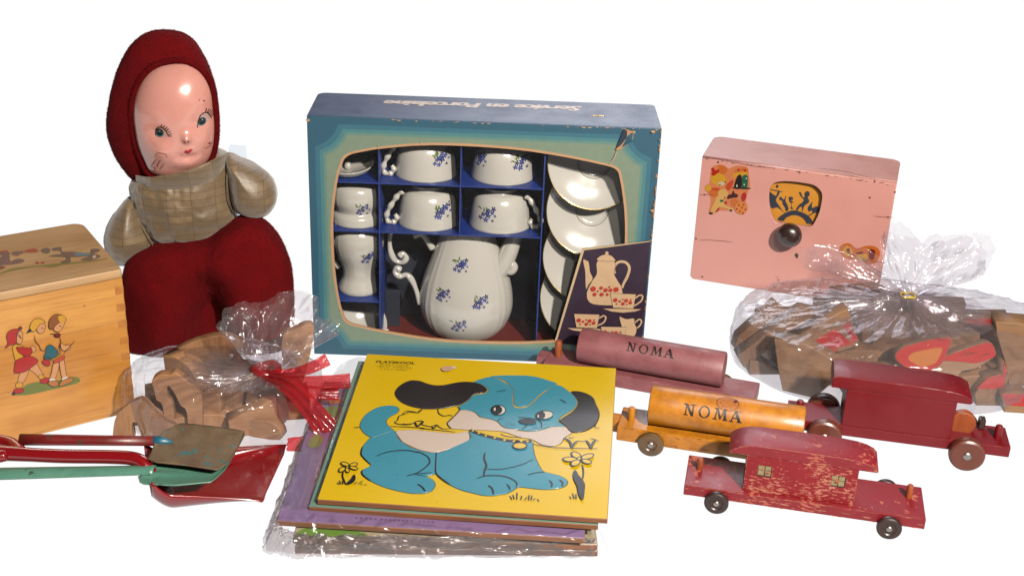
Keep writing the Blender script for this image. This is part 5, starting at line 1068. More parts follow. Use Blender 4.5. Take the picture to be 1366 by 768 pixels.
for i in range(nb):
    k = (i + 1) % nb
    F.append((0, 1 + i, 1 + k))
    for j in range(nr - 1):
        F.append((1 + j * nb + i, 1 + (j + 1) * nb + i, 1 + (j + 1) * nb + k, 1 + j * nb + k))
facem = paint('painted_composition', C(236, 166, 152), 0.24, 0.04, 18, 0.5, bmp=0.03, coat=0.6, dirt=C(222, 146, 126))
face = mesh('face', V, F, facem, doll, True)
# rolled plush rim round the face
rim = [(fcx + (x - fcx) * 1.03, -0.0305, fcz + (z - fcz) * 1.035) for x, z in FB]
rim_obj = tube('hood_rim', rim + [rim[0]], 0.0038, plush, hood, 8, cap=False)
# painted features
PF = print_mat('face_paint', 0.25, 0.5, 0.04)
d = Flat(lambda u, v, o: (u * MM, face_y(u * MM, v * MM) - o, v * MM), step=0.00002, base=0.0002)
def fine(poly, n=4):
    return spline(poly, True, n)
def grid_poly(poly, col, step=1.2):
    """filled area cut into small cells so that it follows the curved face"""
    cx = sum(p[0] for p in poly) / len(poly); cz = sum(p[1] for p in poly) / len(poly)
    o = d.off()
    R = 5
    s0 = len(d.v)
    d.v.append(d.fn(cx, cz, o))
    for j in range(1, R + 1):
        for p in poly:
            d.v.append(d.fn(cx + (p[0] - cx) * j / R, cz + (p[1] - cz) * j / R, o))
    n = len(poly)
    for i in range(n):
        k = (i + 1) % n
        d.f.append((s0, s0 + 1 + i, s0 + 1 + k)); d.c.append(col)
        for j in range(R - 1):
            d.f.append((s0 + 1 + j * n + i, s0 + 1 + (j + 1) * n + i, s0 + 1 + (j + 1) * n + k, s0 + 1 + j * n + k)); d.c.append(col)
EYEL = [(-35.0, 278.0), (-34.0, 283.1), (-31.6, 286.4), (-27.8, 286.8), (-23.6, 284.1), (-20.5, 278.0), (-25.9, 276.5), (-30.8, 275.6), (-34.0, 276.1)]
EYER = [(11.1, 285.5), (12.3, 292.3), (15.1, 298.1), (19.1, 300.1), (22.7, 298.7), (24.8, 292.9), (20.5, 288.7), (16.0, 286.9)]
LIDL = [(-34.7, 277.4), (-34.0, 283.7), (-31.0, 287.2), (-27.2, 287.7), (-23.1, 284.1), (-20.3, 277.8)]
LIDR = [(10.8, 285.2), (12.3, 292.7), (14.8, 298.4), (18.5, 300.7), (22.2, 299.5), (25.5, 292.1)]
LASHL = [[(-27.7, 287.9), (-26.3, 291.5)], [(-25.6, 286.9), (-23.2, 290.3)], [(-23.8, 285.2), (-20.6, 288.7)], [(-22.3, 283.4), (-19.1, 286.6)], [(-21.4, 281.4), (-17.2, 283.8)], [(-20.8, 279.4), (-16.0, 281.0)], [(-20.3, 277.8), (-16.5, 278.2)]]
LASHR = [[(20.2, 301.1), (21.3, 305.6)], [(21.8, 300.2), (23.8, 304.0)], [(23.1, 299.2), (25.7, 302.4)], [(24.1, 297.6), (27.1, 300.2)], [(24.7, 295.9), (27.4, 297.5)], [(25.3, 294.0), (27.4, 295.2)]]
grid_poly(fine(EYEL), C(206, 158, 150)); grid_poly(fine(EYER), C(206, 164, 158))
for (x, z, r) in ((-30.4, 281.0, 5.0), (15.6, 291.4, 4.6)):
    grid_poly(circle(x, z, r, 22), C(54, 100, 98))
    grid_poly(circle(x + .2, z + .5, r * .78, 20), C(16, 28, 32))
    grid_poly(circle(x + .6, z + 1.8, r * .14, 8), C(190, 200, 200))
lash = C(48, 26, 18)
for L_ in (LIDL, LIDR):
    d.line(spline(L_, False, 6), 1.3, lash, taper=.5)
for L_ in LASHL + LASHR:
    d.line(spline(L_, False, 4), 1.0, lash, taper=.35)
for (x, z) in ((-2.6, 272.0), (1.3, 272.8)):
    grid_poly(circle(x, z, .95, 10), C(150, 44, 36))
grid_poly(fine([(-4.4, 260.5), (-1.9, 262.0), (-0.3, 261.4), (1.9, 262.5), (4.8, 261.4), (2.2, 258.5), (-0.6, 257.2), (-3.3, 258.3)]), C(182, 34, 36))
for pts, w in (([(-37.0, 248.5), (-40.1, 243.7), (-43.9, 237.8), (-39.5, 236.8), (-40.5, 232.1)], .8), ([(-31.4, 249.3), (-34.6, 244.0), (-36.7, 238.1)], .9), ([(-37.7, 253.1), (-32.3, 259.1), (-24.7, 258.2), (-23.9, 253.7)], .5),
               ([(-27.9, 244.2), (-31.6, 239.4), (-34.2, 234.7)], .8), ([(17.1, 259.4), (21.7, 260.2), (24.3, 263.8)], .8), ([(20.8, 263.6), (22.6, 264.9), (22.9, 262.6)], 1.4), ([(18.5, 315.5), (20.6, 313.9)], .9), ([(-36.7, 247.5), (-42.8, 241.6)], .5), ([(14, 316), (15.5, 317.5)], .7)):
    pts = spline(pts, False, 5)
    pts = [(x + random.uniform(-.2, .2), z + random.uniform(-.2, .2)) for x, z in pts]
    d.line(pts, w, C(128, 56, 34), taper=.2)
d.build('face_paint', PF, face)
# body
TORSO = [(-74.3, 206.7), (-77.2, 181.2), (-68.6, 156.9), (-54.6, 128.5), (-20.7, 123.0), (11.4, 134.1), (42.0, 155.7), (40.9, 186.1), (39.9, 214.1), (36.6, 236.3), (20.1, 243.2), (-4.9, 236.8), (-29.9, 229.4), (-54.2, 220.9)]
torso = puff_obj('torso', m3(TORSO), (-0.018, 0.186), 0.046, 0.040, shirt, doll, 30, 0.42, 8, soft(0.0035, 50, 2))
ARML = [(-74.8, 187.0), (-94.8, 170.1), (-107.3, 149.6), (-110.9, 130.3), (-104.6, 111.1), (-90.0, 103.9), (-71.3, 112.5), (-55.7, 126.8), (-50.7, 136.7), (-60.4, 159.2)]
ARMR = [(36.0, 239.7), (51.6, 235.7), (71.1, 225.5), (85.3, 212.3), (92.5, 195.9), (91.0, 179.8), (81.7, 167.2), (65.5, 162.7), (50.7, 166.8), (40.6, 176.8), (36.9, 210.3)]
for nm, ol, c in (('arm', ARML, (-0.082, 0.143)), ('arm', ARMR, (0.064, 0.200))):
    a = puff_obj(nm, m3(ol), c, 0.034, 0.030, shirt, doll, 14, 0.46, 4, soft(0.0022, 55, 3))
    a.location = (0, -0.010, 0)
TROUSERS = [(-96, 6), (-95, 41), (-90, 95), (-78, 122), (-51, 135), (-15, 139.5), (12, 144), (32, 157), (57, 167), (79, 158.6), (95.5, 136.5), (106, 103), (108, 64), (106, 25), (97, 4), (49, 1), (10, 1.5), (-35, 1), (-68, 1)]
def crease(x, y, z):
    f = soft(0.0025, 36, 5)
    dep = min(1.0, max(0.0, (0.125 - z) / 0.07))
    g = math.exp(-((x - 0.010 - 0.05 * max(0, z - .03) * .2) / 0.021) ** 2)
    lobe = 0.014 * (math.exp(-((x + 0.045) / 0.032) ** 2) + math.exp(-((x - 0.062) / 0.032) ** 2)) * min(1, max(0, (0.14 - z) / 0.08))
    if y < 0:
        y = min(-0.003, y + 0.050 * dep * g - lobe)
    x, y, z = f(x, y, z)
    return (x, y, max(z, 0.0006))
trousers = puff_obj('trousers', m3(TROUSERS), (0.006, 0.084), 0.048, 0.042, plush, doll, 26, 0.30, 6, crease)
trousers.location = (0, -0.027, 0)
# short fibres of the plush
def pile(name, srcs, count, length, parent, mat):
    rr = np.random.default_rng(5)
    V, F = [], []
    for ob, dy in srcs:
        me = ob.data
        me.calc_loop_triangles()
        T = np.array([[me.vertices[i].co[:] for i in t.vertices] for t in me.loop_triangles])
        Nn = np.array([t.normal[:] for t in me.loop_triangles])
        A = np.linalg.norm(np.cross(T[:, 1] - T[:, 0], T[:, 2] - T[:, 0]), axis=1)
        A = A * (Nn[:, 1] < 0.35)
        k = rr.choice(len(T), int(count), p=A / A.sum())
        u = rr.random((len(k), 2)); fl = u.sum(1) > 1; u[fl] = 1 - u[fl]
        P = T[k, 0] + (T[k, 1] - T[k, 0]) * u[:, :1] + (T[k, 2] - T[k, 0]) * u[:, 1:]
        n = Nn[k] + rr.normal(0, .45, (len(k), 3)) + np.array([0.1, 0, -.35])
        n /= np.linalg.norm(n, axis=1)[:, None]
        s = np.cross(n, rr.normal(0, 1, n.shape)); s /= np.linalg.norm(s, axis=1)[:, None]
        l = length * rr.uniform(.5, 1.25, (len(k), 1))
        P = P + np.array([0, dy, 0])
        b0 = len(V)
        tri_ = np.stack([P - s * .00016, P + s * .00016, P + n * l], 1).reshape(-1, 3)
        V += tri_.tolist()
        F += [(b0 + 3 * i, b0 + 3 * i + 1, b0 + 3 * i + 2) for i in range(len(k))]
    o = mesh(name, V, F, mat, parent)
    o['kind'] = 'stuff'
    return o
pile('plush_pile', [(hood, 0), (rim_obj, 0)], 16000, 0.0017, hood, plush)
pile('plush_pile', [(trousers, 0)], 42000, 0.0018, trousers, plush)
# shirt seams and the hem
seam = paint('seam_thread', C(112, 90, 60), 0.6)
hem = spline([(-54, -0.033, 131), (-36, -0.043, 127.5), (-14, -0.046, 128), (12, -0.042, 137), (36, -0.030, 153)], False, 8)
tube('hem', [(p.x * MM, p.y, p.z * MM) for p in hem], 0.0014, shirt, torso, 8)
for pts in ([(-73, -0.014, 186), (-66, -0.026, 165), (-57, -0.032, 146), (-52, -0.030, 134)], [(38, -0.012, 236), (37, -0.026, 214), (38, -0.028, 190), (41, -0.022, 172)]):
    s = spline(pts, False, 8)
    tube('sleeve_seam', [(p.x * MM, p.y, p.z * MM) for p in s], 0.0009, seam, torso, 6)
col_ = spline([(-66, -0.022, 219), (-52, -0.038, 222.5), (-41, -0.045, 225.5), (-16, -0.052, 232), (8, -0.053, 240), (22, -0.046, 244.5), (33, -0.030, 246), (40, -0.010, 243)], False, 8)
V, F = [], []
K = [(-34, -.020), (-24, -.0105), (-14, -.004), (-6, 0.000), (-2, 0.0012), (0, 0.0), (-1, -.003)]
for i, p in enumerate(col_):
    for dz, dy in K:
        V.append((p.x * MM + .0006 * noise.noise((i * .3, dz, 1)), p.y - dy - 0.0012 * noise.noise((i * .25, dz * .12, 2)), (p.z + dz) * MM))
nk = len(K)
for i in range(len(col_) - 1):
    for j in range(nk - 1):
        F.append((i * nk + j, (i + 1) * nk + j, (i + 1) * nk + j + 1, i * nk + j + 1))
mesh('collar', V, F, shirt, torso, True)
# clear stand behind the doll
clear = film_mat('clear_acrylic', (0.90, 0.93, 0.96, 1), 0.05, 1.0, 0.05)
stn = thing('display_stand', 'small clear plastic stand showing over the shoulder of the doll', 'stand', (-0.340, 1.498, 0), (0, 0, 0))
pl = [(-0.0105, 0.0), (0.0105, 0.0), (0.0105, 0.2235), (0.009, 0.226), (-0.008, 0.226), (-0.0105, 0.2235)]
o = curve_solid('upright', [pl], 0.003, 0.0006, clear, stn, 1); stand(o, 0)
box('foot', -0.03, 0.03, 0.0016, 0.045, 0.0, 0.003, clear, stn, 0.0006)
# ------------------------------------------------------------------ wooden train cars
RED_CHIP = paint('worn_red_paint', C(156, 14, 26), 0.45, 0.18, 40, 0.35, chip=C(212, 136, 112), chip_amt=0.035, chip_scale=(150, 150, 520), coat=0.1)
RED_CHIP2 = paint('rubbed_red_paint', C(152, 22, 36), 0.48, 0.18, 40, 0.42, chip=C(206, 112, 86), chip_amt=0.005, chip_scale=(140, 140, 420), coat=0.1)
RED_DEEP = paint('deep_red_paint', C(132, 2, 18), 0.44, 0.16, 30, 0.35, chip=C(190, 70, 50), chip_amt=-0.10, chip_scale=(200, 200, 200), coat=0.1)
PINK_T = paint('dusty_pink_paint', C(166, 98, 102), 0.5, 0.16, 50, 0.4, chip=C(190, 108, 76), chip_amt=-0.085, chip_scale=(60, 160, 160), dirt=C(132, 70, 74), dirty=0.06)
YEL_T = paint('aged_yellow_paint', C(228, 146, 30), 0.40, 0.2, 36, 0.45, chip=C(140, 80, 24), chip_amt=-0.07, chip_scale=(90, 150, 150), dirt=C(164, 94, 20), coat=0.1, dirty=0.09)
WHEEL_D = paint('dark_wheel', C(62, 40, 34), 0.36, 0.2, 60, 0.5)
WHEEL_B = paint('brown_wheel', C(120, 58, 40), 0.42, 0.16, 60, 0.5)
WHEEL_G = paint('bronze_wheel', C(118, 84, 40), 0.34, 0.3, 90, 0.6, dirt=C(60, 44, 26), coat=0.2)
STEEL, nt, b = new_mat('axle_steel')
b.inputs['Base Color'].default_value = (0.32, 0.28, 0.25, 1); b.inputs['Metallic'].default_value = 1; b.inputs['Roughness'].default_value = 0.35
PEG_O = wood('peg_wood', C(186, 92, 34), C(150, 66, 26), 'Z', 120, 0.5, 0.2)
def wheel(par, x, y, z, r, w, mat, side=-1, hub=0.42):
    """flat wooden or moulded wheel; the hub face looks to side*y"""
    y0 = y
    prof = [(0.0, 0.0), (r * 0.86, 0.0), (r * 0.97, w * 0.12), (r, w * 0.3), (r, w * 0.7), (r * 0.97, w * 0.88), (r * 0.86, w), (r * hub * 1.15, w), (r * hub, w * 0.86), (r * hub * 0.9, w * .86), (0.0, w * .86)]
    o = lathe('wheel', [(a, side * h) for a, h in prof], mat, par, 40, 'Y', (x, y0, z), cap=False)
    auto_smooth(o, 30)
    h = lathe('hub', [(0.0, side * w * .80), (r * .26, side * w * .80), (r * .26, side * w * 1.02), (r * .16, side * w * 1.1), (0, side * w * 1.12)], STEEL, o, 20, 'Y', (x, y0, z), cap=False)
    return o
def peg(par, x, y, z, h, r, mat):
    return auto_smooth(lathe('peg', [(0, z), (r, z), (r, z + h * .9), (r * .8, z + h), (0, z + h)], mat, par, 14, center=(x, y, 0), cap=False))
def axle(par, x, z, y0, y1, r=0.0016):
    return tube('axle', [(x, y0, z), (x, y1, z)], r, STEEL, par, 10)
def solid_profile(name, prof, y0, y1, mat, par, bev=0.0012):
    o = curve_solid(name, [prof], abs(y1 - y0), bev, mat, par, 2)
    stand(o, (y0 + y1) / 2)
    return o
# glyphs of the stencilled name
def ring_strip(cx, cy, rx, ry, rx2, ry2, tilt=0.0, n=22):
    V, F = [], []
    for i in range(n):
        a = 2 * pi * i / n
        V.append((cx + rx * cos(a), cy + ry * sin(a))); V.append((cx + rx2 * cos(a + tilt), cy + ry2 * sin(a + tilt)))
    for i in range(n):
        j = (i + 1) % n
        F.append((2 * i, 2 * j, 2 * j + 1, 2 * i + 1))
    return V, F
GLYPH = {
 'N': [[(.10, 1), (.34, 1), (.86, .02), (.74, -.04), (.64, .02)], [(.15, .05), (.26, .05), (.26, .92), (.16, .96)], [(-.02, 0), (.42, 0), (.38, .09), (.02, .09)], [(.72, 0), (.86, -.02), (.86, .95), (.74, .95)], [(.56, .92), (1.02, .92), (1.04, 1.0), (.54, 1.0)], [(-.04, .93), (.2, .86), (.34, 1), (.02, 1.02)]],
 'M': [[(.10, .05), (.22, .05), (.36, .95), (.26, .98)], [(-.06, 0), (.36, 0), (.32, .09), (-.02, .09)], [(.20, 1), (.40, 1), (.68, .20), (.60, .02), (.52, .14)], [(.58, .02), (.67, .12), (.98, 1), (.86, 1)], [(.84, 1), (1.04, 1), (1.14, .04), (.92, .04)], [(.82, 0), (1.26, 0), (1.22, .09), (.86, .09)], [(.06, .92), (.3, .88), (.38, 1), (.08, 1.0)], [(.86, .95), (1.12, .92), (1.14, 1.0), (.88, 1.0)]],
 'A': [[(.10, .05), (.20, .05), (.52, .98), (.43, 1.0)], [(-.04, 0), (.34, 0), (.30, .09), (0, .09)], [(.36, .92), (.58, 1.02), (1.0, .04), (.74, .04)], [(.64, 0), (1.10, 0), (1.06, .09), (.68, .09)], [(.27, .30), (.76, .30), (.73, .39), (.30, .39)]]}
def noma(flat, size, col, gap=1.28):
    x = 0
    o = flat.off()
    for ch in 'NOMA':
        if ch == 'O':
            V, F = ring_strip((x + .5) * size, .5 * size, .50 * size, .53 * size, .32 * size, .44 * size, .25)
            flat.raw(V, F, col, o)
            x += gap
        else:
            for p in GLYPH[ch]:
                flat.poly_fine([((x + a) * size, c * size) for a, c in p], col)
            x += gap + (.12 if ch == 'M' else 0)
P_STENCIL = print_mat('stencil_ink', 0.4, 0.0, 0.25)
def tank_car(name, label, loc, yaw, paint_m, L, D, z0, T, bx0, bx1, r, wheels, wheel_m, wr, txt, bump_hole=False):
    t = thing(name, label, 'toy train car', (loc[0], loc[1], 0), (0, 0, yaw), 'wooden train cars')
    box('chassis', 0, L, 0, D, z0, z0 + T, paint_m, t, 0.0016, 2)
    zc, yc = z0 + T + r * 0.955, D / 2
    prof = [(0.0, bx0), (r - 0.0022, bx0), (r - 0.0006, bx0 + 0.0006), (r, bx0 + 0.0022)] + [(r, bx0 + (bx1 - bx0) * k / 6) for k in range(1, 6)] + [(r, bx1 - 0.0022), (r - 0.0006, bx1 - 0.0006), (r - 0.0022, bx1), (0.0, bx1)]
    tank = auto_smooth(lathe('tank', prof, paint_m, t, 64, 'X', (0, yc, zc), cap=False), 35)
    for i, (wx, sd) in enumerate(wheels):
        wheel(t, wx, -0.0012 if sd < 0 else D + 0.0012, wr, wr, 0.0062, wheel_m, sd)
    for wx in sorted(set(w[0] for w in wheels)):
        axle(t, wx, wr, -0.0005, D + 0.0005)
    x0, ang0, size, col = txt
    def cyl(u, v, o):
        a = ang0 + (v * MM) / r       # angle up from the horizontal front
        return (x0 + u * MM, yc - (r + o) * cos(a), zc + (r + o) * sin(a))
    d = Flat(cyl, base=0.0003, step=0.00001)
    noma(d, size, col)
    d.build('name_print', P_STENCIL, t)
    return t, zc, yc
# pink tank car against the carton
pt, zc, yc = tank_car('tank_car', 'dusty pink wooden tank car with black name, parked against the tea set carton', (0.0400, 1.3465), -0.285, PINK_T, 0.248, 0.042, 0.0100, 0.0165, 0.038, 0.208, 0.0205,
                      [(0.040, -1), (0.040, 1), (0.205, -1), (0.205, 1)], WHEEL_G, 0.0135, (0.096, radians(34), 11.0, C(38, 20, 20)))
peg(pt, 0.012, 0.021, 0.0265, 0.020, 0.0042, PEG_O)
box('draw_bar', -0.012, 0.001, 0.012, 0.031, 0.0105, 0.0255, PINK_T, pt, 0.002)
# yellow tank car
yt, zc, yc = tank_car('tank_car', 'yellow wooden tank car with black name and bronze wheels', (0.1184, 1.2050), -0.2112, YEL_T, 0.224, 0.0447, 0.0098, 0.0172, 0.031, 0.194, 0.0212,
                      [(0.038, -1), (0.038, 1), (0.186, -1), (0.186, 1)], WHEEL_G, 0.0142, (0.0685, radians(13), 12.2, C(28, 16, 14)))
peg(yt, 0.0125, 0.018, 0.027, 0.0155, 0.0040, YEL_T)
box('draw_bar', -0.018, 0.001, 0.014, 0.031, 0.0108, 0.0258, YEL_T, yt, 0.002)
hole_m = paint('plugged_hole', C(176, 98, 30), 0.5, 0.2, 90, dirt=C(90, 44, 18))
hd_ = Flat(lambda u, v, o: (0.113 + u * MM, yc - (0.0212 + o) * cos(radians(66) + v * MM / 0.0212), zc + (0.0212 + o) * sin(radians(66) + v * MM / 0.0212)), base=0.0002)
hp_ = circle(0, 0, 11.5, 26, 9.0)
hd_.line(hp_ + [hp_[0]], 0.9, C(112, 60, 18), taper=1)
hd_.poly([(x * .96, y * .96) for x, y in hp_], C(200, 116, 30))
for k in range(40):
    a, q = random.uniform(0, 6.28), sqrt(random.random()) * 9
    hd_.poly(circle(q * cos(a), q * sin(a) * .75, random.uniform(.2, .45), 5), C(104, 56, 20))
hd_.poly(circle(8.2, 2.5, 1.9, 8), C(96, 22, 18))
hd_.build('filler_plug', P_MATT, yt)
# red box car (large wheels)
rc = thing('box_car', 'deep red wooden box car with overhanging roof and large brown wheels', 'toy train car', (0.3065, 1.2327, 0), (0, 0, -0.1844), 'wooden train cars')
box('chassis', 0.0, 0.2335, 0.0, 0.043, 0.0165, 0.029, RED_DEEP, rc, 0.0012)
box('body', 0.057, 0.171, 0.0006, 0.0424, 0.0291, 0.0735, RED_DEEP, rc, 0.0008)
rp = [(0.0405, 0.0737), (0.184, 0.0737), (0.1865, 0.0760), (0.1850, 0.0795), (0.1780, 0.0832), (0.1680, 0.0855), (0.150, 0.0868), (0.120, 0.0876), (0.060, 0.0880), (0.0455, 0.0876), (0.0420, 0.0862), (0.0405, 0.0835)]
auto_smooth(solid_profile('roof', rp, 0.0001, 0.0429, RED_DEEP, rc, 0.0008), 30)
WR = 0.0188
for (wx, sd) in ((0.189, -1), (0.189, 1), (0.040, -1), (0.040, 1)):
    wheel(rc, wx, -0.0012 if sd < 0 else 0.0442, WR, WR, 0.0125, WHEEL_B, sd, 0.2)
for wx in (0.189, 0.040):
    box('axle_block', wx - 0.009, wx + 0.009, 0.004, 0.039, 0.0060, 0.0163, RED_DEEP, rc, 0.001)
    axle(rc, wx, WR * .62, -0.0005, 0.0435)
peg(rc, 0.2215, 0.018, 0.029, 0.0150, 0.0040, RED_DEEP)
peg(rc, 0.012, 0.021, 0.029, 0.0130, 0.0040, RED_DEEP)
wb = lathe('lit_wheel_face', [(0.0, 0.0), (0.0130, 0.0), (0.0138, 0.001), (0.0138, 0.009), (0.0130, 0.010), (0, 0.010)], PEG_O, rc, 30, 'Y', (0.1845, 0.020, 0.0385), cap=False)  # added disc, orange like the rear wheel's inner face in full light
auto_smooth(wb, 30)
box('dark_block', 0.203, 0.210, 0.030, 0.041, 0.0291, 0.041, WHEEL_D, rc, 0.0015)  # small dark block on the chassis next to the peg
# red caboose in front
cb = thing('caboose', 'worn red wooden caboose with two stuck-on windows and small dark wheels', 'toy train car', (0.1799, 1.1005, 0), (0, 0, -0.19), 'wooden train cars')
box('chassis', 0, 0.2344, 0, 0.0585, 0.0130, 0.0243, RED_CHIP2, cb, 0.0009)
box('cabin', 0.0575, 0.1655, 0.0062, 0.0440, 0.0244, 0.0648, RED_CHIP, cb, 0.0006)
rp = [(0.0400, 0.0650), (0.1825, 0.0650), (0.1835, 0.0664), (0.1800, 0.0700), (0.1730, 0.0732), (0.1640, 0.0752), (0.1500, 0.0764), (0.110, 0.0770), (0.0700, 0.0768), (0.0580, 0.0758), (0.0490, 0.0728), (0.0420, 0.0682), (0.0395, 0.0658)]
auto_smooth(solid_profile('roof', rp, 0.0058, 0.0450, RED_CHIP2, cb, 0.0008), 30)
for wx in (0.0335, 0.2010):
    for sd in (-1, 1):
        wheel(cb, wx, -0.0012 if sd < 0 else 0.0597, 0.0122, 0.0122, 0.0065, WHEEL_D, sd, 0.5)
    axle(cb, wx, 0.0112, -0.0005, 0.0590)
peg(cb, 0.0125, 0.034, 0.0243, 0.0125, 0.0032, PEG_O)
peg(cb, 0.2200, 0.036, 0.0243, 0.0145, 0.0032, PEG_O)
for wx, wz, br_ in ((0.0765, 0.0500, 0), (0.1475, 0.0500, 1)):
    d = Flat(lambda u, v, o: (wx + u * MM, 0.0062 - o, wz + v * MM))
    d.poly([(-6.6, -5.6), (6.6, -5.6), (6.6, 5.6), (-6.6, 5.6)], C(150, 132, 84))
    for q in (-3.2, 3.2):
        d.poly([(q - 2.6, -4.8), (q + 2.6, -4.8), (q + 2.6, 4.8), (q - 2.6, 4.8)], C(176, 160, 116))
    d.line([(0, -5.6), (0, 5.6)], .8, C(60, 48, 30), taper=1); d.line([(-6.6, .6), (6.6, .6)], .7, C(60, 48, 30), taper=1)
    for q in range(9):
        a = random.uniform(-5, 5); c_ = random.uniform(-4, 4)
        d.line([(a, c_), (a + random.uniform(-1.2, 1.2), c_ + random.uniform(.6, 2))], .4, C(84, 70, 44))
    for q in range(7):
        a = random.uniform(-6, 6) * (.5 if br_ else 1) - (3 if br_ else 0); c_ = random.uniform(-2.5, 2.0)
        d.poly([(a - random.uniform(1, 4), c_), (a, c_ - random.uniform(.4, 1.3)), (a + random.uniform(1, 4), c_ + .3), (a + .5, c_ + random.uniform(.5, 1.3))], random.choice([C(204, 120, 80), C(164, 40, 36)]))
    d.line([(-6.6, -5.6), (6.6, -5.6), (6.6, 5.6)], .7, C(40, 26, 20), taper=1)
    d.build('window_sticker', P_MATT, cb)

# paint rubbed off along the sharp edges of the cars
def edge_wear(par, pts, fn, col, cover=0.55, w=0.8, seed=1):
    r = random.Random(seed)
    d = Flat(fn, base=0.0002, step=0.000003)
    L = resample([(a, c) for a, c in pts], 160)
    i = 0
    while i < 158:
        n = r.randint(2, 9)
        if r.random() < cover:
            seg = L[i:min(i + n, 159) + 1]
            if len(seg) > 2:
                seg = [(a + r.uniform(-.18, .18), c + r.uniform(-.22, .22)) for a, c in seg]
                d.line(seg, w * r.uniform(.4, 1.2), col if r.random() < .7 else dark(col, .75), taper=.15)
        i += n
    d.build('worn_edge', P_MATT, par)['kind'] = 'stuff'
tan_ = C(206, 124, 98)
fr_y = lambda y: (lambda u, v, o: (u * MM, y - o, v * MM))
top_z = lambda z: (lambda u, v, o: (u * MM, v * MM, z + o))
edge_wear(cb, [(40.2, 66.2), (43, 69), (50, 73.2), (58, 75.6), (70, 76.6), (110, 76.8), (150, 76.2), (164, 75), (173, 73), (180, 69.8), (183, 66.6)], fr_y(0.0058), tan_, .7, .9, 3)
edge_wear(cb, [(40, 65.4), (182, 65.4)], fr_y(0.0058), tan_, .4, .6, 4)
edge_wear(cb, [(0.6, 23.9), (234, 23.9)], fr_y(0.0), tan_, .5, .8, 5)
edge_wear(cb, [(0.6, 13.6), (234, 13.6)], fr_y(0.0), tan_, .5, .9, 6)
edge_wear(cb, [(30, 20), (60, 17), (90, 19.5), (120, 16), (150, 19), (185, 17), (233, 18)], fr_y(0.0), tan_, .35, 1.5, 7)
edge_wear(cb, [(58, 64), (58, 25)], fr_y(0.0062), tan_, .5, .8, 8)
edge_wear(cb, [(165, 64), (165, 25)], fr_y(0.0062), tan_, .6, .9, 9)
edge_wear(cb, [(0.5, .6), (234, .6)], top_z(0.0243), tan_, .4, .6, 10)
pk_ = C(176, 72, 66)
edge_wear(rc, [(40.6, 84), (42, 86.2), (45.5, 87.6), (60, 88), (120, 87.4), (150, 86.6), (168, 85.3), (178, 83), (185, 79.3), (186.3, 76.2)], fr_y(0.0001), pk_, .8, .7, 12)
edge_wear(rc, [(0.6, 28.7), (233, 28.7)], fr_y(0.0), pk_, .45, .5, 13)
edge_wear(yt, [(2, 26.6), (222, 26.6)], fr_y(0.0), C(120, 72, 20), .5, .6, 14)
edge_wear(yt, [(2, 14), (60, 13), (120, 15), (222, 13)], fr_y(0.0), C(170, 100, 24), .4, .9, 15)
edge_wear(pt, [(2, 26.2), (246, 26.2)], fr_y(0.0), C(140, 76, 70), .5, .6, 16)
# ------------------------------------------------------------------ stack of puzzle boards
HARD = wood('hardboard_edge', C(168, 106, 56), C(126, 72, 36), 'X', 90, 0.6, 0.03)
def frame(yaw, tx, ty, o):
    w = Vector((cos(yaw), sin(yaw), tx)).normalized()
    dd = Vector((-sin(yaw), cos(yaw), ty))
    dd = (dd - w * dd.dot(w)).normalized()
    n = w.cross(dd)
    return Matrix(((w.x, dd.x, n.x, o[0]), (w.y, dd.y, n.y, o[1]), (w.z, dd.z, n.z, o[2]), (0, 0, 0, 1)))
BW, BD, BT = 0.274, 0.241, 0.0066
def board(label, mx, face_mat, W=BW, D=BD):
    t = thing('puzzle_board', label, 'puzzle', mx.translation, mx.to_euler(), 'puzzle boards in the stack')
    box('backing', 0, W, 0, D, -BT, -0.0007, HARD, t, 0.0005, 1)
    box('face_sheet', 0.0004, W - 0.0004, 0.0004, D - 0.0004, -0.00065, 0, face_mat, t, 0.0002, 1)
    return t
def face_paint_mat(name, col):
    return paint(name, col, 0.30, 0.05, 20, 0.5, coat=0.25, bmp=0.03)
M_top = frame(-0.0846, 0.0251, 0.129, (-0.1761, 1.0275, 0.0400))
top = board('yellow puzzle board with a blue puppy carrying a bone, on top of the stack', M_top, face_paint_mat('yellow_print', C(232, 192, 6)))
# puzzle pieces: own thin plates, a dark saw cut round each
plank_name = {'ear_l': 'ear_piece', 'ear_r': 'ear_piece', 'tail': 'tail_piece', 'hind': 'hind_leg_piece', 'belly': 'belly_piece', 'chest': 'chest_piece', 'forehead': 'forehead_piece', 'head': 'head_piece', 'bone': 'bone_piece'}
pm = {'blue': face_paint_mat('puppy_blue', C(66, 150, 174)), 'black': face_paint_mat('ear_black', C(46, 40, 42)), 'cream': face_paint_mat('bone_cream', C(216, 196, 182))}
cut = Flat(lambda u, v, o: (u * MM, v * MM, o), base=0.00008, step=0.000002)
for k, (col, pts) in DOG.items():
    s = spline(pts, True, 3)
    cut.line(s + [s[0]], 1.5, C(120, 92, 40) if k not in ('forehead', 'head') else C(150, 140, 110), taper=1)
    if area2(s) < 0:
        s = s[::-1]
    o = curve_solid(plank_name[k], [mm(s)], 0.0008, 0.00025, pm[col], top, 1)
    o.data.transform(Matrix.Translation((0, 0, 0.0003)))
    auto_smooth(o, 50)
cut.build('saw_cut', P_MATT, top)
inkc = C(30, 26, 30)
d = Flat(lambda u, v, o: (u * MM, v * MM, 0.0007 + o), base=0.0001, step=0.000012)
LT = Flat(lambda u, v, o: (u * MM, v * MM, o), base=0.0001, step=0.000012)
d.line(spline(COLLAR, False, 5), 4.4, inkc, taper=1)
for (u, v) in STUD:
    d.poly(circle(u, v, 1.35, 8), PAL['yellow'])
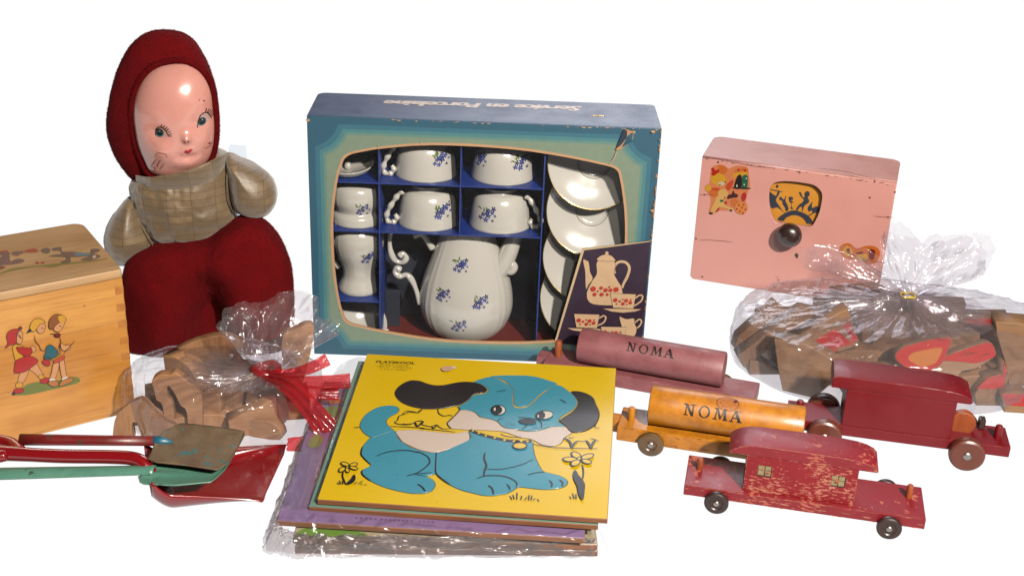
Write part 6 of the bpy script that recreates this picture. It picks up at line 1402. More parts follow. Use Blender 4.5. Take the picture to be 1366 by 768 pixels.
for w_, p in INK:
    d.line(spline(p, False, 4), w_, inkc, taper=.55)
for col, p in FILL:
    d.poly(p if len(p) > 16 else spline(p, True, 2), PAL[col] if col != 'ink' else inkc)
for (body, (a, c_), h, bold) in (('PLAYSKOOL', PTXT[0], 4.6, .035), ('PUPPY LOVE', PTXT[1], 2.4, .0), ('190-17  9 PIECES', PTXT[2], 2.4, .0), ('2 TO 5 YEARS', PTXT[3], 2.4, .0)):
    L_ = math.hypot(c_[0] - a[0], c_[1] - a[1])
    tv, tf = text_geo(body, L_, h, a[0], a[1] - h / 2, bold, .12 if bold else 0, atan2(c_[1] - a[1], c_[0] - a[0]))
    LT.raw(tv, tf, inkc)
d.build('ink_drawing', P_GLOSS, top)['kind'] = 'stuff'
LT.build('lettering', P_GLOSS, top)
def off(M, u, v, dz):
    return M @ Vector((u, v, dz))
mint = board('puzzle board with mint green face, directly under the yellow puppy puzzle', frame(-0.078, 0.0251, 0.126, off(M_top, -0.0085, -0.0020, -0.0080)), face_paint_mat('mint_print', C(122, 160, 140)))
o3 = Vector((-0.2130, 1.0120, 0.0250))
M_pur = frame(-0.045, 0.010, 0.075, o3)
purple = board('lilac puzzle board in clear plastic, jutting out from under the mint board', M_pur, face_paint_mat('lilac_print', C(150, 118, 168)), 0.290, 0.240)
d = Flat(lambda u, v, o: (u * MM, v * MM, o), base=0.00015)
d.poly(circle(42, 92, 15, 22), C(206, 172, 40))
for a in range(5):
    q = circle(36 + a * 3.5, 98 - 4 * (a % 2), 3.6, 14)
    d.line(q + [q[0]], 1.0, C(70, 50, 20), taper=1)
d.line(spline([(24, 60), (30, 78), (27, 100), (30, 120)], False, 5), 3.2, C(196, 70, 40))
d.poly(spline([(12, 165), (30, 160), (36, 178), (24, 192), (10, 186)], True, 4), C(140, 156, 60))
d.poly(spline([(4, 200), (20, 196), (30, 203), (16, 208)], True, 4), C(222, 120, 50))
d.poly(spline([(6, 120), (16, 116), (20, 132), (10, 140)], True, 4), C(150, 160, 60))
for i, (u, w_) in enumerate(((74, 20), (98, 30), (134, 14))):
    tv, tf = text_geo(['lllll', 'llllllll', 'llll'][i], w_, 1.6, u, 9.0 - .0 * i)
    d.raw(tv, tf, C(110, 80, 130))
d.build('picture_print', P_GLOSS, purple)
green = board('pale puzzle board with a green printed corner inside the plastic under the lilac board', frame(0.030, 0.0, 0.020, (-0.1950, 0.9985, 0.0155)), face_paint_mat('pale_print', C(196, 178, 140)), 0.285, 0.240)
d = Flat(lambda u, v, o: (u * MM, v * MM, o), base=0.00015)
d.poly(spline([(6, 1), (60, 1.5), (66, 10), (30, 16), (8, 14)], True, 4), C(116, 160, 44))
d.build('picture_print', P_GLOSS, green)
bottom = board('plain edged puzzle board at the very bottom of the wrapped stack', frame(0.050, 0.0, 0.0, (-0.1930, 0.9950, 0.0068)), face_paint_mat('sand_print', C(200, 170, 120)), 0.284, 0.240)
# clear bag round the three lower boards
wrap_film = film_mat('wrap_film', (0.985, 0.985, 0.99, 1), 0.03, 1.0, 0.10, (0.62, 0.62, 0.64, 1), 1.25, 0.25)
LOW = [(purple.matrix_basis.copy() if False else M_pur, 0.290, 0.240), (frame(0.030, 0.0, 0.020, (-0.1950, 0.9985, 0.0155)), 0.285, 0.240), (frame(0.050, 0.0, 0.0, (-0.1930, 0.9950, 0.0068)), 0.284, 0.240)]
INV = [(M.inverted(), M, W, D) for M, W, D in LOW]
def top_at(x, y, spread):
    best = 0.0
    for inv, M, W, D in INV:
        p = inv @ Vector((x, y, 0.02))
        dx = max(0 - p.x, 0, p.x - W); dy = max(0 - p.y, 0, p.y - D)
        dd = math.hypot(dx, dy)
        q = M @ Vector((min(max(p.x, 0), W), min(max(p.y, 0), D), 0))
        k = max(0.0, 1 - (dd / spread) ** 1.6) if dd > 0.0022 else 1.0
        best = max(best, q.z * k)
    return best
def wrinkle(x, y, s=0):
    a = abs(noise.noise((x * 34, y * 34, s))) * 2
    b_ = abs(noise.noise((x * 95 + y * 40, y * 60, s + 3))) * 2
    return 0.0022 * (1 - min(1, a * 2.2)) + 0.0012 * (1 - min(1, b_ * 2.4))
gx, gy = 190, 160
V, F = [], []
X0, X1, Y0, Y1 = -0.247, 0.104, 0.972, 1.275
for j in range(gy + 1):
    for i in range(gx + 1):
        x = X0 + (X1 - X0) * i / gx; y = Y0 + (Y1 - Y0) * j / gy
        sp_ = 0.0125 + 0.008 * noise.noise((x * 14, y * 14, 1.5))
        z = top_at(x, y, sp_)
        wr = wrinkle(x, y)
        pq = INV[0][0] @ Vector((x, y, 0.02))
        inn = min(pq.x, pq.y, 0.29 - pq.x, 0.24 - pq.y)
        edge = 1.0 if inn < 0.002 else max(0.10, 0.8 - inn * 60)
        jx = 0.003 * noise.noise((x * 40, y * 40, 8)); jy = 0.003 * noise.noise((x * 40, y * 40, 11))
        V.append((x + jx, y + jy, max(0.0006, z + 0.0008 + wr * edge)))
for j in range(gy):
    for i in range(gx):
        a = j * (gx + 1) + i
        q = (a, a + 1, a + gx + 2, a + gx + 1)
        if max(V[t][2] for t in q) > 0.0052:
            F.append(q)
wrap = mesh('plastic_wrap', V, F, wrap_film, None, True)
tag(wrap, 'crinkled clear plastic bag round the lower puzzle boards', 'plastic bag')
# bunched edge of that bag along the left and front of the stack
def bunch(seed, spread, zlift):
    path = spline([(-0.2040, 1.250, 0.042), (-0.2065, 1.190, 0.038), (-0.2100, 1.120, 0.033), (-0.2130, 1.050, 0.029), (-0.2140, 1.012, 0.026), (-0.2080, 1.000, 0.024), (-0.1900, 0.9945, 0.020), (-0.1500, 0.9965, 0.018), (-0.0600, 1.0010, 0.018), (0.0300, 1.0055, 0.018), (0.0880, 1.0085, 0.016)], False, 16)
    V, F = [], []
    m = 22
    for i, p in enumerate(path):
        tn = (path[min(i + 1, len(path) - 1)] - path[max(i - 1, 0)]); tn.z = 0; tn.normalize()
        outw = Vector((tn.y, -tn.x, 0))
        if outw.y > 0.2:
            outw = -outw
        k = i / (len(path) - 1)
        reach = spread * (0.75 + 0.6 * noise.noise((k * 6, seed, 1))) * (1.25 if k < .5 else .8) * (0.35 + 0.65 * min(1, (1 - k) * 4))
        for j in range(m + 1):
            t = j / m
            q = p + outw * (reach * t - 0.003)
            z = p.z * (1 - t ** 1.3) + zlift * sin(pi * t)
            w = abs(noise.noise((i * .16, t * 2.5, seed))) * 2
            w2 = abs(noise.noise((i * .45, t * 4.0, seed + 3))) * 2
            z += 0.0045 * (1 - min(1, w * 2)) + 0.002 * (1 - min(1, w2 * 2)) - 0.002
            q += outw * 0.004 * noise.noise((i * .2, t * 3, seed + 5))
            V.append((q.x, q.y, max(0.0006, z)))
    for i in range(len(path) - 1):
        for j in range(m):
            a = i * (m + 1) + j
            F.append((a, a + 1, a + m + 2, a + m + 1))
    return V, F
bunch_film = film_mat('bunched_film', (0.80, 0.77, 0.78, 1), 0.16, 1.0, 0.10, (0.34, 0.30, 0.29, 1), 1.45, 0.9, 110, 0.4)
for i, (sd, spd, zl) in enumerate(((2.0, 0.015, 0.003), (6.0, 0.011, 0.006))):
    V, F = bunch(sd, spd, zl)
    o = mesh('gathered_edge', V, F, bunch_film, wrap, True)
# second, looser sleeve on the mint board
Mm = frame(-0.078, 0.0251, 0.126, off(M_top, -0.0085, -0.0020, -0.0080))
V, F = [], []
nu, nv = 34, 90
for j in range(nv + 1):
    v = -0.004 + (BD + 0.010) * j / nv
    for i in range(nu + 1):
        t = i / nu
        u = 0.0085 - 0.038 * t
        fall = max(0, t - 0.22) / 0.78
        h = 0.0006 - 0.020 * fall ** 1.4 + 0.0060 * noise.noise((u * 30, v * 16, 2)) * fall + wrinkle(u * 1.2, v * .3, 4) * (0.15 + .6 * fall)
        if t < .2:
            h = min(h, 0.0010)
        p = Mm @ Vector((u + 0.006 * noise.noise((v * 22, 3, 1)) * fall, v, h))
        zt = top_at(p.x, p.y, 0.004) + 0.0028
        V.append((p.x, p.y, max(p.z, zt)))
for j in range(nv):
    for i in range(nu):
        a = j * (nu + 1) + i
        F.append((a, a + 1, a + nu + 2, a + nu + 1))
slv = mesh('plastic_sleeve', V, F, wrap_film, None, True)
tag(slv, 'loose clear plastic sleeve hanging from the left side of the mint puzzle board', 'plastic sleeve')

# ------------------------------------------------------------------ toy shovels
RED_TIN = paint('glossy_red_tin', C(150, 12, 20), 0.16, 0.06, 20, 0.6, coat=0.6, bmp=0.02)
TEAL_TIN = paint('teal_tin', C(104, 162, 140), 0.30, 0.14, 34, 0.55, chip=C(60, 70, 50), chip_amt=-0.10, chip_scale=(120, 120, 120), coat=0.3, dirt=C(76, 124, 104))
RUST_TIN = paint('rusty_tin', C(128, 104, 74), 0.52, 0.4, 60, 0.45, chip=C(66, 118, 116), chip_amt=0.01, chip_scale=(90, 90, 90), dirt=C(96, 60, 36), bmp=0.9, dirty=0.08)
RED_RUST = paint('rusty_red_tin', C(138, 26, 24), 0.4, 0.2, 40, 0.5, chip=C(92, 58, 40), chip_amt=0.02, chip_scale=(60, 60, 120), dirt=C(84, 50, 36), dirty=0.08)
BLUE_RUST = paint('blue_worn_tin', C(30, 112, 140), 0.4, 0.2, 60, chip=C(112, 92, 66), chip_amt=0.02, chip_scale=(120, 120, 120))
def interp(tab, x):
    return float(np.interp(x, [t[0] for t in tab], [t[1] for t in tab]))
def blade(name, par, x0, x1, ytop, ybot, zf, mat, n=40, m=24, th=0.0011):
    V, F = [], []
    for i in range(n + 1):
        x = x0 + (x1 - x0) * i / n
        a, c_ = interp(ybot, x), interp(ytop, x)
        for j in range(m + 1):
            t = j / m
            V.append((x, a + (c_ - a) * t, zf((x - x0) / (x1 - x0), t)))
    for i in range(n):
        for j in range(m):
            q = i * (m + 1) + j
            F.append((q, q + m + 1, q + m + 2, q + 1))
    o = mesh(name, V, F, mat, par, True)
    md = o.modifiers.new('thick', 'SOLIDIFY'); md.thickness = th; md.offset = 0
    return o
# red scoop
SC_O, SC_A = (-0.345, 1.0815), 0.36
sc = thing('toy_scoop', 'large glossy red toy scoop with tubular handle, lowest of the three', 'toy shovel', (SC_O[0], SC_O[1], 0), (0, 0, SC_A), 'toy shovels')
def sc_loc(p):
    x, y = p[0] - SC_O[0], p[1] - SC_O[1]
    return (x * cos(SC_A) + y * sin(SC_A), -x * sin(SC_A) + y * cos(SC_A), p[2])
V, F = [], []
n, m_ = 44, 40
for i in range(n + 1):
    s = i / n
    half = 0.036 + 0.012 * s
    wall = 0.0185 * (1 - s) ** 0.8 + 0.0012
    for j in range(m_ + 1):
        t = -1 + 2 * j / m_
        e = max(0.0, (abs(t) - 0.72) / 0.28)
        yy = half * (t if abs(t) < .72 else math.copysign(.72 + .28 * sin(e * pi / 2) * .9 + .05 * e, t))
        zz = 0.0022 + wall * (1 - cos(e * pi / 2)) * 1.15
        back = 0.016 * max(0, 1 - s / 0.16) ** 2
        x = 0.118 * s + 0.022 * s * t - 0.006 * (1 - s) ** 8
        V.append((x, yy, zz + back + 0.002 * s))
for i in range(n):
    for j in range(m_):
        q = i * (m_ + 1) + j
        F.append((q, q + m_ + 1, q + m_ + 2, q + 1))
o = mesh('pan', V, F, RED_TIN, sc, True)
md = o.modifiers.new('thick', 'SOLIDIFY'); md.thickness = 0.0014; md.offset = 0
hp = spline([sc_loc(p) for p in [(-0.530, 1.088, 0.0385), (-0.496, 1.086, 0.0395), (-0.455, 1.084, 0.0400), (-0.431, 1.084, 0.0400), (-0.390, 1.085, 0.0405), (-0.367, 1.084, 0.0405), (-0.355, 1.081, 0.0375), (-0.348, 1.077, 0.0290), (-0.340, 1.076, 0.0150)]], False, 8)
h = tube('handle', hp, [0.0070 + 0.002 * max(0, 1 - i / 14) for i in range(len(hp))], RED_TIN, sc, 20)
gp = spline([sc_loc(p) for p in [(-0.478, 1.090, 0.039), (-0.494, 1.104, 0.040), (-0.515, 1.108, 0.040), (-0.540, 1.100, 0.039), (-0.548, 1.085, 0.038), (-0.540, 1.070, 0.038), (-0.515, 1.072, 0.039), (-0.490, 1.082, 0.040)]], False, 6)
tube('grip', gp, 0.0062, RED_TIN, h, 14)
# teal shovel
ts = thing('toy_shovel', 'teal green painted tin toy shovel lying in the red scoop', 'toy shovel', (0, 0, 0), (0, 0, 0), 'toy shovels')
ts.location = (-0.36, 1.072, 0.010)
def zg(s, t):
    return 0.0215 + 0.0035 * (2 * t - 1) ** 2 - 0.002 * s + 0.0028 * math.exp(-((t - .5) / .10) ** 2) * max(0, 1 - s * 1.6)
blade('blade', ts, 0.005, 0.086, [(0.005, 0.004), (0.012, 0.017), (0.020, 0.022), (0.050, 0.028), (0.086, 0.034)], [(0.005, -0.010), (0.009, -0.020), (0.014, -0.0235), (0.044, -0.0225), (0.076, -0.013), (0.0835, 0.006), (0.086, 0.030)], zg, TEAL_TIN)
V, F = [], []
nn = 40
for i in range(nn + 1):
    s = i / nn
    x = -0.150 + 0.168 * s
    y = -0.002 + 0.003 * s
    z = 0.0130 + 0.0110 * s
    r = 0.0082 - 0.0022 * s
    for j in range(13):
        a = pi * j / 12
        V.append((x, y + r * cos(a), z + r * .75 * sin(a)))
for i in range(nn):
    for j in range(12):
        q = i * 13 + j
        F.append((q, q + 13, q + 14, q + 1))
o = mesh('handle', V, F, TEAL_TIN, ts, True)
md = o.modifiers.new('thick', 'SOLIDIFY'); md.thickness = 0.001
# rusty shovel
rs = thing('toy_shovel', 'rusty brown tin toy shovel with flaking red handle lying across the others', 'toy shovel', (-0.35, 1.106, 0.006), (0, 0, 0), 'toy shovels')
def zr(s, t):
    return 0.0400 - 0.0035 * s + 0.0025 * (2 * t - 1) ** 2 - 0.004 * (1 - t)
blade('blade', rs, 0.0, 0.083, [(0.0, 0.004), (0.004, 0.018), (0.017, 0.0355), (0.030, 0.036), (0.058, 0.034), (0.083, 0.030)], [(0.0, -0.028), (0.010, -0.033), (0.040, -0.0345), (0.070, -0.0385), (0.0765, -0.030), (0.081, -0.010), (0.083, 0.028)], zr, RUST_TIN)
hp = [(-0.134, -0.002, 0.0385), (-0.100, -0.0008, 0.0390), (-0.05, 0.001, 0.0395), (-0.002, 0.003, 0.0400)]
tube('handle', hp, [0.0060, 0.0058, 0.0054, 0.0052], RED_RUST, rs, 14, flat=.8)
tube('socket', [(-0.004, 0.0032, 0.0402), (0.006, 0.0034, 0.0404), (0.018, 0.0036, 0.0392)], [0.0052, 0.0045, 0.0012], BLUE_RUST, rs, 14, flat=.7)

# ------------------------------------------------------------------ wooden pieces in the bags
PLY = [wood('bare_wood_a', C(196, 144, 96), C(172, 118, 74), 'X', 50, 0.65, 0.1), wood('bare_wood_b', C(204, 152, 104), C(184, 130, 84), 'Z', 46, 0.65, 0.1), wood('bare_wood_c', C(186, 134, 88), C(158, 106, 66), 'Z', 60, 0.65, 0.12)]
BLOCK = [wood('block_wood_a', C(170, 126, 82), C(146, 102, 62), 'X', 50, 0.6, 0.1), wood('block_wood_b', C(162, 118, 76), C(140, 96, 58), 'Z', 46, 0.6, 0.1), wood('block_wood_c', C(176, 132, 90), C(150, 108, 70), 'X', 40, 0.6, 0.1)]
RED_BLOCK = paint('red_block_paint', C(206, 30, 28), 0.32, 0.08, 30, 0.5, chip=C(120, 20, 20), chip_amt=-0.08, chip_scale=(200, 200, 200))
names_l = ['wavy two legged cut-out standing in the middle of the small bag', 'tall blocky piece behind the wavy one in the small bag', 'bent flat piece at the left end of the small bag', 'notched upright block at the right of the small bag beside the puzzles',
           'knob ended piece under the gathered top of the small bag', 'large curved piece at the back of the small bag', 'narrow leg shaped piece next to the wavy one']
def standing_piece(name, label, cat, Y, pts, th, mat, group, lean=0.0, rotz=0.0, smooth=True):
    cx = sum(p[0] for p in pts) / len(pts)
    z0 = min(p[1] for p in pts)
    lo = [(x - cx, z - z0) for x, z in pts]
    if smooth:
        lo = spline(lo, True, 3)
    if area2(lo) < 0:
        lo = lo[::-1]
    o = curve_solid(name, [lo], th, 0.0009, mat, None, 1)
    stand(o, th / 2)
    o.location = (cx, Y, max(z0, 0.0006))
    o.rotation_euler = (lean, 0, rotz)
    tag(o, label, cat, group)
    return o
for i, (Y, pts) in enumerate(PIECE_L):
    zl = min(p[1] for p in pts); zh = max(p[1] for p in pts)
    pts = [(x, 0.001 if (z - zl) < 0.28 * (zh - zl) else z) for x, z in pts]      # stands on the tabletop
    standing_piece('wooden_cutout', 'bare wooden ' + names_l[i], 'wooden piece', Y, pts, [0.014, 0.020, 0.012, 0.018, 0.014, 0.012, 0.014][i], PLY[i % 3], 'wooden pieces in the small bag', [-.10, -.02, -.16, 0, -.05, -.02, -.04][i], [.1, -.5, .05, .25, .2, .1, -.2][i], i not in (1, 3))
# green printed sliver on the right block
names_r = ['long plain beam at the far left of the large bag', 'slanted beam in front of the long one in the large bag', 'broad plain block face behind the pink and yellow tank cars', 'low plain block at the bottom left of the large bag', 'triangular block with red painted corner',
           'brown block below the knot of the large bag', 'rounded red and yellow painted block', 'small tan block end peeping out below the knot', 'red painted arch block with worn lines', 'tall brown block at the right end of the large bag', 'red capped block right behind the box car roof', 'low red block at the bottom right of the large bag']
for i, (Y, pts, red) in enumerate(PIECE_R):
    th = [0.022, 0.022, 0.026, 0.024, 0.024, 0.022, 0.020, 0.022, 0.022, 0.030, 0.022, 0.026][i]
    o = standing_piece('building_block', ('wooden ' if not red else '') + names_r[i], 'toy block', Y, pts, th, BLOCK[i % 3], 'blocks in the large bag', [-.12, -.12, -.06, -.05, -.08, -.05, -.25, 0, -.25, 0, -.1, -.05][i], [.1, .12, -.25, .1, .0, .2, -.1, .1, -.08, -.1, .05, -.05][i], i in (6, 8))
    cx = sum(p[0] for p in pts) / len(pts); z0 = min(p[1] for p in pts)
    if red:
        lo = [(x - cx, z - z0) for x, z in pts]
        mxz = max(p[1] for p in lo)
        if i == 6:
            lo2 = [(x * .97, z * .97 + .0008) for x, z in lo]
        elif i == 8:
            lo2 = [(x * .98, z if z > mxz * .45 else mxz * .45) for x, z in lo]
        else:
            lo2 = [(x * .98, max(z, mxz * .38)) for x, z in lo]
        d = Flat(lambda u, v, o_: (u, -o_, v), base=0.0004)
        s = spline(lo2, True, 3) if i in (6, 8) else lo2
        d.poly(s, C(208, 36, 30))
        if i == 6:
            d.poly([(x * .62 + .004, z * .55 + mxz * .16) for x, z in s], C(222, 132, 50))
        else:
            for q in range(3):
                a = random.uniform(-.02, .015)
                d.line([(a, mxz * .6), (a + .008, mxz * .7), (a + .014, mxz * .72)], .0009, C(96, 16, 18))
        d.build('red_paint', P_GLOSS, o)
    if i == 4:
        d = Flat(lambda u, v, o_: (u - cx, -o_, v - z0), base=0.0004)
        for t_ in TRIRED:
            d.poly(t_, C(208, 24, 24))
        d.build('red_paint', P_GLOSS, o)

# further pieces behind and between those, seen through the film
rf = random.Random(21)
more_l = ['flat piece lying at the very bottom', 'square offcut behind the knob ended piece', 'short thick piece under the ribbon', 'piece leaning at the back near the doll', 'tilted piece right under the knot', 'piece lying in front of the notched block']
for i, (x, y, w, h, th, rz, ln) in enumerate([(-0.330, 1.205, .070, .020, .030, .2, 0), (-0.262, 1.255, .050, .048, .022, .5, -.1), (-0.268, 1.225, .040, .055, .018, -.4, -.1), (-0.330, 1.288, .060, .052, .012, .1, -.1), (-0.290, 1.240, .050, .062, .014, .3, -.15), (-0.262, 1.196, .040, .022, .014, -.2, 0)]):
    pts = [(x - w / 2, 0.001), (x + w / 2, 0.001), (x + w * .5, h * .7), (x + w * .2, h), (x - w * .3, h * .92), (x - w * .5, h * .6)]
    standing_piece('wooden_cutout', 'bare wooden ' + more_l[i] + ' of the small bag', 'wooden piece', y, pts, th, PLY[(i + 1) % 3], 'wooden pieces in the small bag', ln, rz, True)
more_r = ['upright brown block below the knot', 'brown plank lying at the back left', 'brown block at the back under the gathered top', 'brown cube at the back right', 'low brown slab behind the rounded red block', 'brown wedge left of the knot', 'brown bar along the back', 'brown block between the arch and the tall end block', 'red faced block standing at the back right', 'brown slab on end at the far right back']
for i, (x, y, w, h, th, rz, ln, tp) in enumerate([(0.455, 1.405, .060, .074, .026, .15, -.08, .9), (0.345, 1.455, .085, .052, .026, -.2, -.2, .8), (0.440, 1.470, .070, .078, .030, .1, -.1, .8), (0.530, 1.455, .060, .072, .030, -.2, -.1, 1), (0.470, 1.345, .080, .034, .030, .1, 0, 1), (0.395, 1.405, .065, .070, .026, .3, -.15, .3), (0.480, 1.500, .180, .050, .024, .02, -.1, 1), (0.545, 1.385, .050, .062, .026, .2, -.1, .7), (0.585, 1.440, .060, .066, .022, -.15, -.1, .8), (0.630, 1.430, .045, .060, .026, .1, 0, 1)]):
    pts = [(x - w / 2, 0.001), (x + w / 2, 0.001), (x + w / 2 * tp, h), (x - w / 2, h * .92)]
    o = standing_piece('building_block', 'wooden ' + more_r[i] + ' of the large bag', 'toy block', y, pts, th, BLOCK[(i + 1) % 3], 'blocks in the large bag', ln, rz, False)
    if i == 8:
        d = Flat(lambda u, v, o_: (u, -o_, v), base=0.0004)
        d.poly([(-w * .4, h * .3), (w * .36, h * .3), (w * .3, h * .9), (-w * .4, h * .84)], C(208, 36, 30))
        d.build('red_paint', P_GLOSS, o)

low_l = [(-0.370, 1.238, .050, .030, .030, .4), (-0.300, 1.265, .080, .026, .030, -.2), (-0.345, 1.232, .060, .030, .030, .1), (-0.235, 1.235, .040, .026, .040, .2), (-0.388, 1.212, .030, .022, .030, .2)]
txt_l = ['low offcut beside the wooden chest', 'long offcut lying across the back', 'offcut lying under the wavy one', 'offcut lying next to the lilac puzzle', 'tiny offcut in the left tip']
for i, (x, y, w, h, th, rz) in enumerate(low_l):
    pts = [(x - w / 2, 0.001), (x + w / 2, 0.001), (x + w * .42, h), (x - w * .46, h * .9)]
    standing_piece('wooden_cutout', 'bare wooden ' + txt_l[i] + ' of the small bag', 'wooden piece', y, pts, th, PLY[i % 3], 'wooden pieces in the small bag', 0, rz, False)
low_r = [(0.345, 1.410, .050, .030, .050, .3), (0.385, 1.362, .050, .026, .040, -.1), (0.350, 1.470, .050, .026, .030, .2), (0.420, 1.340, .050, .028, .030, .1), (0.385, 1.378, .110, .041, .040, .02), (0.500, 1.365, .080, .034, .050, -.1), (0.560, 1.350, .060, .030, .040, .2), (0.540, 1.420, .090, .030, .040, 0), (0.380, 1.440, .080, .034, .030, .1), (0.620, 1.380, .060, .034, .040, .1)]
txt_r = ['low block in the left tip', 'slab lying behind the tank cars', 'low block at the back left', 'low slab behind the front left wheel of the box car', 'slab lying in the middle', 'slab lying under the arch', 'low block behind the box car end', 'slab lying under the knot towards the right', 'slab lying behind the triangular block', 'slab lying under the tall end block']
for i, (x, y, w, h, th, rz) in enumerate(low_r):
    pts = [(x - w / 2, 0.001), (x + w / 2, 0.001), (x + w / 2, h), (x - w / 2, h)]
    standing_piece('building_block', 'wooden ' + txt_r[i] + ' of the large bag', 'toy block', y, pts, th, BLOCK[i % 3], 'blocks in the large bag', 0, rz, False)

# ------------------------------------------------------------------ tied plastic bags
def plastic_bag(name, label, center, rx, ry, shoulder, neck, r_neck, axis, e1, e2, R1, R2, flen, lobes, film, seed, nu=260, dome=1.6, crump=1.0):
    V, F = [], []
    neck = Vector(neck); c0 = Vector((center[0], center[1], 0))
    axis = Vector(axis).normalized(); e1 = Vector(e1); e2 = Vector(e2)
    rows = []
    for k in range(6):
        rows.append(('b', k / 5))
    for k in range(1, 22):
        rows.append(('s', k / 21))
    for k in range(1, 46):
        rows.append(('d', k / 45))
    for k in range(1, 40):
        rows.append(('f', k / 39))
    main = len(rows)
    for k in range(26):
        rows.append(('e', 0.38 + 0.62 * k / 25))
    for k in range(26):
        rows.append(('g', 0.48 + 0.52 * k / 25))
    for kind, t in rows:
        for i in range(nu):
            a = 2 * pi * i / nu
            ca, sa = cos(a), sin(a)
            rn = 1 + 0.07 * noise.noise((ca * 1.6, sa * 1.6, seed)) + 0.03 * noise.noise((ca * 5, sa * 5, seed + 2))
            pl_ = sin(17 * a + 2 * noise.noise((ca * 2, sa * 2, seed + 4))) * .6 + sin(29 * a + 3 * noise.noise((ca * 3, sa * 3, seed + 6))) * .5
            if kind == 'b':
                p = c0 + Vector((rx * ca, ry * sa, 0)) * rn * 0.90 * t + Vector((0, 0, 0.0008 + 0.0006 * t))
            elif kind == 's':
                k = 0.90 + 0.10 * sin(t * pi / 2 * 1.2) - 0.06 * t * t
                p = c0 + Vector((rx * ca, ry * sa, 0)) * rn * k + Vector((0, 0, shoulder * (1 - cos(t * pi / 2)) * .45 + shoulder * t * .55))
            elif kind in 'deg':
                if kind != 'd':
                    ph_ = 1.7 if kind == 'e' else 4.1
                    pl_ = sin(13 * a + ph_ + 3 * noise.noise((ca * 2, sa * 2, seed + ph_))) * .7 + sin(23 * a + ph_ + 3 * noise.noise((ca * 3, sa * 3, seed + 7 + ph_))) * .6
                k0 = 0.90 + 0.10 * sin(pi / 2 * 1.2) - 0.06
                edge = c0 + Vector((rx * ca, ry * sa, 0)) * rn * k0
                tip = neck + (e1 * ca + e2 * sa) * r_neck
                q = t ** 0.85
                p = edge.lerp(tip, q)
                zz = shoulder + (neck.z - shoulder) * (0.55 * t ** dome + 0.45 * t) + 0.012 * sin(pi * min(1, t * 1.3)) * (1 - t)
                p.z = zz
                if kind != 'd':
                    p.z -= 0.0055 * (1 - t) + 0.0015
                p += Vector((0, 0, 1)) * pl_ * 0.0062 * crump * (t ** 1.3) * (1 - t ** 6) + Vector((-sa, ca, 0)) * pl_ * 0.0012 * t
            else:
                PHI, thick = R1, R2
                phi = PHI * ca
                lob = 1.0
                for (la, amp, wd) in lobes:
                    lob += amp * math.exp(-((phi - la) / wd) ** 2)
                lob += 0.16 * noise.noise((phi * 4, sa * .8, seed + 9)) + 0.05 * noise.noise((phi * 14, sa, seed + 11))
                g = t ** 0.9
                rayv = e1 * sin(phi) + axis * cos(phi)
                fold = (sin(5 * phi + seed + sa) * .55 + sin(9 * phi + 2 * t + seed - sa) * .30 + noise.noise((phi * 3.5, sa * 1.5, t * 2.5 + seed)) * 1.9 + noise.noise((phi * 9, sa * 1.5, t * 4 + seed)) * .5)
                p = neck + rayv * flen * lob * g + (e1 * ca + e2 * sa) * r_neck * (1 - g) + e2 * (sa * thick * t + fold * 0.0095 * crump * t ** 0.8) + rayv.cross(e2) * fold * 0.002 * t
            # crinkles
            if kind != 'b':
                amp = {'s': .0026, 'd': .0024, 'f': .0022, 'e': .0024, 'g': .0024}[kind] * crump
                c1 = 1 - min(1, abs(noise.noise((p.x * 30, p.y * 30, p.z * 30 + seed))) * 4.5)
                c2 = 1 - min(1, abs(noise.noise((p.x * 75, p.y * 75, p.z * 75 + seed))) * 4.0)
                nrm = Vector((ca, sa, .6)).normalized()
                p = p + nrm * (amp * c1 + amp * .5 * c2)
            p.z = max(p.z, 0.0007)
            V.append(p)
    nrow = len(rows)
    for j in range(nrow - 1):
        if j + 1 in (main, main + 26):
            continue
        for i in range(nu):
            k = (i + 1) % nu
            F.append((j * nu + i, j * nu + k, (j + 1) * nu + k, (j + 1) * nu + i))
    o = mesh(name, V, F, film, None, True)
    tag(o, label, 'plastic bag', 'tied plastic bags')
    return o
bag_film = film_mat('bag_film', (0.94, 0.925, 0.94, 1), 0.06, 1.0, 0.09, (0.56, 0.50, 0.50, 1), 1.40, 1.0, 75)
bag_film2 = film_mat('thick_bag_film', (0.91, 0.89, 0.915, 1), 0.07, 1.0, 0.09, (0.60, 0.54, 0.54, 1), 1.40, 1.0, 70)
XA, YA = (1, 0, 0), (0, 1, 0)
plastic_bag('plastic_bag', 'small clear plastic bag of wooden cut-outs tied with a red ribbon', (-0.309, 1.232), 0.110, 0.082, 0.058, (-0.260, 1.222, 0.070), 0.010, (0.28, 0.42, 0.9), XA, (0, .8, -.5), 1.00, 0.018, 0.070,
            [(0.1, .30, .3), (-.7, .25, .25), (1.0, .1, .3)], bag_film, 3.0)
plastic_bag('plastic_bag', 'large clear plastic bag of toy blocks gathered with a yellow tie', (0.468, 1.415), 0.212, 0.128, 0.066, (0.470, 1.405, 0.103), 0.008, (0.02, 0.55, 0.85), XA, (0, .8, -.55), 1.30, 0.018, 0.066,
            [(-1.2, 1.0, .28), (-.25, .30, .22), (.95, .75, .42), (-.65, -.25, .18)], bag_film2, 8.0, 340)
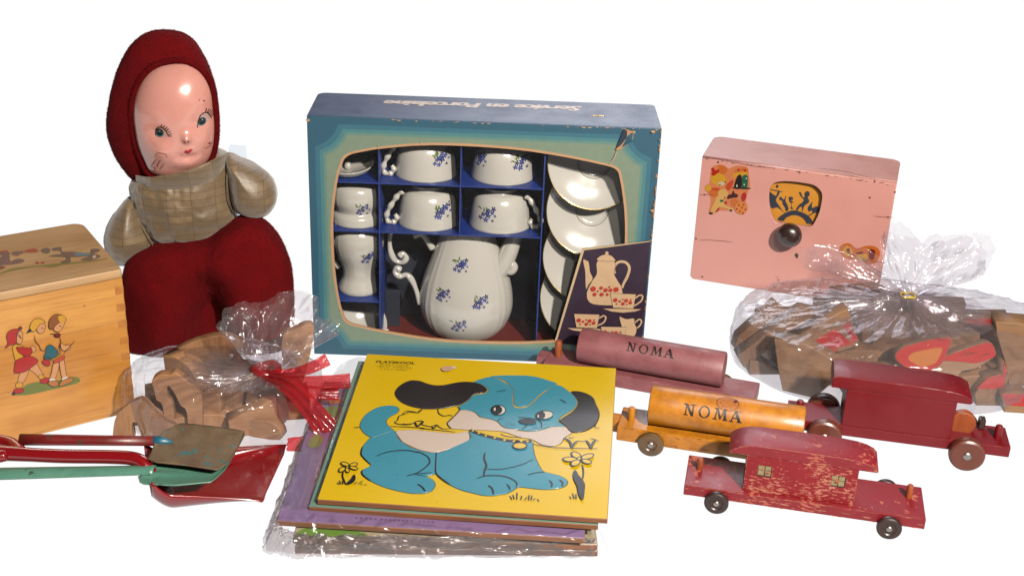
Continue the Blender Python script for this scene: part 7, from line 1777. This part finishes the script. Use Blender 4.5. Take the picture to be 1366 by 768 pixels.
# ties
YT = paint('yellow_tie', C(216, 186, 60), 0.4)
tie = tube('bag_tie', [(0.470 + 0.0085 * cos(a), 1.405 + 0.0080 * sin(a), 0.1040 + 0.001 * sin(3 * a)) for a in [2 * pi * k / 24 for k in range(25)]], 0.0016, YT, None, 8, cap=False)
tag(tie, 'yellow tie round the neck of the large bag', 'tie')
RIB = film_mat('red_ribbon_film', (0.92, 0.16, 0.17, 1), 0.50, 1.0, 0.14, C(250, 70, 78), 1.4, 0.5, 120)
rib = thing('ribbon_tie', 'translucent red plastic ribbon knotted round the neck of the small bag', 'ribbon', (-0.260, 1.222, -0.008), (0, 0, 0))
def ribbon(pts, w0, w1, up_, seed):
    P = spline(pts, False, 12)
    V, F = [], []
    m = 14
    for i, p in enumerate(P):
        t = i / (len(P) - 1)
        tn = (P[min(i + 1, len(P) - 1)] - P[max(i - 1, 0)]).normalized()
        side = tn.cross(Vector(up_)).normalized()
        nn_ = side.cross(tn)
        w = w0 + (w1 - w0) * t
        for j in range(m + 1):
            s = j / m - .5
            V.append(p + side * s * w + nn_ * (0.0016 * sin(j * 1.15 + seed + 2 * t) * (1.1 - .4 * t) + 0.0016 * noise.noise((t * 8, j * .7, seed))))
    for i in range(len(P) - 1):
        for j in range(m):
            q = i * (m + 1) + j
            F.append((q, q + 1, q + m + 2, q + m + 1))
    return mesh('streamer', V, F, RIB, rib, True)
ribbon([(0.000, -0.012, 0.080), (0.028, -0.022, 0.086), (0.052, -0.026, 0.096), (0.070, -0.020, 0.104)], 0.008, 0.014, (0, -.7, .7), 1)
ribbon([(0.000, -0.012, 0.078), (0.030, -0.026, 0.080), (0.062, -0.030, 0.082), (0.094, -0.026, 0.083)], 0.009, 0.017, (0, -.7, .7), 2)
ribbon([(0.000, -0.012, 0.076), (0.030, -0.030, 0.074), (0.056, -0.034, 0.072), (0.082, -0.030, 0.070)], 0.009, 0.016, (0, -.7, .7), 5)
ribbon([(0.004, -0.014, 0.078), (0.030, -0.036, 0.080), (0.052, -0.052, 0.068), (0.070, -0.064, 0.052), (0.078, -0.068, 0.042)], 0.014, 0.028, (0, -.7, .7), 3)
ribbon([(0.079, -0.068, 0.042), (0.070, -0.072, 0.037), (0.052, -0.075, 0.034), (0.034, -0.074, 0.032)], 0.024, 0.014, (0, -.6, .8), 4)
tube('knot', [(0.0 + 0.0125 * cos(a), 0.0115 * sin(a), 0.078 + 0.002 * sin(2 * a)) for a in [2 * pi * k / 24 for k in range(25)]], 0.0048, RIB, rib, 10, cap=False)
